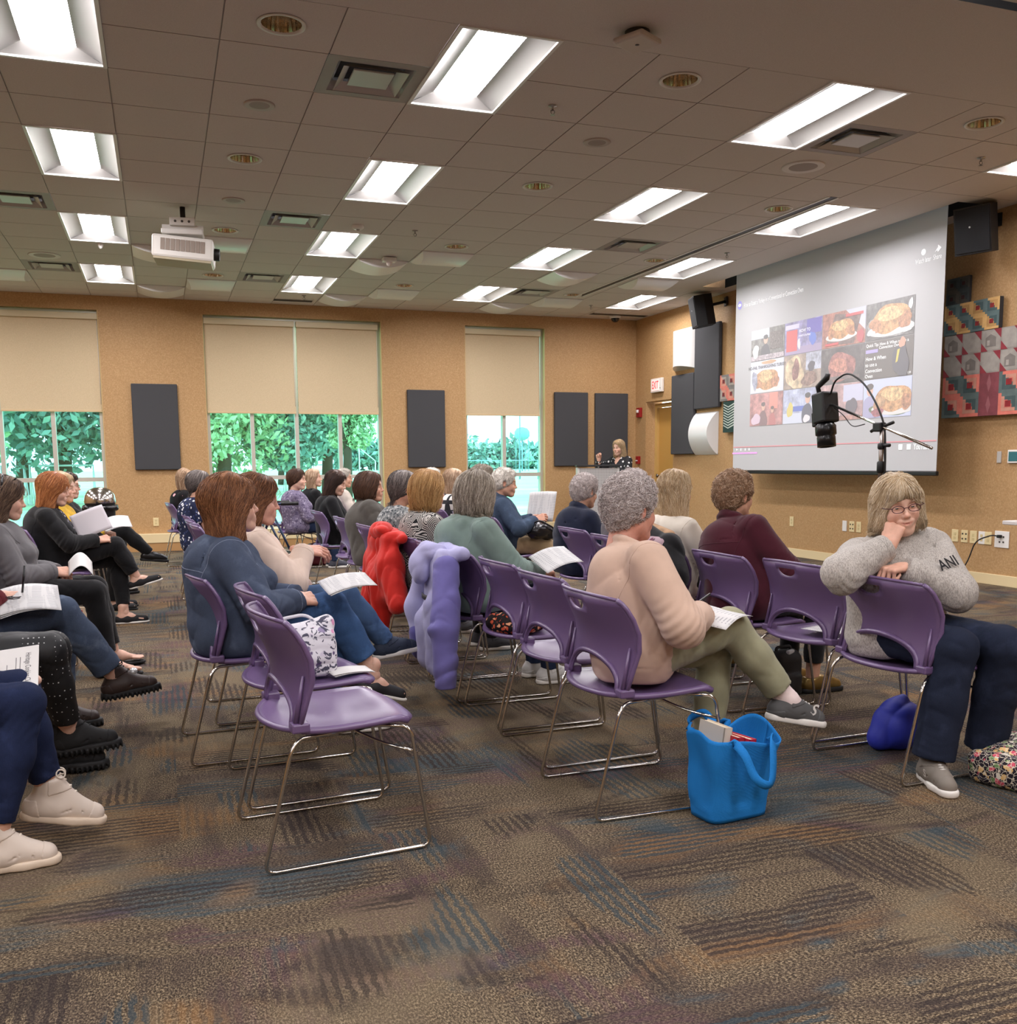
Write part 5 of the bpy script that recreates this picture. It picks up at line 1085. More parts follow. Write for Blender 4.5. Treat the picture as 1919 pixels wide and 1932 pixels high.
# ------------------------------------------------------------------ chairs
t = NT('purple_plastic'); n = t.noise(t.co(), 600, 2); t.bump(n.outputs[0], .05, .001); t.out(lin(106, 84, 124), .33, spec=.75); M_PURPLE = t.m
def back_x(y, z):
    tz = (z - .44) / .315
    side = .13 + .045 * math.sin(PI * min(max(tz, 0), 1)) ** 1.2 - .02 * tz
    return side - .078 * (1 - min(1, (y / .262) ** 2)) * min(1, .55 + .6 * max(tz, 0))
def chair_proto():
    r = thing('chair', 'x', 'chair', group='purple stacking chairs')
    # backrest outline in (y, z)
    half = [(.236, .432), (.243, .50), (.256, .58), (.262, .64), (.260, .69), (.253, .725), (.243, .745), (.228, .757)]
    out = half + [(y, .757 + .012 * (1 - (y / .228) ** 2)) for y in np.linspace(.19, -.19, 11)] + [(-y, z) for y, z in half[::-1]]
    arch = [(-.186, .432)] + [(-.186 * math.cos(a), .445 + .088 * math.sin(a)) for a in np.linspace(0, PI, 25)] + [(.186, .432)]
    hole = [(.062 * math.cos(a), .738 - .036 * abs(math.sin(a)) ** .8) for a in np.linspace(0, -PI, 16)][::1]
    loop = out + arch
    pts = list(loop); ed = [(k, (k + 1) % len(loop)) for k in range(len(loop))]; b = len(pts); pts += hole; ed += [(b + k, b + (k + 1) % len(hole)) for k in range(len(hole))]
    inside = lambda y, z: abs(y) < .23 + .02 * (z - .44) / .2 and .44 < z < .75 and not (abs(y) < .2 and z < .455 + .092 * math.sqrt(max(0, 1 - (y / .2) ** 2))) and not (abs(y) < .075 and .692 < z)
    pts += [(y, z) for y in np.arange(-.24, .241, .02) for z in np.arange(.45, .76, .02) if inside(y, z)]
    V2, _, F2, _, _, _ = delaunay_2d_cdt([Vector(p) for p in pts], ed, [], 1, 1e-5)
    def ok(f):
        c = sum((V2[i] for i in f), Vector((0, 0))) / len(f); y, z = c
        if abs(y) < .062 and .702 < z < .738 and z > .738 - .036 * (max(0, 1 - (y / .062) ** 2)) ** .4: return False
        return not (abs(y) < .186 and z < .445 + .088 * math.sqrt(max(0, 1 - (y / .186) ** 2)) - .0005)
    F2 = [f for f in F2 if ok(f)]
    m = MB(); n = len(V2); th = .0045
    Va = [(back_x(y, z) + th, y, z) for y, z in V2]; Vb = [(back_x(y, z) - th, y, z) for y, z in V2]
    from collections import Counter
    E = Counter(); 
    for f in F2:
        for k in range(len(f)): E[(f[k], f[(k + 1) % len(f)])] += 1
    bd = [e for e in E if (e[1], e[0]) not in E]
    m.add(Va + Vb, [tuple(f) for f in F2] + [tuple(i + n for i in f[::-1]) for f in F2] + [(a, a + n, b_ + n, b_) for a, b_ in bd], 0, True)
    P3 = lambda L, dx=0.0: [(back_x(y, z) + dx, y, z) for y, z in L]
    m.tube(P3([(-.2, .432)] + [(-.2 * math.cos(a), .447 + .098 * math.sin(a)) for a in np.linspace(0, PI, 25)] + [(.2, .432)], -.004), .0085, 8)          # raised rim round the arch
    for s in (1, -1):
        m.tube(P3([(s * y, z) for y, z in half], .002), .0085, 8); m.box((.128, s * .222, .435), (.055, .05, .03), bev=.006)
        m.tube(P3([(s * .228, .59), (s * .231, .45)], -.007), [.004, .009], 6)
    m.tube(P3(out[7:-7], .0), .0062, 8); m.build('backrest', M_PURPLE, r)
    # seat
    def seat(u, v, dz=0.0):
        y = (2 * v - 1); a = abs(y); x0 = .125 - .075 * (1 - y * y) ** .9; x1 = .515 - .035 * a ** 4; x = x0 + (x1 - x0) * u
        hw = .228 + .012 * math.sin(PI * u) - .012 * u
        z = .417 - .022 * math.sin(PI * min(1, u * 1.05)) * (1 - a ** 2.4) + .014 * u - .02 * max(0, (u - .86) / .14) ** 2 + .012 * (1 - u) ** 6 + .008 * a ** 6
        return (x, hw * y, z + dz)
    m = MB(); m.grid(seat, 22, 20, thick=.012)
    for s in (0, 1): m.tube([A(*seat(u, s)) - A(0, 0, .012) for u in np.linspace(.02, .97, 14)], .011, 8)
    m.tube([A(*seat(0, v)) - A(0, 0, .008) for v in np.linspace(0, 1, 15)], .01, 8); m.build('seat', M_PURPLE, r)
    for s in (1, -1):
        m = MB(); m.tube(round_path([(.30, s * .20, .402), (.125, s * .232, .402), (.095, s * .245, .37), (.002, s * .25, .0075), (.528, s * .25, .0075), (.472, s * .238, .40), (.36, s * .2, .408)], .035), .0062, 10); m.build('sled_leg', M_CHROME, r)
    for s in (1, -1):
        m = MB(); m.tube(round_path([(.492, s * .242, .315), (.40, s * .16, .335), (.27, s * .04, .398)], .05), .0052, 8); m.build('brace', M_CHROME, r)
    return r
chair0 = chair_proto(); CH_N = 0
def chair(x, y, lab, rz=0, group='purple stacking chairs'):
    global CH_N
    o = chair0 if CH_N == 0 else dup(chair0); CH_N += 1
    o.location = (x, y, 0); o.rotation_euler = (0, 0, math.radians(rz)); o['label'] = lab; return o
PC = 'purple chrome-legged chair, '
for x, y, rz, lab in [
    (.208, 3.085, 5, 'empty, nearest the camera'), (.21, 3.67, 4, 'with the floral bag and envelope on its seat'), (.04, 4.27, 3, 'under the woman in the denim jacket'), (.17, 4.88, 2, 'under the woman in the cream cardigan'),
    (.16, 7.85, 0, 'in the left block behind the cream cardigan, its legs showing past denim'), (.14, 8.5, 0, 'in the left block, legs just showing behind another pair'), (.12, 9.5, 0, 'under the woman with short dark grey hair'), (.0, 12.7, 3, 'under the woman in the black floral top by the wall'),
    (1.325, 3.13, 0, 'under the woman in the beige sweatshirt'), (1.37, 3.73, 1, 'empty, beside the beige sweatshirt woman'), (1.38, 4.31, 0, 'empty, between another empty chair and the lavender coat'), (1.36, 4.89, 0, 'with the lavender coat hung over its back'), (1.355, 5.43, 0, 'empty, behind the zigzag top beside the lavender coat'), (1.355, 6.0, 0, 'with the red jacket hung over its back'), (1.36, 6.6, 0, 'under the woman with grey hair beyond the blonde bob'),
    (1.36, 7.85, 0, 'empty, just beyond the person in the grey shirt'), (1.355, 7.3, 0, 'under the person in the olive grey shirt'), (1.37, 8.45, 0, 'empty, far in the middle row near the maroon bag'), (1.36, 9.75, 0, 'far down the middle row, under the long dark haired woman'), (1.25, 11.9, 0, 'under the woman in the lilac leaf-print top'), (1.28, 13.7, 0, 'empty, far by the double window'),
    (2.53, 3.05, 2, 'under the smiling woman who sits sideways'), (2.58, 3.65, 2, 'empty, just left of the smiling woman'), (2.52, 4.22, 0, 'under the woman in the maroon jacket'), (2.52, 4.85, 0, 'under the long haired blonde, with the black jacket'), (2.52, 5.5, 0, 'hidden beyond the beige woman in the right block'), (2.60, 6.25, 0, 'under the woman with white curls and navy top'), (2.55, 8.0, 0, 'under the man in the denim jacket'), (2.55, 8.75, 0, 'under the far grey haired person by the narrow window'), (2.55, 9.6, 0, 'under the woman in the plaid shirt'),
    (-1.08, 3.35, 0, 'at the left edge under the white sneakers'), (-1.08, 4.05, 0, 'at the left edge under the black boots'), (-1.08, 4.7, 0, 'at the left edge under the faded jeans'), (-1.06, 5.44, 0, 'empty, left block, its seat edge just showing'), (-1.06, 6.12, 0, 'at the left edge under the woman in the grey cardigan'), (-1.05, 8.1, 0, 'under the red haired woman at left'), (-1.04, 8.92, 0, 'under the woman in the yellow sweater'), (-1.03, 9.8, 0, 'under the dark haired woman with glasses at left'), (1.62, 12.9, 0, 'under the blonde woman in the far window light'), (1.95, 12.3, 0, 'under the white haired person by the double window'), (2.55, 10.45, 0, 'under the white haired person behind the golden bob')]:
    chair(x, y, PC + lab, rz)
# ------------------------------------------------------------------ the audience
H_BROWN = hair_mat((96, 58, 34), (168, 116, 78), 'auburn_hair'); H_RED = hair_mat((150, 84, 44), (216, 150, 92), 'red_hair'); H_BLOND = hair_mat((176, 146, 108), (230, 208, 172), 'blonde_hair', (236, 222, 200)); H_GOLD = hair_mat((176, 132, 80), (226, 186, 128), 'golden_hair')
H_ASH = hair_mat((128, 116, 102), (200, 188, 170), 'ash_hair', (226, 220, 210)); H_GREY = hair_mat((184, 172, 168), (232, 222, 218), 'grey_hair', (242, 236, 234)); H_WHITE = hair_mat((186, 178, 166), (236, 230, 220), 'white_hair'); H_DARK = hair_mat((38, 26, 22), (84, 60, 48), 'dark_hair'); H_BRN2 = hair_mat((66, 44, 34), (120, 86, 64), 'brown_hair'); H_SAND = hair_mat((150, 116, 88), (206, 176, 146), 'sandy_hair', (220, 200, 180)); H_SALT = hair_mat((70, 62, 60), (150, 140, 134), 'dark_grey_hair')
BLK = cloth((20, 20, 22), var=.15); NAVY = cloth((26, 32, 52)); RUB = plain((226, 222, 214), .6, name='rubber'); BRUB = plain((18, 18, 19), .7, name='black_rubber'); SKF = (214, 164, 140); SKP = (222, 178, 156)
def sneaker(up, sole=RUB, lace=None, kind='runner'): return dict(kind=kind, m=plain(up, .75), sole=sole, laces=lace or plain((200, 196, 188), .8))
def logo(parent, txt, size, p, ux, uy, mat, name='logo', shear=.3):
    m = MB(); put_text(m, txt, size, p, ux, uy, 0, bold=True, shear=shear); return m.build(name, mat, parent)
DN = denim((62, 82, 112)); DN_D = denim((34, 44, 68)); DN_J = denim((66, 76, 96), (104, 116, 138), name='denim_jacket')
# --- near and middle rows, most visible people first
CROSS_R = dict(R=dict(k=(.40, -.05, .60), a=(.63, -.11, .30), t=(.93, -.1, -.2), u=(.35, 0, 1)), L=dict(k=(.42, .07, .49), a=(.36, .03, .085), t=(1, .1, 0)))
beige, BI = person('woman with short grey hair in a beige sweatshirt, seen from behind, legs crossed', (1.60, 3.165), 2, lod=0, lean=4, side=-7, twist=-8, hdx=(-.02, .045, 0), head=(14, 2, 0), w=1.0, skin=(220, 160, 140), top=dict(m=cloth((208, 178, 158), var=.04, bump=.4), collar='crew', bk=.014, slv=.012, hem=-.09, name='sweatshirt'),
    pants=dict(m=cloth((152, 150, 122), var=.08), end=.16, ra=.058, sock=plain((232, 214, 210), .9)), legs=CROSS_R, shoes=sneaker((84, 84, 84), RUB), hair=dict(style='short', vol=1.1, curl=.6, m=H_GREY, n=5040),
    hands=dict(R=dict(w=(.24, -.12, .665), d=(.75, .55, -.1), u=(.0, -.7, .7), p='pinch'), L=dict(w=(.30, .08, .62))), face=False)
logo(beige, 'S', .062, (.715, -.157, .262), (.95, -.1, -.2), (.25, .05, .95), plain((220, 216, 210), .5))
denimw, DI = person('woman with long auburn hair in a blue denim jacket and jeans', (.255, 4.27), 3, lod=0, lean=0, twist=-4, head=(4, -6, 0), w=1.2, skin=SKP, top=dict(m=DN_J, sm=denim((120, 130, 150), name='stitch_thread'), name='jacket', collar='shirt', open=.06, bk=.018, slv=.008, hem=-.12), inner=dict(name='shirt', m=cloth((44, 60, 190))),
    pants=dict(m=denim((52, 78, 116)), end=.26, ra=.066), legs=dict(R=dict(k=(.43, -.03, .595), a=(.60, -.06, .27), t=(.95, .0, -.28), u=(.3, 0, 1)), L=dict(k=(.43, .08, .49), a=(.52, .02, .085), t=(1, 0, 0))), shoes=dict(kind='flat', m=plain((22, 22, 25), .6), sole=RUB), hair=dict(style='long', L=.265, vol=1.17, m=H_BROWN, bangs=1, n=5040),
    hands=dict(R=dict(w=(.265, -.125, .645), d=(.85, .42, -.05), u=(.1, -.7, .8), p='hold'), L=dict(w=(.30, .03, .64), d=(.7, -.65, -.1), u=(.2, .3, 1), p='hold')))
sage, SI = person('woman with an ash grey bob in a sage green hooded sweatshirt', (1.575, 4.97), 4, lod=0, lean=0, side=-3, head=(22, 0, 0), w=1.2, top=dict(m=cloth((122, 142, 134), var=.06), collar='hood', bk=.018, slv=.01, name='hoodie'), pants=dict(m=DN_D), shoes=sneaker((200, 198, 194)), hair=dict(style='bob', L=.105, vol=1.12, m=H_ASH, n=4760),
    hands=dict(R=dict(w=(.34, -.10, .62), d=(.8, .2, .1), u=(0, -.5, 1), p='hold')), face=False)
person('woman with a golden bob in a black and white zigzag top', (1.585, 6.02), 3, lod=1, lean=-1, head=(10, 0, 0), w=1.15, top=dict(m=None, bk=.012, name='blouse') | dict(m=(lambda t: (lambda v: t.out(t.ramp(t.math('FRACT', t.math('MULTIPLY', t.math('ADD', v.outputs['Distance'], 0.0), 7.5)), [(.45, lin(36, 36, 38)), (.55, lin(190, 186, 180))]), .9, spec=.1))((lambda n: (setattr(n, 'distance', 'MANHATTAN'), n)[1])(t.voro(t.co(), 8.0, rnd=.9))))(NT('zigzag_print'))), pants=dict(m=BLK), shoes=sneaker((60, 60, 64)), hair=dict(style='bob', L=.12, vol=1.08, m=H_GOLD, n=2000), face=False)
person('woman with grey hair and a teal patterned top beyond the golden bob', (1.585, 6.68), 8, lod=1, lean=-2, head=(4, 0, 0), w=1.15, top=dict(m=print_cloth('teal_grey_print', (120, 124, 124), [(70, 74, 78), (180, 180, 178)], 60, .5), bk=.012, sleeve=.6, name='blouse', collar='scarf'), pants=dict(m=DN_D), shoes=sneaker((90, 90, 94)), hair=dict(style='short', vol=1.02, m=H_SALT, n=1400), face=False)
person('person with dark hair in an olive grey shirt leaning to the right', (1.58, 7.6), -6, lod=1, lean=-6, side=-13, head=(-14, -4, 0), w=1.25, top=dict(m=cloth((84, 80, 74)), collar='shirt', bk=.022, sleeve=.6, hem=-.14, name='shirt'), pants=dict(m=cloth((60, 58, 54))), shoes=sneaker((70, 56, 48)), hair=dict(style='bob', L=.085, vol=1.06, m=H_BRN2, n=1800))
person('woman with long dark hair in black with white sleeve stripes', (1.58, 9.75), -4, lod=1, lean=1, head=(-22, 14, 0), w=.95, skin=SKP, top=dict(m=BLK, bk=.012, name='track_top'), pants=dict(m=BLK), shoes=sneaker((40, 40, 42)), hair=dict(style='long', L=.27, vol=1.02, m=H_DARK, n=1800))
lil, LI = person('woman with short brown hair in a lilac leaf-print top, facing right', (1.50, 11.6), 0, lod=1, lean=-3, head=(-22, -3, 0), w=1.15, skin=SKP, top=dict(m=print_cloth('leaf_print', (128, 118, 142), [(176, 168, 188), (96, 86, 112)], 34, .42, vein=(70, 62, 88)), bk=.012, name='blouse'), pants=dict(m=DN_D), shoes=sneaker((60, 60, 70)), hair=dict(style='short', vol=1.08, m=H_BRN2, n=1300))
person('blonde woman in black at the double window, half hidden by lilac print', (1.87, 12.9), 10, lod=2, head=(-26, -6, 0), skin=SKP, top=dict(m=BLK, bk=.01), pants=dict(m=BLK), shoes=sneaker((40, 40, 42)), hair=dict(style='long', L=.2, m=H_SAND))
person('white haired person in pale clothes behind the dark haired woman', (2.2, 12.6), 0, lod=2, head=(-10, 0, 0), top=dict(m=cloth((206, 196, 184)), bk=.012), pants=dict(m=BLK), shoes=sneaker((90, 90, 90)), hair=dict(style='short', m=H_WHITE, curl=.6))
# right block
smile, SM = person('smiling woman with glasses in a grey sweatshirt, chin on fist, sitting sideways', (2.84, 3.20), -92, grin=1, lod=0, lean=6, side=6, twist=-4, head=(-20, 4, 8), w=1.13, skin=(226, 182, 160), top=dict(m=cloth((196, 190, 182), var=.05, heather=(150, 144, 138)), collar='shirt', bk=.018, slv=.012, cuff=1, hem=-.07, name='sweatshirt'), pants=dict(m=denim((30, 36, 52)), end=.04, ra=.078, rk=.075),
    legs=dict(R=dict(k=(.41, -.06, .515), a=(.40, -.135, .085), t=(.95, -.3, 0)), L=dict(k=(.43, .14, .515), a=(.34, .17, .085), t=(.8, -.6, 0))), shoes=sneaker((126, 118, 108), RUB), hair=dict(style='bob', L=.10, vol=1.0, m=hair_mat((190, 164, 128), (236, 220, 192), 'pale_blonde_hair', (240, 232, 220)), bangs=1, n=4480), glasses=plain((70, 24, 34), .3),
    hands=dict(R=dict(w=(.135, -.155, .885), d=(-.02, .38, .95), u=(.7, -.65, .2), p='fist', l=(.19, .225), e=(-.05, -.85, -.45)), L=dict(w=(.185, -.125, .80), d=(.12, -1, -.1), u=(.1, 0, 1), p='grip', e=(.5, .8, -.6))))
person('woman with short wavy sandy hair in a maroon jacket', (2.79, 4.27), 3, lod=0, lean=2, side=-12, hdx=(0, .03, 0), head=(12, -2, 0), w=1.16, top=dict(m=cloth((70, 24, 36), var=.08), collar='shirt', bk=.018, slv=.008, hem=-.17, name='jacket'), pants=dict(m=BLK, end=.2), shoes=dict(kind='loafer', m=plain((132, 108, 60), .3, .6), sole=BRUB), hair=dict(style='short', vol=1.12, curl=.35, m=H_SAND, n=4760), hands=dict(R=dict(w=(.33, -.16, .60))), face=False)
person('woman with long straight blonde hair in a white top', (2.76, 4.95), 10, lod=0, lean=0, head=(10, 0, 0), w=.98, skin=SKP, top=dict(m=cloth((226, 218, 204), var=.04), bk=.01, neck=.075, sleeve=.7, name='blouse'), pants=dict(m=BLK), shoes=dict(kind='loafer', m=plain((132, 108, 60), .3, .6), sole=BRUB), hair=dict(style='long', L=.30, vol=1.03, m=H_BLOND, n=5040), face=False)
person('grey haired person just showing behind the beige sweatshirt woman\'s head', (2.77, 5.5), 0, lod=1, w=1.1, head=(20, 0, 0), top=dict(m=cloth((96, 90, 94)), bk=.014), pants=dict(m=BLK), shoes=sneaker((90, 90, 90)), hair=dict(style='short', vol=1.06, m=H_GREY, curl=.5), face=False)
person('woman with white curls in a navy top', (2.80, 6.42), 6, lod=1, lean=6, head=(16, 6, 0), w=1.15, sc=.97, top=dict(m=NAVY, collar='shirt', bk=.018, name='blouse'), pants=dict(m=BLK), shoes=sneaker((60, 60, 66)), hair=dict(style='short', vol=1.1, curl=.6, m=H_GREY, n=2200), face=False)
person('white haired man in a dark denim jacket holding a large sheet', (2.80, 8.1), -12, lod=1, lean=2, head=(-6, 4, 0), w=1.2, top=dict(m=denim((54, 66, 84)), collar='shirt', bk=.02, name='jacket'), pants=dict(m=cloth((170, 146, 112))), shoes=sneaker((70, 66, 62)), hair=dict(style='short', vol=1.1, curl=.5, m=H_WHITE, n=1800), hands=dict(R=dict(w=(.30, -.14, .72), d=(.8, -.1, .3), u=(0, -.8, .5), p='hold'), L=dict(w=(.32, .12, .72), p='hold', d=(.8, 0, .3), u=(0, .8, .5))), face=False)
person('grey haired person beyond the man, in front of the narrow window', (2.82, 8.75), 0, lod=1, sc=1.03, w=1.1, head=(-16, 4, 0), top=dict(m=cloth((150, 146, 140)), bk=.014), pants=dict(m=BLK), shoes=sneaker((90, 90, 90)), hair=dict(style='short', vol=1.06, curl=.5, m=H_ASH), face=False)
t = NT('plaid'); a_ = t.wave(t.co(scale=(1, 1, 1)), 3.2, 0, 0, 'Y'); b_ = t.wave(t.co(), 3.2, 0, 0, 'Z'); M_PLAID = t.out(t.mix(t.ramp(b_.outputs[0], [(.62, (0, 0, 0)), (.68, (1, 1, 1))]), t.mix(t.ramp(a_.outputs[0], [(.62, (0, 0, 0)), (.68, (1, 1, 1))]), lin(220, 216, 210), lin(30, 30, 34)), lin(36, 36, 40)), .9)
person('woman with long dark blonde hair in a black and white plaid shirt', (2.80, 9.6), 0, lod=1, head=(0, 0, 0), top=dict(m=M_PLAID, bk=.014, name='shirt'), pants=dict(m=DN_D), shoes=sneaker((90, 90, 90)), hair=dict(style='long', L=.24, m=H_SAND))
person('white haired person behind the golden bob woman', (2.80, 10.45), 0, lod=2, head=(4, 0, 0), w=1.1, top=dict(m=cloth((220, 214, 206)), bk=.014), pants=dict(m=BLK), shoes=sneaker((90, 90, 90)), hair=dict(style='short', vol=1.08, m=H_WHITE, curl=.6))
# left-centre block
cream, CI = person('woman with brown highlighted hair in a cream cardigan, hand held out', (.42, 4.9), 4, lod=0, lean=-3, head=(-8, 4, 0), w=1.15, skin=(216, 166, 146), top=dict(m=cloth((226, 204, 188), var=.05), bk=.02, hem=-.16, open=.05, name='cardigan'), inner=dict(m=cloth((110, 40, 56)), collar='scarf', name='shirt'), pants=dict(m=denim((62, 84, 116))), legs=dict(R=dict(k=(.43, -.03, .56), a=(.64, -.04, .30), t=(.95, .1, .1)), L={}), shoes=sneaker((38, 48, 66), RUB, plain((24, 28, 40), .8)), hair=dict(style='bob', L=.17, vol=1.08, m=H_BROWN, n=3919), hands=dict(R=dict(w=(.22, -.10, .80), d=(1, .0, -.12), u=(.2, -.6, .8), p='relax', e=(-.2, -.7, -.7))))
person('woman with short dark grey hair in navy and white, behind auburn hair', (.30, 9.5), 0, lod=1, head=(8, 0, 0), w=1.1, top=dict(m=print_cloth('navy_white_print', (34, 40, 66), [(220, 220, 226), (60, 70, 110)], 30, .36), bk=.014, name='blouse', sleeve=.3), pants=dict(m=denim((120, 146, 180))), shoes=sneaker((90, 90, 90)), hair=dict(style='short', vol=1.08, m=H_SALT), face=False)
person('woman with light brown bob in a black top with pink flowers', (.27, 12.7), -4, lod=1, head=(-22, -4, 0), w=1.2, skin=SKP, top=dict(m=print_cloth('pink_floral', (20, 18, 20), [(226, 170, 176), (214, 206, 200), (20, 18, 20)], 15, .34), bk=.014, sleeve=.5, hem=-.1, name='blouse'), pants=dict(m=BLK), shoes=dict(kind='flat', m=plain((20, 20, 22))), hair=dict(style='bob', L=.15, m=H_SAND))
# left edge block
X0 = -.82
gc, GI = person('woman with curly brown hair and a sunglasses headband in a grey cardigan', (X0 - .05, 6.12), 2, lod=0, lean=-2, head=(6, 8, 0), w=1.2, skin=SKP, top=dict(m=cloth((104, 102, 104), var=.06), bk=.016, hem=-.06, open=.0, name='cardigan', cuff=1), pants=dict(m=BLK, end=.14, ra=.05), legs=dict(R=dict(k=(.47, -.12, .50), a=(.53, -.15, .09)), L=dict(k=(.47, .12, .50), a=(.55, .17, .09))), shoes=dict(kind='sandal', m=plain((84, 72, 66), .5), sole=BRUB), hair=dict(style='long', L=.22, vol=1.05, m=hair_mat((70, 50, 40), (150, 124, 100), 'curly_brown_hair'), n=3639), hands=dict(R=dict(w=(.26, -.05, .62), d=(.8, .3, -.1), u=(0, -.7, .7), p='hold'), L=dict(w=(.28, .08, .60), p='hold')))
HT = GI['HT']; m = MB()
for y in (1, -1): m.add([HT((.055 - .02 * abs(c), .036 * y + .03 * math.cos(a) , .122 + .014 * math.sin(a) - .25 * abs(.036 * y + .03 * math.cos(a)) )) for a in np.linspace(0, 2 * PI, 20)[:-1] for c in [math.cos(a)]], [tuple(range(19))])
m.tube([HT((-.02, .096 * math.cos(a), .03 + .108 * math.sin(a))) for a in np.linspace(0, PI, 15)], .007, 8); m.build('sunglasses', plain((14, 14, 16), .2), gc)
person('red haired woman in a black cardigan reading a sheet, legs crossed', (X0, 8.1), 0, lod=0, lean=1, head=(-6, 6, 0), w=1.15, skin=SKP, top=dict(m=BLK, bk=.016, open=.05, hem=-.08, name='cardigan'), inner=dict(m=print_cloth('white_floral', (28, 26, 38), [(226, 220, 224), (150, 140, 150)], 46, .4), hem=-.13, name='tunic', bk=.01), pants=dict(m=BLK, end=.14, ra=.05), legs=dict(R=dict(k=(.46, -.02, .61), a=(.60, -.02, .36), t=(.9, 0, .25), u=(-.1, 0, 1)), L=dict(k=(.46, .1, .5), a=(.50, -.06, .085))), shoes=dict(kind='flat', m=plain((20, 20, 22), .8), sole=RUB), hair=dict(style='long', L=.19, vol=1.12, m=H_RED, n=4200), hands=dict(R=dict(w=(.34, -.10, .66), d=(.8, .3, .1), u=(0, -.6, .7), p='hold'), L=dict(w=(.36, .05, .66), p='hold')))
person('woman with blonde hair in a mustard yellow knit sweater', (X0, 8.92), 0, lod=1, lean=0, head=(-16, 4, 0), w=1.1, skin=SKP, top=dict(m=cloth((206, 164, 44), var=.2, bump=.6), bk=.018, name='sweater'), pants=dict(m=BLK), shoes=dict(kind='flat', m=BRUB), hair=dict(style='bob', L=.13, m=H_BLOND), hands=dict(R=dict(w=(.33, -.08, .66), p='hold'), L=dict(w=(.36, .06, .66), p='hold')))
person('woman with dark pulled-back hair and glasses in a black cardigan, legs crossed', (X0, 9.8), 4, lod=1, lean=-4, head=(-4, 2, 0), w=1.1, skin=SKP, top=dict(m=BLK, bk=.016, name='cardigan'), pants=dict(m=BLK), legs=dict(R=dict(k=(.46, -.02, .62), a=(.68, .0, .40), t=(.95, 0, -.1), u=(.15, 0, 1))), shoes=dict(kind='loafer', m=plain((18, 18, 20), .35), sole=BRUB), hair=dict(style='short', vol=1.0, m=H_DARK, n=1400), glasses=plain((40, 20, 24), .3), hands=dict(R=dict(w=(.36, -.08, .68), p='hold'), L=dict(w=(.36, .06, .66), p='hold')))
# three at the left edge whose legs and hands show
p1, I1 = person('person in dark jeans and white high-top sneakers at the left edge', (-.86, 3.33), 0, lod=0, lean=0, w=1.0, top=dict(m=cloth((60, 62, 70)), bk=.012), pants=dict(m=denim((28, 36, 62)), end=.17, ra=.046, rk=.056), legs=dict(R=dict(k=(.43, -.10, .50), a=(.33, -.165, .085), t=(1, .1, 0)), L=dict(k=(.40, .03, .515), a=(.47, .04, .155), t=(.93, .05, -.2), u=(.2, 0, 1))), shoes=dict(kind='hightop', m=plain((214, 200, 186), .55), sole=plain((220, 202, 180), .6), laces=plain((224, 212, 196), .8)), hair=dict(style='bob', L=.15, m=H_BRN2, n=600), hands=dict(R=dict(w=(.24, -.07, .62)), L=dict(w=(.26, .06, .62))))
sd = Sdf(); sd.ell((.435, .03, .54), (.035, .032, .022), k=.01); V, F = sd.mesh(.005); me = mesh_np('knee', V, F); add_tint(me, np.ones((len(V), 3))); obj('knee', me, skin_mat(SKP), p1, 'bare knee through the torn jeans')
p2, I2 = person('person in black beaded leggings and black lace-up boots at the left edge', (-.86, 4.05), 0, lod=0, w=1.05, top=dict(m=BLK, bk=.012), pants=dict(m=(lambda t: (lambda v: t.out(t.ramp(v.outputs['Distance'], [(.13, lin(190, 190, 190)), (.17, lin(16, 16, 18))]), .6))(t.voro(t.co(), 55, rnd=0.0)))(NT('beaded_fabric')), end=.18, ra=.05, name='leggings'), legs=dict(R=dict(k=(.42, -.05, .52), a=(.47, .08, .16), t=(.97, .1, .05)), L=dict(k=(.42, .12, .50), a=(.42, .10, .09), t=(1, -.05, 0))), shoes=dict(kind='boot', m=plain((20, 20, 21), .8), sole=BRUB, laces=plain((16, 16, 16), .9)), hair=dict(style='bob', L=.15, m=H_DARK, n=600), hands=dict(R=dict(w=(.16, -.10, .60), d=(.7, .5, -.2), u=(0, -.5, .8)), L=dict(w=(.18, .04, .60))), skin=SKP)
p3, I3 = person('person in a burgundy sleeve and faded jeans with a crossed brown boot at left edge', (-.90, 4.72), 0, lod=0, lean=4, w=1.1, top=dict(m=cloth((104, 32, 40)), bk=.014, cuff=1), pants=dict(m=denim((58, 70, 92), (120, 134, 154)), end=.18, ra=.066), legs=dict(R=dict(k=(.45, .0, .575), a=(.66, .10, .22), t=(.95, .1, .1), u=(.1, 0, 1)), L=dict(k=(.42, .14, .49), a=(.40, .13, .085))), shoes=dict(kind='boot', m=plain((52, 38, 34), .5), sole=BRUB, laces=plain((30, 24, 22), .8)), hair=dict(style='bob', L=.15, m=H_BRN2, n=600), hands=dict(R=dict(w=(.215, -.06, .66), d=(.9, .15, -.15), u=(.1, -.5, .8), p='hold'), L=dict(w=(.20, .08, .62))), skin=SKP)
m = MB(); m.lathe([(.017, 0), (.017, .004), (.001, .005)], (.735, .075, .262), 16, R=Matrix.Rotation(.9, 3, 'X') @ Matrix.Rotation(.2, 3, 'Y')); m.build('boot_charm', plain((200, 200, 200), .3, .5), p3)
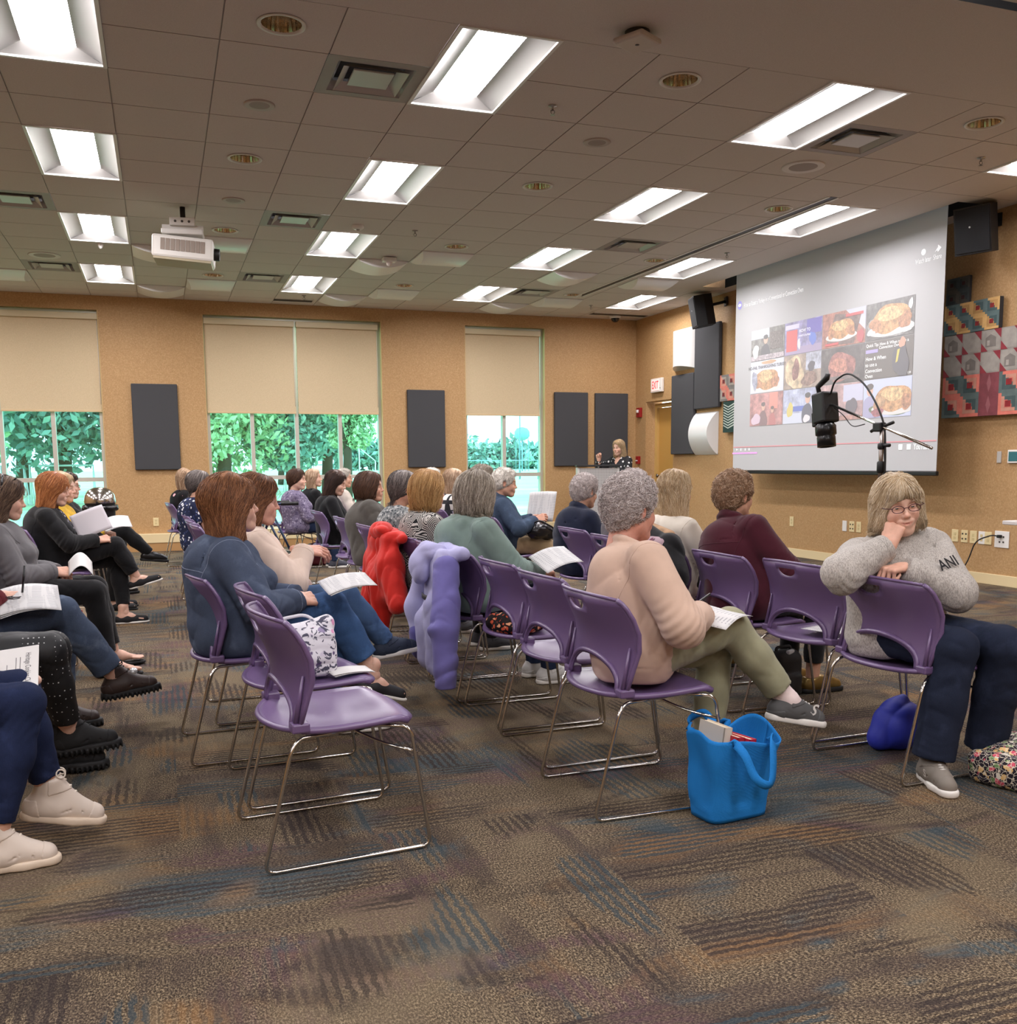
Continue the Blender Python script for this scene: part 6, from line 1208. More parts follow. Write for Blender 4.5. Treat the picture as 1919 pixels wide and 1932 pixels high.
# speaker at the lectern
t = NT('polka_dots'); v = t.voro(t.co(), 17, rnd=.35); M_DOTS = t.out(t.ramp(v.outputs['Distance'], [(.25, lin(226, 222, 220)), (.29, lin(20, 20, 24))]), .8)
person('woman with blonde hair in a black polka dot blouse speaking at the lectern', (6.92, 14.08), 204, grin=.3, lod=1, sc=1.035, seat=.86, stand=True, head=(8, 4, 0), skin=SKP, top=dict(m=M_DOTS, bk=.014, vneck=.12, name='blouse'), pants=dict(m=BLK), legs=dict(L=dict(k=(.02, .09, .46), a=(.0, .10, .085)), R=dict(k=(.02, -.09, .46), a=(.0, -.10, .085))), shoes=dict(kind='flat', m=BRUB), hair=dict(style='long', L=.18, vol=1.02, m=H_BLOND, n=1500), hands=dict(R=dict(w=(.22, -.24, 1.22), d=(.1, -.1, 1), u=(-.5, -.8, .1), p='pinch', e=(-.2, -.8, -.8)), L=dict(w=(.28, .10, 1.08))))
# lettering on the grey sweatshirt, wrapped onto the cloth
from mathutils.bvhtree import BVHTree
sw = next(c for c in smile.children if c.name.startswith('sweatshirt'))
bv = BVHTree.FromPolygons([v.co for v in sw.data.vertices], [tuple(p.vertices) for p in sw.data.polygons])
V, F = text_geo('ANI', .062, 'LEFT', True)
c0, nn = bv.ray_cast(Vector((.7, -.02, .80)), Vector((-1, 0, 0)))[:2]; nn = nrm(A(*nn) + A(.6, 0, 0)); ux = A(0, 1, .32); ux = nrm(ux - nn * (ux @ nn)); uy = np.cross(nn, ux); uy = uy if uy[2] > 0 else -uy
m = MB(); m.add([A(*c0) + nn * .012 + ux * x + uy * y for x, y, _ in V], F); m.build('lettering', plain((22, 22, 26), .8), smile)
logo(smile, 'S', .05, (.44, -.205, .06), (.95, -.3, 0), (0, -.3, .95), RUB)
# ------------------------------------------------------------------ things people brought
t = NT('printed_paper'); co = t.co(); wv = t.wave(t.co(), 22, 0, 0, 'Y', 'SIN'); n = t.noise(t.co(scale=(1, .1, 1)), 60, 2); M_PAPER = t.out(t.mix(t.math('MULTIPLY', t.ramp(wv.outputs[0], [(.72, (0, 0, 0)), (.8, (1, 1, 1))]), t.ramp(n.outputs[0], [(.48, (0, 0, 0)), (.52, (1, 1, 1))])), lin(212, 211, 210), lin(164, 164, 168)), .7)
M_BLANK = plain((214, 212, 209), .7, name='blank_paper')
def sheet(name, lab, o, ux, uy, w, h, bend=.03, mat=None, cat='paper', group=None, sheets=1, fold=False):
    """a real sheet: corner o, edges along ux and uy, sagging by bend"""
    ux, uy = nrm(ux), A(*uy); uy = nrm(uy - ux * (uy @ ux)); nz = np.cross(ux, uy); ob = thing(name, lab, cat, tuple(A(*o) + ux * w / 2 + uy * h / 2), 0, group)
    for k in range(sheets):
        m = MB(); a = k * .05
        m.grid(lambda u, v: ((u - .5) * w * math.cos(a) + k * .006, (v - .5) * h + (u - .5) * w * math.sin(a), bend * (math.sin(PI * u) - .6) * (1 if not fold else abs(u - .5) * 3) - k * .004 + bend * .4 * v * v), 12, 8, thick=.0009)
        m.build('page', mat or M_PAPER, ob)
    ob.matrix_world = Matrix(np.column_stack([np.vstack([np.column_stack([ux, uy, nz]), [0, 0, 0]]), [*(A(*o) + ux * w / 2 + uy * h / 2), 1]]).tolist())
    return ob
GP = 'handout papers'
sheet('paper', 'white handout on the lap of the beige sweatshirt woman', (1.86, 2.93, .635), (.85, .5, .1), (-.4, .9, .12), .215, .20, .02, group=GP)
sheet('paper', 'folded white handout on the knee of the denim jacket woman', (.635, 4.02, .685), (1, .1, .14), (-.15, 1, .2), .21, .17, .015, sheets=2, group=GP)
sheet('paper', 'white handout with printed blocks in the sage hooded woman\'s hand', (1.86, 4.62, .66), (.95, .1, .22), (-.1, 1, .35), .22, .2, .02, group=GP)
sheet('paper', 'large open printed sheet held up by the denim jacketed man', (3.10, 8.30, .69), (.25, -1, .05), (.25, .1, 1), .42, .27, .03, group=GP, fold=True)
sheet('paper', 'grey-white sheet the red haired woman is reading', (-.60, 8.0, .665), (.95, .1, .36), (-.3, .25, .8), .25, .2, .015, mat=plain((206, 200, 204), .7), group=GP)
sheet('paper', 'white handout on the lap of the yellow sweater woman', (-.46, 8.75, .69), (1, .1, .16), (-.1, 1, .3), .21, .27, .02, sheets=2, group=GP)
sheet('paper', 'rolled white handout in the hands of the grey cardigan woman', (-.52, 6.0, .635), (1, .1, -.05), (-.1, 1, .2), .13, .2, .06, mat=M_BLANK, group=GP)
sheet('paper', 'white handouts on the lap of the person with burgundy sleeves', (-.68, 4.50, .605), (1, .12, .05), (-.12, 1, .3), .24, .26, .02, sheets=3, group=GP)
sheet('paper', 'small white handout on the empty chair seat beside the smiling woman', (2.86, 3.58, .434), (.9, .3, 0), (-.3, .9, 0), .17, .2, .0, group=GP)
sheet('envelope', 'blank white folded paper on the chair seat beside the floral bag', (.57, 3.56, .437), (.95, .12, 0), (-.2, 1, 0), .16, .11, .006, mat=M_BLANK, cat='envelope', sheets=2)
# booklet at the left edge
Aa, Bb = A(-.435, 3.44, .625), A(-.395, 3.27, .53); ux = nrm(A(-1, 0, -.10)); uy = nrm(Aa - Bb); uy = nrm(uy - ux * (uy @ ux)); nz = nrm(np.cross(uy, ux)); nz = nz if nz[1] < 0 else -nz
bk = thing('booklet', 'white booklet titled Heritage Cooking Club at the left edge', 'booklet', tuple(Bb)); L_ = lambda a, b, c=0: tuple(ux * a + uy * b + nz * c)
m = MB(); P = [(0, 0), (.28, 0), (.28, .212), (0, .212)]; m.add([L_(a, b) for a, b in P] + [L_(a, b, -.016) for a, b in P], [(0, 1, 2, 3), (7, 6, 5, 4), (0, 4, 5, 1), (1, 5, 6, 2), (2, 6, 7, 3), (3, 7, 4, 0)]); m.build('page_block', M_BLANK, bk)
m = MB(); P = [(-.003, -.003), (.283, -.003), (.283, .215), (-.003, .215)]; m.add([L_(a, b, .0015) for a, b in P] + [L_(a, b, .0003) for a, b in P], [(0, 1, 2, 3), (7, 6, 5, 4), (0, 4, 5, 1), (1, 5, 6, 2), (2, 6, 7, 3), (3, 7, 4, 0)]); m.build('cover', M_BLANK, bk)
m = MB(); put_text(m, 'Heritage Cooking Club', .024, L_(.028, .106, .0019), -uy, -ux, squeeze=.68); put_text(m, 'Thanksgiving and holiday recipes', .009, L_(.058, .106, .0019), -uy, -ux) if False else None
for k, a in enumerate((.05, .062, .088)): m.add([L_(a, .05 + .03 * (k == 2), .0019), L_(a, .165 - .03 * (k == 2), .0019), L_(a + .0018, .165 - .03 * (k == 2), .0019), L_(a + .0018, .05 + .03 * (k == 2), .0019)], [(0, 1, 2, 3)])
for a, b, c, d in ((.112, .07, .114, .15), (.16, .07, .162, .15), (.112, .07, .162, .073), (.112, .147, .162, .15)): m.add([L_(a, b, .0019), L_(c, b, .0019), L_(c, d, .0019), L_(a, d, .0019)], [(0, 1, 2, 3)])
m.add([L_(.137 + .016 * math.cos(a), .11 + .022 * math.sin(a), .0019) for a in np.linspace(0, 2 * PI, 17)[:-1]], [tuple(range(16))]); m.build('cover_print', plain((70, 70, 74), .7), bk)
r = thing('pen', 'dark pen held in the hand at the left edge', 'pen', (-.60, 4.68, .70)); m = MB(); m.tube([(0, 0, -.05), (.02, -.01, .09)], .0045, 8); m.build('barrel', plain((20, 20, 22), .3), r); m = MB(); m.tube([(-.002, .001, -.062), (0, 0, -.05)], [.001, .0045], 8); m.build('tip', M_STEEL, r)
r = thing('eyeglasses', 'folded dark eyeglasses lying on the papers at the left edge', 'glasses', (-.62, 4.62, .655)); m = MB()
for y in (-.03, .03): m.tube([(.024 * math.cos(a), y + .024 * math.sin(a), .003) for a in np.linspace(0, 2 * PI, 18)[:-1]], .002, 6, closed=True)
m.build('rims', plain((26, 24, 26), .3), r); m = MB(); m.tube([(0, -.054, .004), (-.05, .03, .004)], .002, 6); m.tube([(0, .054, .004), (-.06, -.03, .006)], .002, 6); m.build('temple', plain((26, 24, 26), .3), r)
r = thing('ink_pen', 'black pen in the hand of the beige sweatshirt woman', 'pen', (1.80, 3.06, .70)); m = MB(); m.tube([(-.05, -.03, -.02), (.09, .03, .03)], .0045, 8); m.build('barrel', plain((16, 16, 18), .3), r)

def soft(name, sdf, h, mat, parent): V, F = sdf.mesh(h); return obj(name, mesh_np(name, V, F), mat, parent)
# blue tote with books
def tote(loc, rz, W, D, Hh, mat, lab, name='tote_bag', handles=True):
    r = thing(name, lab, 'bag', loc, rz); f = lambda a, z: 1 + .05 * math.sin(3 * a + 8 * z) * (z > .05)
    def wall(u, v, inset=0.0):
        a = 2 * PI * u; z = v * Hh * (1 + .09 * math.sin(a * 2 + 1) + .05 * math.sin(a * 3)); k = .9 + .17 * v + .04 * math.sin(9 * v + 2 * a) * v
        c, s = math.cos(a), math.sin(a); q = (abs(c) ** 5 + abs(s) ** 5) ** (-1 / 5); return ((W / 2 - inset) * q * c * k * f(a, z), (D / 2 - inset) * q * s * (k + .12 * v) * f(a + 1, z) - .02 * v * v, z + .004)
    m = MB(); m.grid(wall, 64, 20, thick=.003); m.poly([wall(u, 0)[:2] + (.004,) for u in np.linspace(0, 1, 64, endpoint=False)]); m.build('body', mat, r)
    if handles:
        for sgn, top in ((1, .1), (-1, -.16)):
            m = MB(); y0 = sgn * D / 2 * 1.18; p0, p1 = A(-.075, y0, Hh * .8), A(.075, y0, Hh * .8)
            C = [p0 + A(0, 0, 0), p0 + A(-.005, sgn * .012, .06), A(-.06, y0 + sgn * .05, Hh * .95 + top * .1), A(-.03, y0 + sgn * (.075), Hh * (.62 if sgn < 0 else 1.05)), A(.03, y0 + sgn * .08, Hh * (.55 if sgn < 0 else 1.08)), A(.06, y0 + sgn * .05, Hh * .95), p1 + A(.005, sgn * .012, .06), p1]
            Q = []; 
            for k in range(len(C) - 1):
                for q in range(6):
                    tt = q / 6; g = [C[max(0, k - 1)], C[k], C[k + 1], C[min(len(C) - 1, k + 2)]]
                    Q.append(.5 * (2 * g[1] + (g[2] - g[0]) * tt + (2 * g[0] - 5 * g[1] + 4 * g[2] - g[3]) * tt ** 2 + (3 * g[1] - g[0] - 3 * g[2] + g[3]) * tt ** 3))
            Q.append(C[-1]); N = len(Q) - 1; m.grid(lambda u, v: tuple(Q[round(u * N)] + A(0, 0, 0) + A(.0, .0, 0) + (v - .5) * .03 * nrm(np.cross(Q[min(N, round(u * N) + 1)] - Q[max(0, round(u * N) - 1)], A(0, 1, .2)))), N, 2, thick=.0025); m.build('handle', mat, r)
    return r
t = NT('blue_nonwoven'); v = t.voro(t.co(), 420, rnd=.2); n = t.noise(t.co(), 16, 3); t.bump(t.math('ADD', v.outputs['Distance'], t.math('MULTIPLY', n.outputs[0], 2.5)), .35, .005); t.out(lin(32, 128, 206), .75, spec=.25)
bag = tote((1.80, 2.80, 0), .12, .27, .17, .29, t.m, 'bright blue tote bag with books standing on the carpet, front right')
def book(loc, R, w, h, th, cov, lab, txt=None):
    r = thing('book', lab, 'book', loc, 0, 'books in the blue tote'); Rm = Matrix(R.tolist()) if not isinstance(R, Matrix) else R
    m = MB(); m.box((0, 0, 0), (th - .006, w - .008, h - .008)); m.build('page_block', plain((232, 216, 188), .8), r); m = MB()
    for s in (-1, 1): m.box((s * (th / 2 - .0015), 0, 0), (.003, w, h))
    m.box((0, -w / 2 + .002, 0), (th, .004, h)); m.build('cover', cov, r)
    if txt:
        m = MB(); put_text(m, txt, .035, (th / 2 + .0006, .0, h * .28), (0, 1, 0), (0, 0, 1)); m.build('cover_lettering', plain((240, 232, 226), .5), r)
    r.matrix_world = Matrix.Translation(loc) @ Rm.to_4x4(); return r
book((1.745, 2.83, .175), Matrix.Rotation(.14, 3, 'Y') @ Matrix.Rotation(.15, 3, 'Z'), .13, .29, .035, plain((214, 204, 186), .6), 'pale book standing at the left inside the blue tote'); book((1.775, 2.80, .155), Matrix.Rotation(.12, 3, 'Y') @ Matrix.Rotation(.25, 3, 'Z'), .13, .27, .032, plain((178, 40, 50), .45), 'red-edged book in the middle of the blue tote'); book((1.815, 2.79, .15), Matrix.Rotation(.1, 3, 'Y') @ Matrix.Rotation(.3, 3, 'Z'), .13, .265, .034, plain((190, 36, 56), .4), 'red covered book nearest the front in the blue tote', 'Be')
# floral handbag on a chair
M_FLO = print_cloth('flower_print', (222, 220, 226), [(214, 150, 186), (150, 140, 170), (98, 84, 120), (206, 200, 214)], 22, .34, second=(84, 84, 100))
r = thing('handbag', 'white handbag with pink and grey flowers on the purple chair seat', 'handbag', (.50, 3.69, .425), .1)
s = Sdf(); s.box((0, 0, .085), (.095, .07, .085), .03, .02).cap((-.07, 0, .15), (.05, 0, .185), .03, .025, k=.04).ell((.075, 0, .19), (.022, .04, .03), k=.02).ell((-.04, -.03, .07), (.07, .06, .065), k=.04); s.disp = wrinkle(.009, .09, 5)
soft('body', s, .005, M_FLO, r); m = MB(); m.tube(round_path([(-.07, .05, .15), (-.09, .09, .2), (.02, .11, .21), (.06, .06, .17)], .05), .007, 8); m.build('handle', plain((206, 204, 210), .6), r)
# dark bags on the floor
r = thing('backpack', 'small black bag standing on the floor behind the empty chair', 'bag', (2.97, 4.14, 0), .2); s = Sdf(); s.box((0, 0, .12), (.095, .06, .115), .035, .02).box((0, -.055, .08), (.07, .025, .06), .02, .01).cap((-.06, 0, .225), (.06, 0, .225), .025, k=.04); s.disp = wrinkle(.006, .08, 8); soft('body', s, .006, plain((26, 26, 28), .7), r)
m = MB(); m.tube(round_path([(-.05, 0, .235), (-.05, 0, .27), (.05, 0, .27), (.05, 0, .235)], .03), .008, 8); m.build('handle', plain((26, 26, 28), .7), r); m = MB(); m.box((.02, -.03, .245), (.06, .02, .02), rz=.3, bev=.004); m.build('tag', plain((190, 190, 192), .5), r)
r = thing('drawstring_bag', 'royal blue bag on the floor behind the smiling woman\'s legs', 'bag', (2.90, 3.22, 0), .3); s = Sdf(); s.ell((0, 0, .10), (.12, .10, .105)).ell((-.09, .03, .05), (.05, .05, .05), k=.03).cap((.02, 0, .17), (.03, 0, .2), .03, .02, k=.03); s.plane((0, 0, .002), (0, 0, -1)); s.disp = wrinkle(.01, .1, 9); soft('body', s, .006, plain((40, 52, 170), .6), r); m = MB(); m.tube([(.1, .05, .16), (.14, .06, .18), (.2, .05, .12)], .008, 8); m.build('strap', plain((226, 226, 228), .6), r)
M_MULTI = print_cloth('paisley_print', (40, 34, 44), [(214, 90, 110), (226, 186, 120), (110, 140, 90), (220, 214, 200), (60, 60, 90)], 38, .46, vein=(220, 210, 190))
r = thing('patterned_bag', 'colourful paisley quilted bag on the floor at the right edge', 'bag', (3.05, 2.74, 0), .4); s = Sdf(); s.box((0, 0, .06), (.2, .12, .06), .04, .02).ell((.03, 0, .1), (.14, .09, .05), k=.04); s.plane((0, 0, .002), (0, 0, -1)); s.disp = wrinkle(.01, .1, 12); soft('body', s, .006, M_MULTI, r)
m = MB(); m.tube(round_path([(-.12, -.1, .08), (-.24, -.18, .06), (-.26, -.3, .02), (-.14, -.34, .015), (-.02, -.24, .02), (0, -.12, .06)], .08), .012, 8); m.build('strap', print_cloth('strap_print', (206, 176, 150), [(150, 90, 80), (90, 80, 80)], 60, .4), r)
r = thing('maroon_bag', 'dark red bag on the floor far back under the purple chairs', 'bag', (1.86, 11.96, 0), 0); s = Sdf(); s.box((0, 0, .13), (.21, .1, .13), .04, .02).cap((-.1, 0, .24), (.1, 0, .25), .03, k=.05); s.disp = wrinkle(.01, .12, 13); soft('body', s, .01, plain((92, 22, 34), .5), r); m = MB(); m.tube(round_path([(-.1, 0, .25), (-.08, 0, .38), (.08, 0, .38), (.1, 0, .25)], .08), .011, 8); m.build('handle', plain((80, 20, 30), .5), r)
r = thing('plastic_bag', 'yellow and white bag on the floor behind the red jacket', 'bag', (1.97, 8.05, 0), .4); s = Sdf(); s.ell((0, 0, .09), (.14, .1, .095)).ell((.09, 0, .04), (.08, .06, .045), k=.03); s.plane((0, 0, .002), (0, 0, -1)); s.disp = wrinkle(.014, .1, 14); soft('body', s, .009, print_cloth('bag_print', (216, 190, 96), [(236, 232, 220), (190, 150, 60)], 12, .4), r); m = MB(); m.tube([(-.05, 0, .17), (0, 0, .23), (.05, 0, .17)], .007, 6); m.build('handle', plain((226, 214, 170), .5), r)
tt = tote((-.60, 7.80, 0), .2, .26, .1, .19, print_cloth('tote_print', (226, 206, 178), [(190, 70, 60), (70, 100, 90), (226, 206, 178), (120, 80, 70)], 30, .34), 'cream printed cloth bag on the floor under the left chairs', 'cloth_bag', False)
r = thing('scarf', 'black and orange patterned bundle lying on the empty chair', 'scarf', (1.60, 4.32, .405), .2); s = Sdf(); s.ell((0, 0, .04), (.13, .11, .045)).ell((-.08, .03, .05), (.07, .08, .05), k=.03); s.plane((0, 0, .004), (0, 0, -1)); s.disp = wrinkle(.012, .07, 15); soft('body', s, .007, print_cloth('orange_print', (30, 24, 24), [(206, 90, 60), (226, 160, 120)], 40, .42), r)
r = thing('shoulder_bag', 'black leather bag on the lap of the denim jacketed man', 'bag', (3.08, 7.86, .575), .2); s = Sdf(); s.ell((0, 0, .06), (.12, .09, .07)).ell((.1, 0, .02), (.06, .05, .04), k=.03); s.disp = wrinkle(.012, .06, 16); soft('body', s, .009, plain((24, 24, 28), .25), r); m = MB(); m.tube(round_path([(-.08, 0, .1), (-.05, -.08, .16), (.1, -.1, .08), (.12, -.03, .04)], .05), .008, 8); m.build('strap', plain((24, 24, 28), .3), r)
r = thing('waste_bin', 'silver domed waste bin with a black liner by the window wall at left', 'bin', (-.60, 10.75, 0)); m = MB(); m.lathe([(.12, 0), (.125, .02), (.145, .84), (.15, .86)], n=32); m.build('body', plain((24, 24, 26), .35), r); m = MB(); m.lathe([(.153, .85), (.155, .87), (.145, .93), (.11, .98), (.06, 1.005), (.001, 1.012)], n=36); m.build('lid', M_CHROME, r)
s = Sdf(); s.torus((0, 0, .80), (0, 0, 1), .145, .028); s.disp = wrinkle(.016, .07, 17); soft('liner', s, .009, plain((16, 16, 18), .25), r)
r = thing('walker', 'black handled walker standing beside the lilac print woman', 'walker', (1.12, 11.05, 0), .1); m = MB()
for y in (-.22, .22): m.tube(round_path([(-.2, y, .03), (-.05, y, .72), (.02, y, .80), (.25, y, .80)], .06), .014, 8); m.tube([(.28, y, .03), (.0, y, .66)], .013, 8)
m.tube([(-.05, -.22, .6), (-.05, .22, .6)], .012, 8); m.build('frame', plain((40, 52, 76), .3, .6), r)
for y in (-.22, .22): m = MB(); m.tube([(.08, y, .80), (.27, y, .80)], .02, 10); m.build('grip', M_BLACK, r)
for x, y in ((-.2, -.22), (-.2, .22), (.28, -.22), (.28, .22)): m = MB(); m.lathe([(.001, -.015), (.05, -.015), (.06, 0), (.05, .015), (.001, .015)], (x, y, .06), 16, R=Matrix.Rotation(PI / 2, 3, 'X')); m.build('wheel', M_BLACK, r)

# jackets hung over chair backs (chair-local axes)
def hung(name, lab, loc, fn, h=.009):
    r = thing(name, lab, 'jacket', loc); fn(r); return r
def red(r):
    s = Sdf(); s.cap((.05, .20, .775), (.03, -.16, .765), .034, .03, k=.02); s.box((-.03, .08, .58), (.055, .22, .22), .05, .05); s.cap((-.05, .16, .6), (-.10, .26, .26), .10, .06, k=.07).cap((-.06, .02, .5), (-.07, .02, .17), .11, .035, k=.07).cap((-.04, -.10, .6), (-.02, -.22, .36), .08, .06, k=.06).ell((-.05, .1, .74), (.07, .12, .06), k=.05)
    s.cap((.11, .15, .76), (.13, .14, .62), .03, .03, k=.03); s.disp = wrinkle(.011, .06, 21, (1, 1, .22)); soft('shell', s, .007, cloth((206, 40, 30), var=.06, rough=.55), r)
    s = Sdf(); s.ell((-.05, .06, .80), (.07, .15, .055)).ell((-.08, .16, .73), (.04, .07, .08), k=.03); s.disp = wrinkle(.012, .07, 22); soft('hood', s, .007, cloth((206, 40, 30), var=.06, rough=.55), r); m = MB(); m.box((-.155, .30, .32), (.012, .05, .028), bev=.004); m.build('cuff_tab', plain((206, 190, 186), .5), r)
hung('red_jacket', 'bright red rain jacket hung over a purple chair back', (1.355, 6.0, 0), red)
def lav(r):
    LV, DK, PU = cloth((176, 174, 214), var=.05, rough=.7), cloth((84, 78, 140), var=.05, rough=.7), cloth((118, 112, 176), var=.05, rough=.7)
    s = Sdf(); s.box((-.045, -.10, .54), (.045, .17, .25), .045, .04).cap((.03, .1, .775), (.03, -.28, .772), .032, k=.03).cap((-.06, -.02, .4), (-.08, -.02, .22), .10, .07, k=.05).cap((-.07, -.14, .5), (-.09, -.16, .2), .07, .05, k=.05); s.disp = wrinkle(.009, .07, 31, (1, 1, .3)); soft('body', s, .007, LV, r)
    s = Sdf(); s.ell((-.06, -.02, .77), (.075, .13, .06)).ell((-.12, .0, .69), (.055, .10, .09), k=.03); s.ell((-.02, -.02, .82), (.05, .09, .03), k=.02, op='s'); s.disp = wrinkle(.008, .07, 32); soft('hood', s, .007, LV, r)
    s = Sdf(); s.cap((-.05, -.24, .70), (-.09, -.34, .42), .066, .068, k=.04).cap((-.09, -.34, .42), (-.09, -.33, .12), .068, .052, k=.03, flat='b'); s.disp = wrinkle(.012, .08, 33, (.6, .6, 1)); soft('sleeve', s, .007, PU, r)
    s = Sdf(); s.cap((-.04, .14, .68), (-.07, .22, .45), .07, .07, k=.04).cap((-.07, .22, .45), (-.07, .2, .24), .07, .055, k=.04); s.disp = wrinkle(.009, .1, 34, (1, 1, .6)); soft('sleeve', s, .007, LV, r)
    s = Sdf(); s.cap((-.07, .2, .31), (-.07, .2, .22), .068, .06, k=.02).ell((-.06, .23, .5), (.06, .06, .08), k=.03); s.disp = wrinkle(.006, .1, 35); soft('cuff', s, .007, DK, r)
    m = MB(); m.grid(lambda u, v: (-.101 - .012 * math.sin(PI * u), .06 - .2 * u, .535 + .026 * (v - .5)), 8, 1, thick=.004); m.build('chest_strap', plain((24, 22, 30), .6), r)
hung('lavender_jacket', 'lavender and purple hooded winter jacket hung on a chair back', (1.36, 4.84, 0), lav)
def blk(r):
    s = Sdf(); s.box((-.01, -.1, .68), (.045, .24, .14), .04, .04).cap((-.03, .06, .6), (-.03, -.3, .55), .07, .06, k=.05); s.disp = wrinkle(.010, .1, 41); soft('lining', s, .008, print_cloth('mauve_lining', (176, 150, 158), [(120, 70, 86), (84, 50, 66)], 14, .3), r)
    s = Sdf(); s.cap((.0, .14, .87), (.01, -.32, .76), .06, .055, k=.03, side=(1, 0, 0), sq=.7).cap((.02, -.30, .78), (-.02, -.42, .62), .06, .07, k=.04).cap((-.03, -.34, .62), (-.07, -.30, .42), .085, .075, k=.05).ell((-.06, -.27, .36), (.08, .12, .09), k=.04); s.disp = wrinkle(.012, .08, 42); soft('shell', s, .008, BLK, r)
    s = Sdf(); s.cap((.06, .06, .86), (.07, -.2, .82), .03, k=.02); soft('fur_collar', s, .008, cloth((186, 150, 116), var=.2), r)
hung('black_jacket', 'black jacket with mauve flowered lining draped behind the blonde woman', (2.52, 4.85, 0), blk)
r = thing('pale_jacket', 'pale blue-grey garment over the empty chair by the window', 'jacket', (1.28, 13.7, 0)); s = Sdf(); s.cap((.06, .1, .77), (.06, .32, .75), .035, k=.02).cap((.02, .24, .74), (.0, .28, .4), .07, .06, k=.04); s.disp = wrinkle(.01, .1, 51); soft('shell', s, .011, cloth((150, 170, 180)), r)

# ------------------------------------------------------------------ outdoors
def leaf_cloud(blobs, n, size, seed):
    g = np.random.RandomState(seed); V = []; F = []; b = 0; tot = sum(x[3] for x in blobs)
    for cx, cy, cz, w_ in blobs:
        k = int(n * w_ / tot); d = g.randn(k, 3); d /= np.linalg.norm(d, axis=1, keepdims=True); p = A(cx, cy, cz) + d * (w_ * g.uniform(.55, 1.08, (k, 1))) * A(1, 1, .8)
        a = g.randn(k, 3); a /= np.linalg.norm(a, axis=1, keepdims=True); c = np.cross(a, g.randn(k, 3)); c /= np.linalg.norm(c, axis=1, keepdims=True); s = size * g.uniform(.6, 1.3, (k, 1))
        q = np.stack([p + a * s, p + c * s * .5, p - a * s, p - c * s * .5], 1); V.append(q.reshape(-1, 3)); F.append(np.arange(4 * k).reshape(-1, 4) + b); b += 4 * k
    return np.concatenate(V), np.concatenate(F)
def leaf_mat(name, a, b): t = NT(name); g = t.n.new('ShaderNodeNewGeometry'); return t.out(t.ramp(g.outputs['Random Per Island'], [(0, lin(*a)), (1, lin(*b))]), .7, spec=.2)
LM = [leaf_mat('leaf_bright', (126, 164, 122), (206, 226, 178)), leaf_mat('leaf_dark', (84, 122, 112), (150, 184, 166)), leaf_mat('leaf_blue_green', (98, 142, 132), (182, 212, 194))]; M_BARK = plain((74, 60, 48), .9)
GZ = -.35
m = MB(); m.box((40, 215, GZ - .1), (700, 400, .2)); t = NT('grass'); n = t.noise(t.co(scale=(.3, 1, 1)), .35, 4); t.out(t.ramp(n.outputs[0], [(.35, lin(150, 186, 140)), (.55, lin(182, 206, 160)), (.7, lin(206, 214, 186))]), .9); struct(m.build('ground', t.m))
def tree(x, y, h, rad, mi, lab, n, leaf, seed, low=.12):
    r = thing('tree', lab, 'tree', (x, y, GZ), 0, 'trees beyond the windows'); g = np.random.RandomState(seed); B = []
    for k in range(9): a = g.uniform(0, 6.28); q = g.uniform(0, 1); B.append((math.cos(a) * rad * .55 * math.sqrt(q), math.sin(a) * rad * .55 * math.sqrt(q), h * g.uniform(low + .2, .85), rad * g.uniform(.4, .6)))
    B.append((0, 0, h * .55, rad * .75)); V, F = leaf_cloud(B, n, leaf, seed); obj('crown', mesh_np('crown', V, F, False), LM[mi], r)
    m = MB(); m.tube([(0, 0, 0), (.05 * rad, 0, h * .4), (0, .05 * rad, h * .75)], [h * .028, h * .02, h * .008], 8)
    for k in range(4): a = k * 1.6 + seed; m.tube([(0, 0, h * (.3 + .1 * k)), (math.cos(a) * rad * .6, math.sin(a) * rad * .6, h * (.5 + .1 * k))], [h * .012, h * .004], 6)
    m.build('trunk', M_BARK, r)
TR = [(-4.6, 24, 8, 2.6, 0, 'leafy bright tree close outside the left edge window', 12150, 0.108), (-4.0, 46, 13, 5.2, 1, 'dark tree beyond the soccer goal, left edge window', 12150, 0.216), (-9.0, 42, 13, 5.0, 1, 'dark tree at far left beyond the left edge window', 8100, 0.216), (2.2, 38, 10, 3.6, 0, 'bright rounded tree in the left pane of the double window', 14850, 0.149), (5.2, 41, 9, 3.0, 2, 'blue green drooping tree in the second pane of the double window', 14850, 0.162), (7.0, 55, 14, 3.8, 1, 'tall dark tree behind the middle mullion of the double window', 12150, 0.230), (9.6, 60, 13, 3.2, 2, 'blue green tree in the third pane of the double window', 12150, 0.230), (6.5, 36, 7.0, 1.2, 0, 'light leafy tree edge against the sky, right of the double window', 6750, 0.108), (-7.5, 62, 15, 7, 1, 'dark tall tree far behind the left edge window goal', 9000, .26), (9.5, 82, 16, 5.6, 1, 'tall dark tree deep behind the double window trees', 9000, .3), (3.5, 62, 15, 6, 1, 'dark tall tree behind the bright rounded one', 10800, 0.257)]
for k, (x, y, h, rad, mi, lab, n, lf) in enumerate(TR): tree(x, y, h, rad, mi, lab, n, lf, 60 + k, .06)
FAR = [(52, 'distant tree at the foot of the sky, right pane of the double window'), (60, 'second distant tree in the right pane of the double window'), (86, 'distant tree at the left frame of the narrow window'), (93, 'distant tree left of the middle bar of the narrow window'), (100, 'distant tree behind the middle bar of the narrow window'), (108, 'distant tree left of the water tower'), (115, 'distant tree right of the water tower'), (123, 'distant tree at the right frame of the narrow window')]
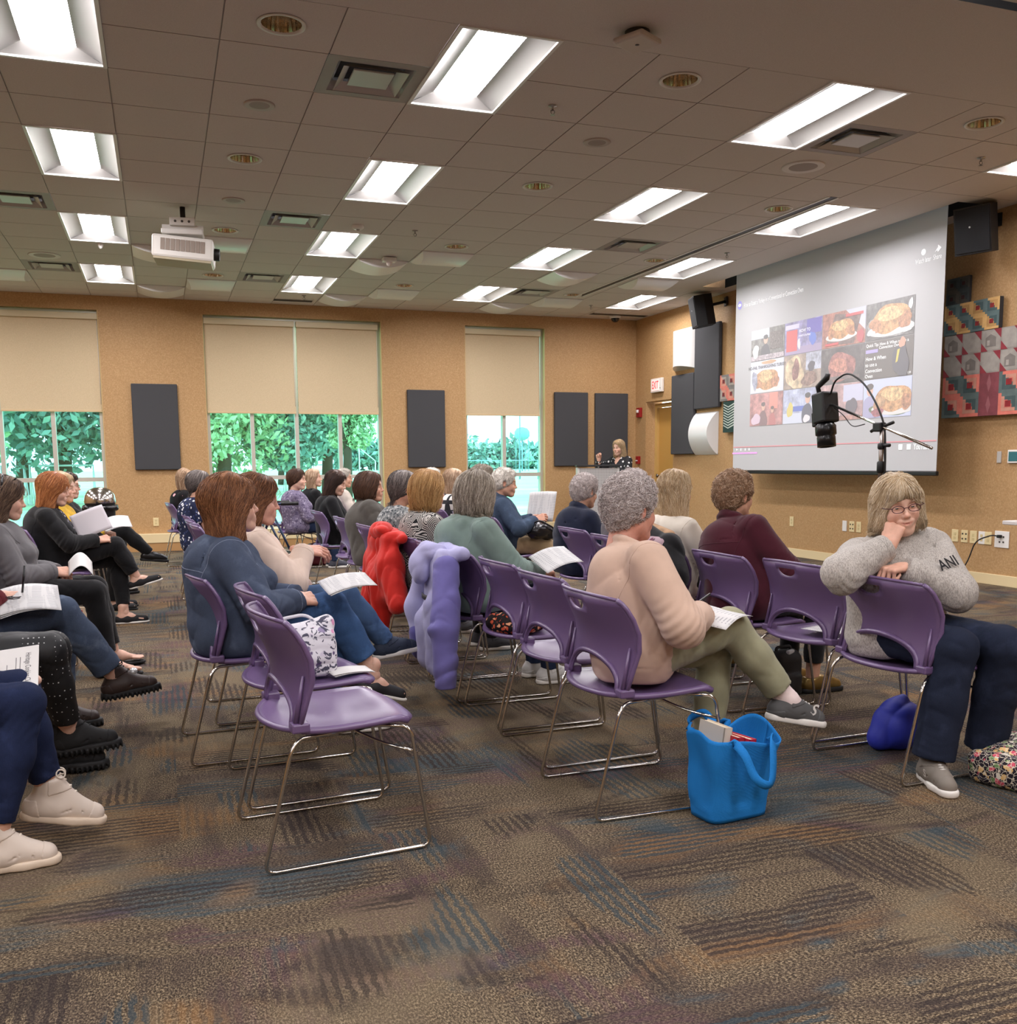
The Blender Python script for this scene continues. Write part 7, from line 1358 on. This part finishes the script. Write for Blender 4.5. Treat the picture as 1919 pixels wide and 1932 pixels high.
for k, (x, lab) in enumerate(FAR): tree(x, 285, 8.2 + 1.6 * math.sin(k * 2.1), 7.5, 1 + k % 2, lab, 900, 1.1, 90 + k, -.25)
wt = thing('water_tower', 'pale blue water tower on legs beyond the narrow window', 'water tower', (74.6, 200, GZ)); BT = plain((120, 160, 176), .5); m = MB(); m.lathe([(.3, 6.6), (1.1, 6.9), (1.65, 7.5), (1.65, 8.5), (1.2, 9.2), (.2, 9.5)], n=24); m.build('tank', BT, wt)
for k in range(4): a = PI / 4 + k * PI / 2; m = MB(); m.tube([(1.55 * math.cos(a), 1.55 * math.sin(a), 0), (1.45 * math.cos(a), 1.45 * math.sin(a), 7.6)], .07, 6); m.build('leg', BT, wt)
m = MB(); m.tube([(0, 0, 0), (0, 0, 6.8)], .16, 8); m.build('riser', BT, wt)
GW = plain((226, 232, 232), .5)
for x0, x1, y, h, lab in ((-6.2, -5.35, 45, 1.65, 'small white soccer goal frame, cut by the left edge'), (-5.15, -2.7, 45, 1.65, 'white soccer goal frame in the left edge window'), (7.1, 9.7, 60, 1.6, 'white soccer goal frame behind the heads in the double window')):
    r = thing('soccer_goal', lab, 'soccer goal', ((x0 + x1) / 2, y, GZ), 0, 'soccer goals'); L2 = (x1 - x0) / 2; m = MB(); m.tube([(-L2, 0, 0), (-L2, 0, h), (L2, 0, h), (L2, 0, 0)], .05, 6); m.build('goal_frame', GW, r); m = MB()
    for s in (-1, 1): m.tube([(s * L2, 0, h), (s * L2, 1.2, 0), (s * L2, 0, 0)], .03, 6)
    m.tube([(-L2, 1.2, 0), (L2, 1.2, 0)], .03, 6); m.build('stay', GW, r)
r = thing('backstop_fence', 'tall wire backstop fence beyond the right half of the double window', 'fence', (13.8, 78, GZ))
for k, (x, h) in enumerate(((-2.6, 1.7), (-1.3, 2.3), (0, 2.95), (1.3, 2.95), (2.6, 1.9))): m = MB(); m.tube([(x, 0, 0), (x, 0, h)], .05, 6); m.build('post', GW, r)
m = MB(); m.tube([(-2.6, 0, 1.7), (0, 0, 2.95), (1.3, 0, 2.95), (2.6, 0, 1.9)], .04, 6); m.tube([(-2.6, 0, .9), (2.6, 0, .9)], .03, 6); m.build('rail', GW, r)
r = thing('field_fence', 'long thin field fence crossing the narrow window view', 'fence', (32, 92, GZ))
for k in range(9): m = MB(); m.tube([(-8 + 2 * k, 0, 0), (-8 + 2 * k, 0, 1.9)], .04, 6); m.build('post', plain((130, 160, 176), .5), r)
m = MB(); m.tube([(-8, 0, 1.9), (8, 0, 1.9)], .04, 6); m.tube([(-8, 0, 1.0), (8, 0, 1.0)], .03, 6); m.build('rail', plain((150, 176, 190), .5), r)
r = thing('light_pole', 'thin tall field pole in front of the water tower', 'pole', (35.2, 95, GZ)); m = MB(); m.tube([(0, 0, 0), (0, 0, 9)], .06, 6); m.build('shaft', plain((110, 140, 150), .5), r); m = MB(); m.box((0, 0, 9), (1.2, .2, .15)); m.build('lamp_bar', plain((110, 140, 150), .5), r)
# ------------------------------------------------------------------ light, sky, camera
w = bpy.data.worlds.new('overcast_sky'); SC.world = w; w.use_nodes = True; nt = w.node_tree; bg = nt.nodes['Background']
bg.inputs[0].default_value = (.93, .97, 1, 1); bg.inputs[1].default_value = SKY
cam = bpy.data.cameras.new('camera'); cam.sensor_width = 36; cam.sensor_fit = 'HORIZONTAL'; cam.lens = 1826.1 / 1919 * 36; cam.shift_y = (1100.52 - 966) / 1919; cam.clip_start = .05; cam.clip_end = 900
co = bpy.data.objects.new('camera', cam); COL.objects.link(co); SC.camera = co
Rc = Matrix.Rotation(-.341959879, 3, 'Z') @ Matrix.Rotation(-.122707908, 3, 'X') @ Matrix.Rotation(.00808963749, 3, 'Y') @ Matrix(((1, 0, 0), (0, 0, -1), (0, 1, 0)))
co.matrix_world = Matrix.Translation((0, 0, 1.213)) @ Rc.to_4x4()
vs = SC.view_settings; SC.display_settings.display_device = 'sRGB'; vs.view_transform = 'Standard'; vs.look = 'None'; vs.gamma = 1; vs.exposure = EXPO; vs.use_curve_mapping = False
SC.cycles.use_denoising = True; SC.cycles.max_bounces = 7; SC.cycles.diffuse_bounces = 3; SC.cycles.glossy_bounces = 4; SC.cycles.transparent_max_bounces = 12; SC.cycles.sample_clamp_indirect = 6
SC.cycles.use_adaptive_sampling = True; SC.cycles.adaptive_threshold = .055; SC.cycles.adaptive_min_samples = 16
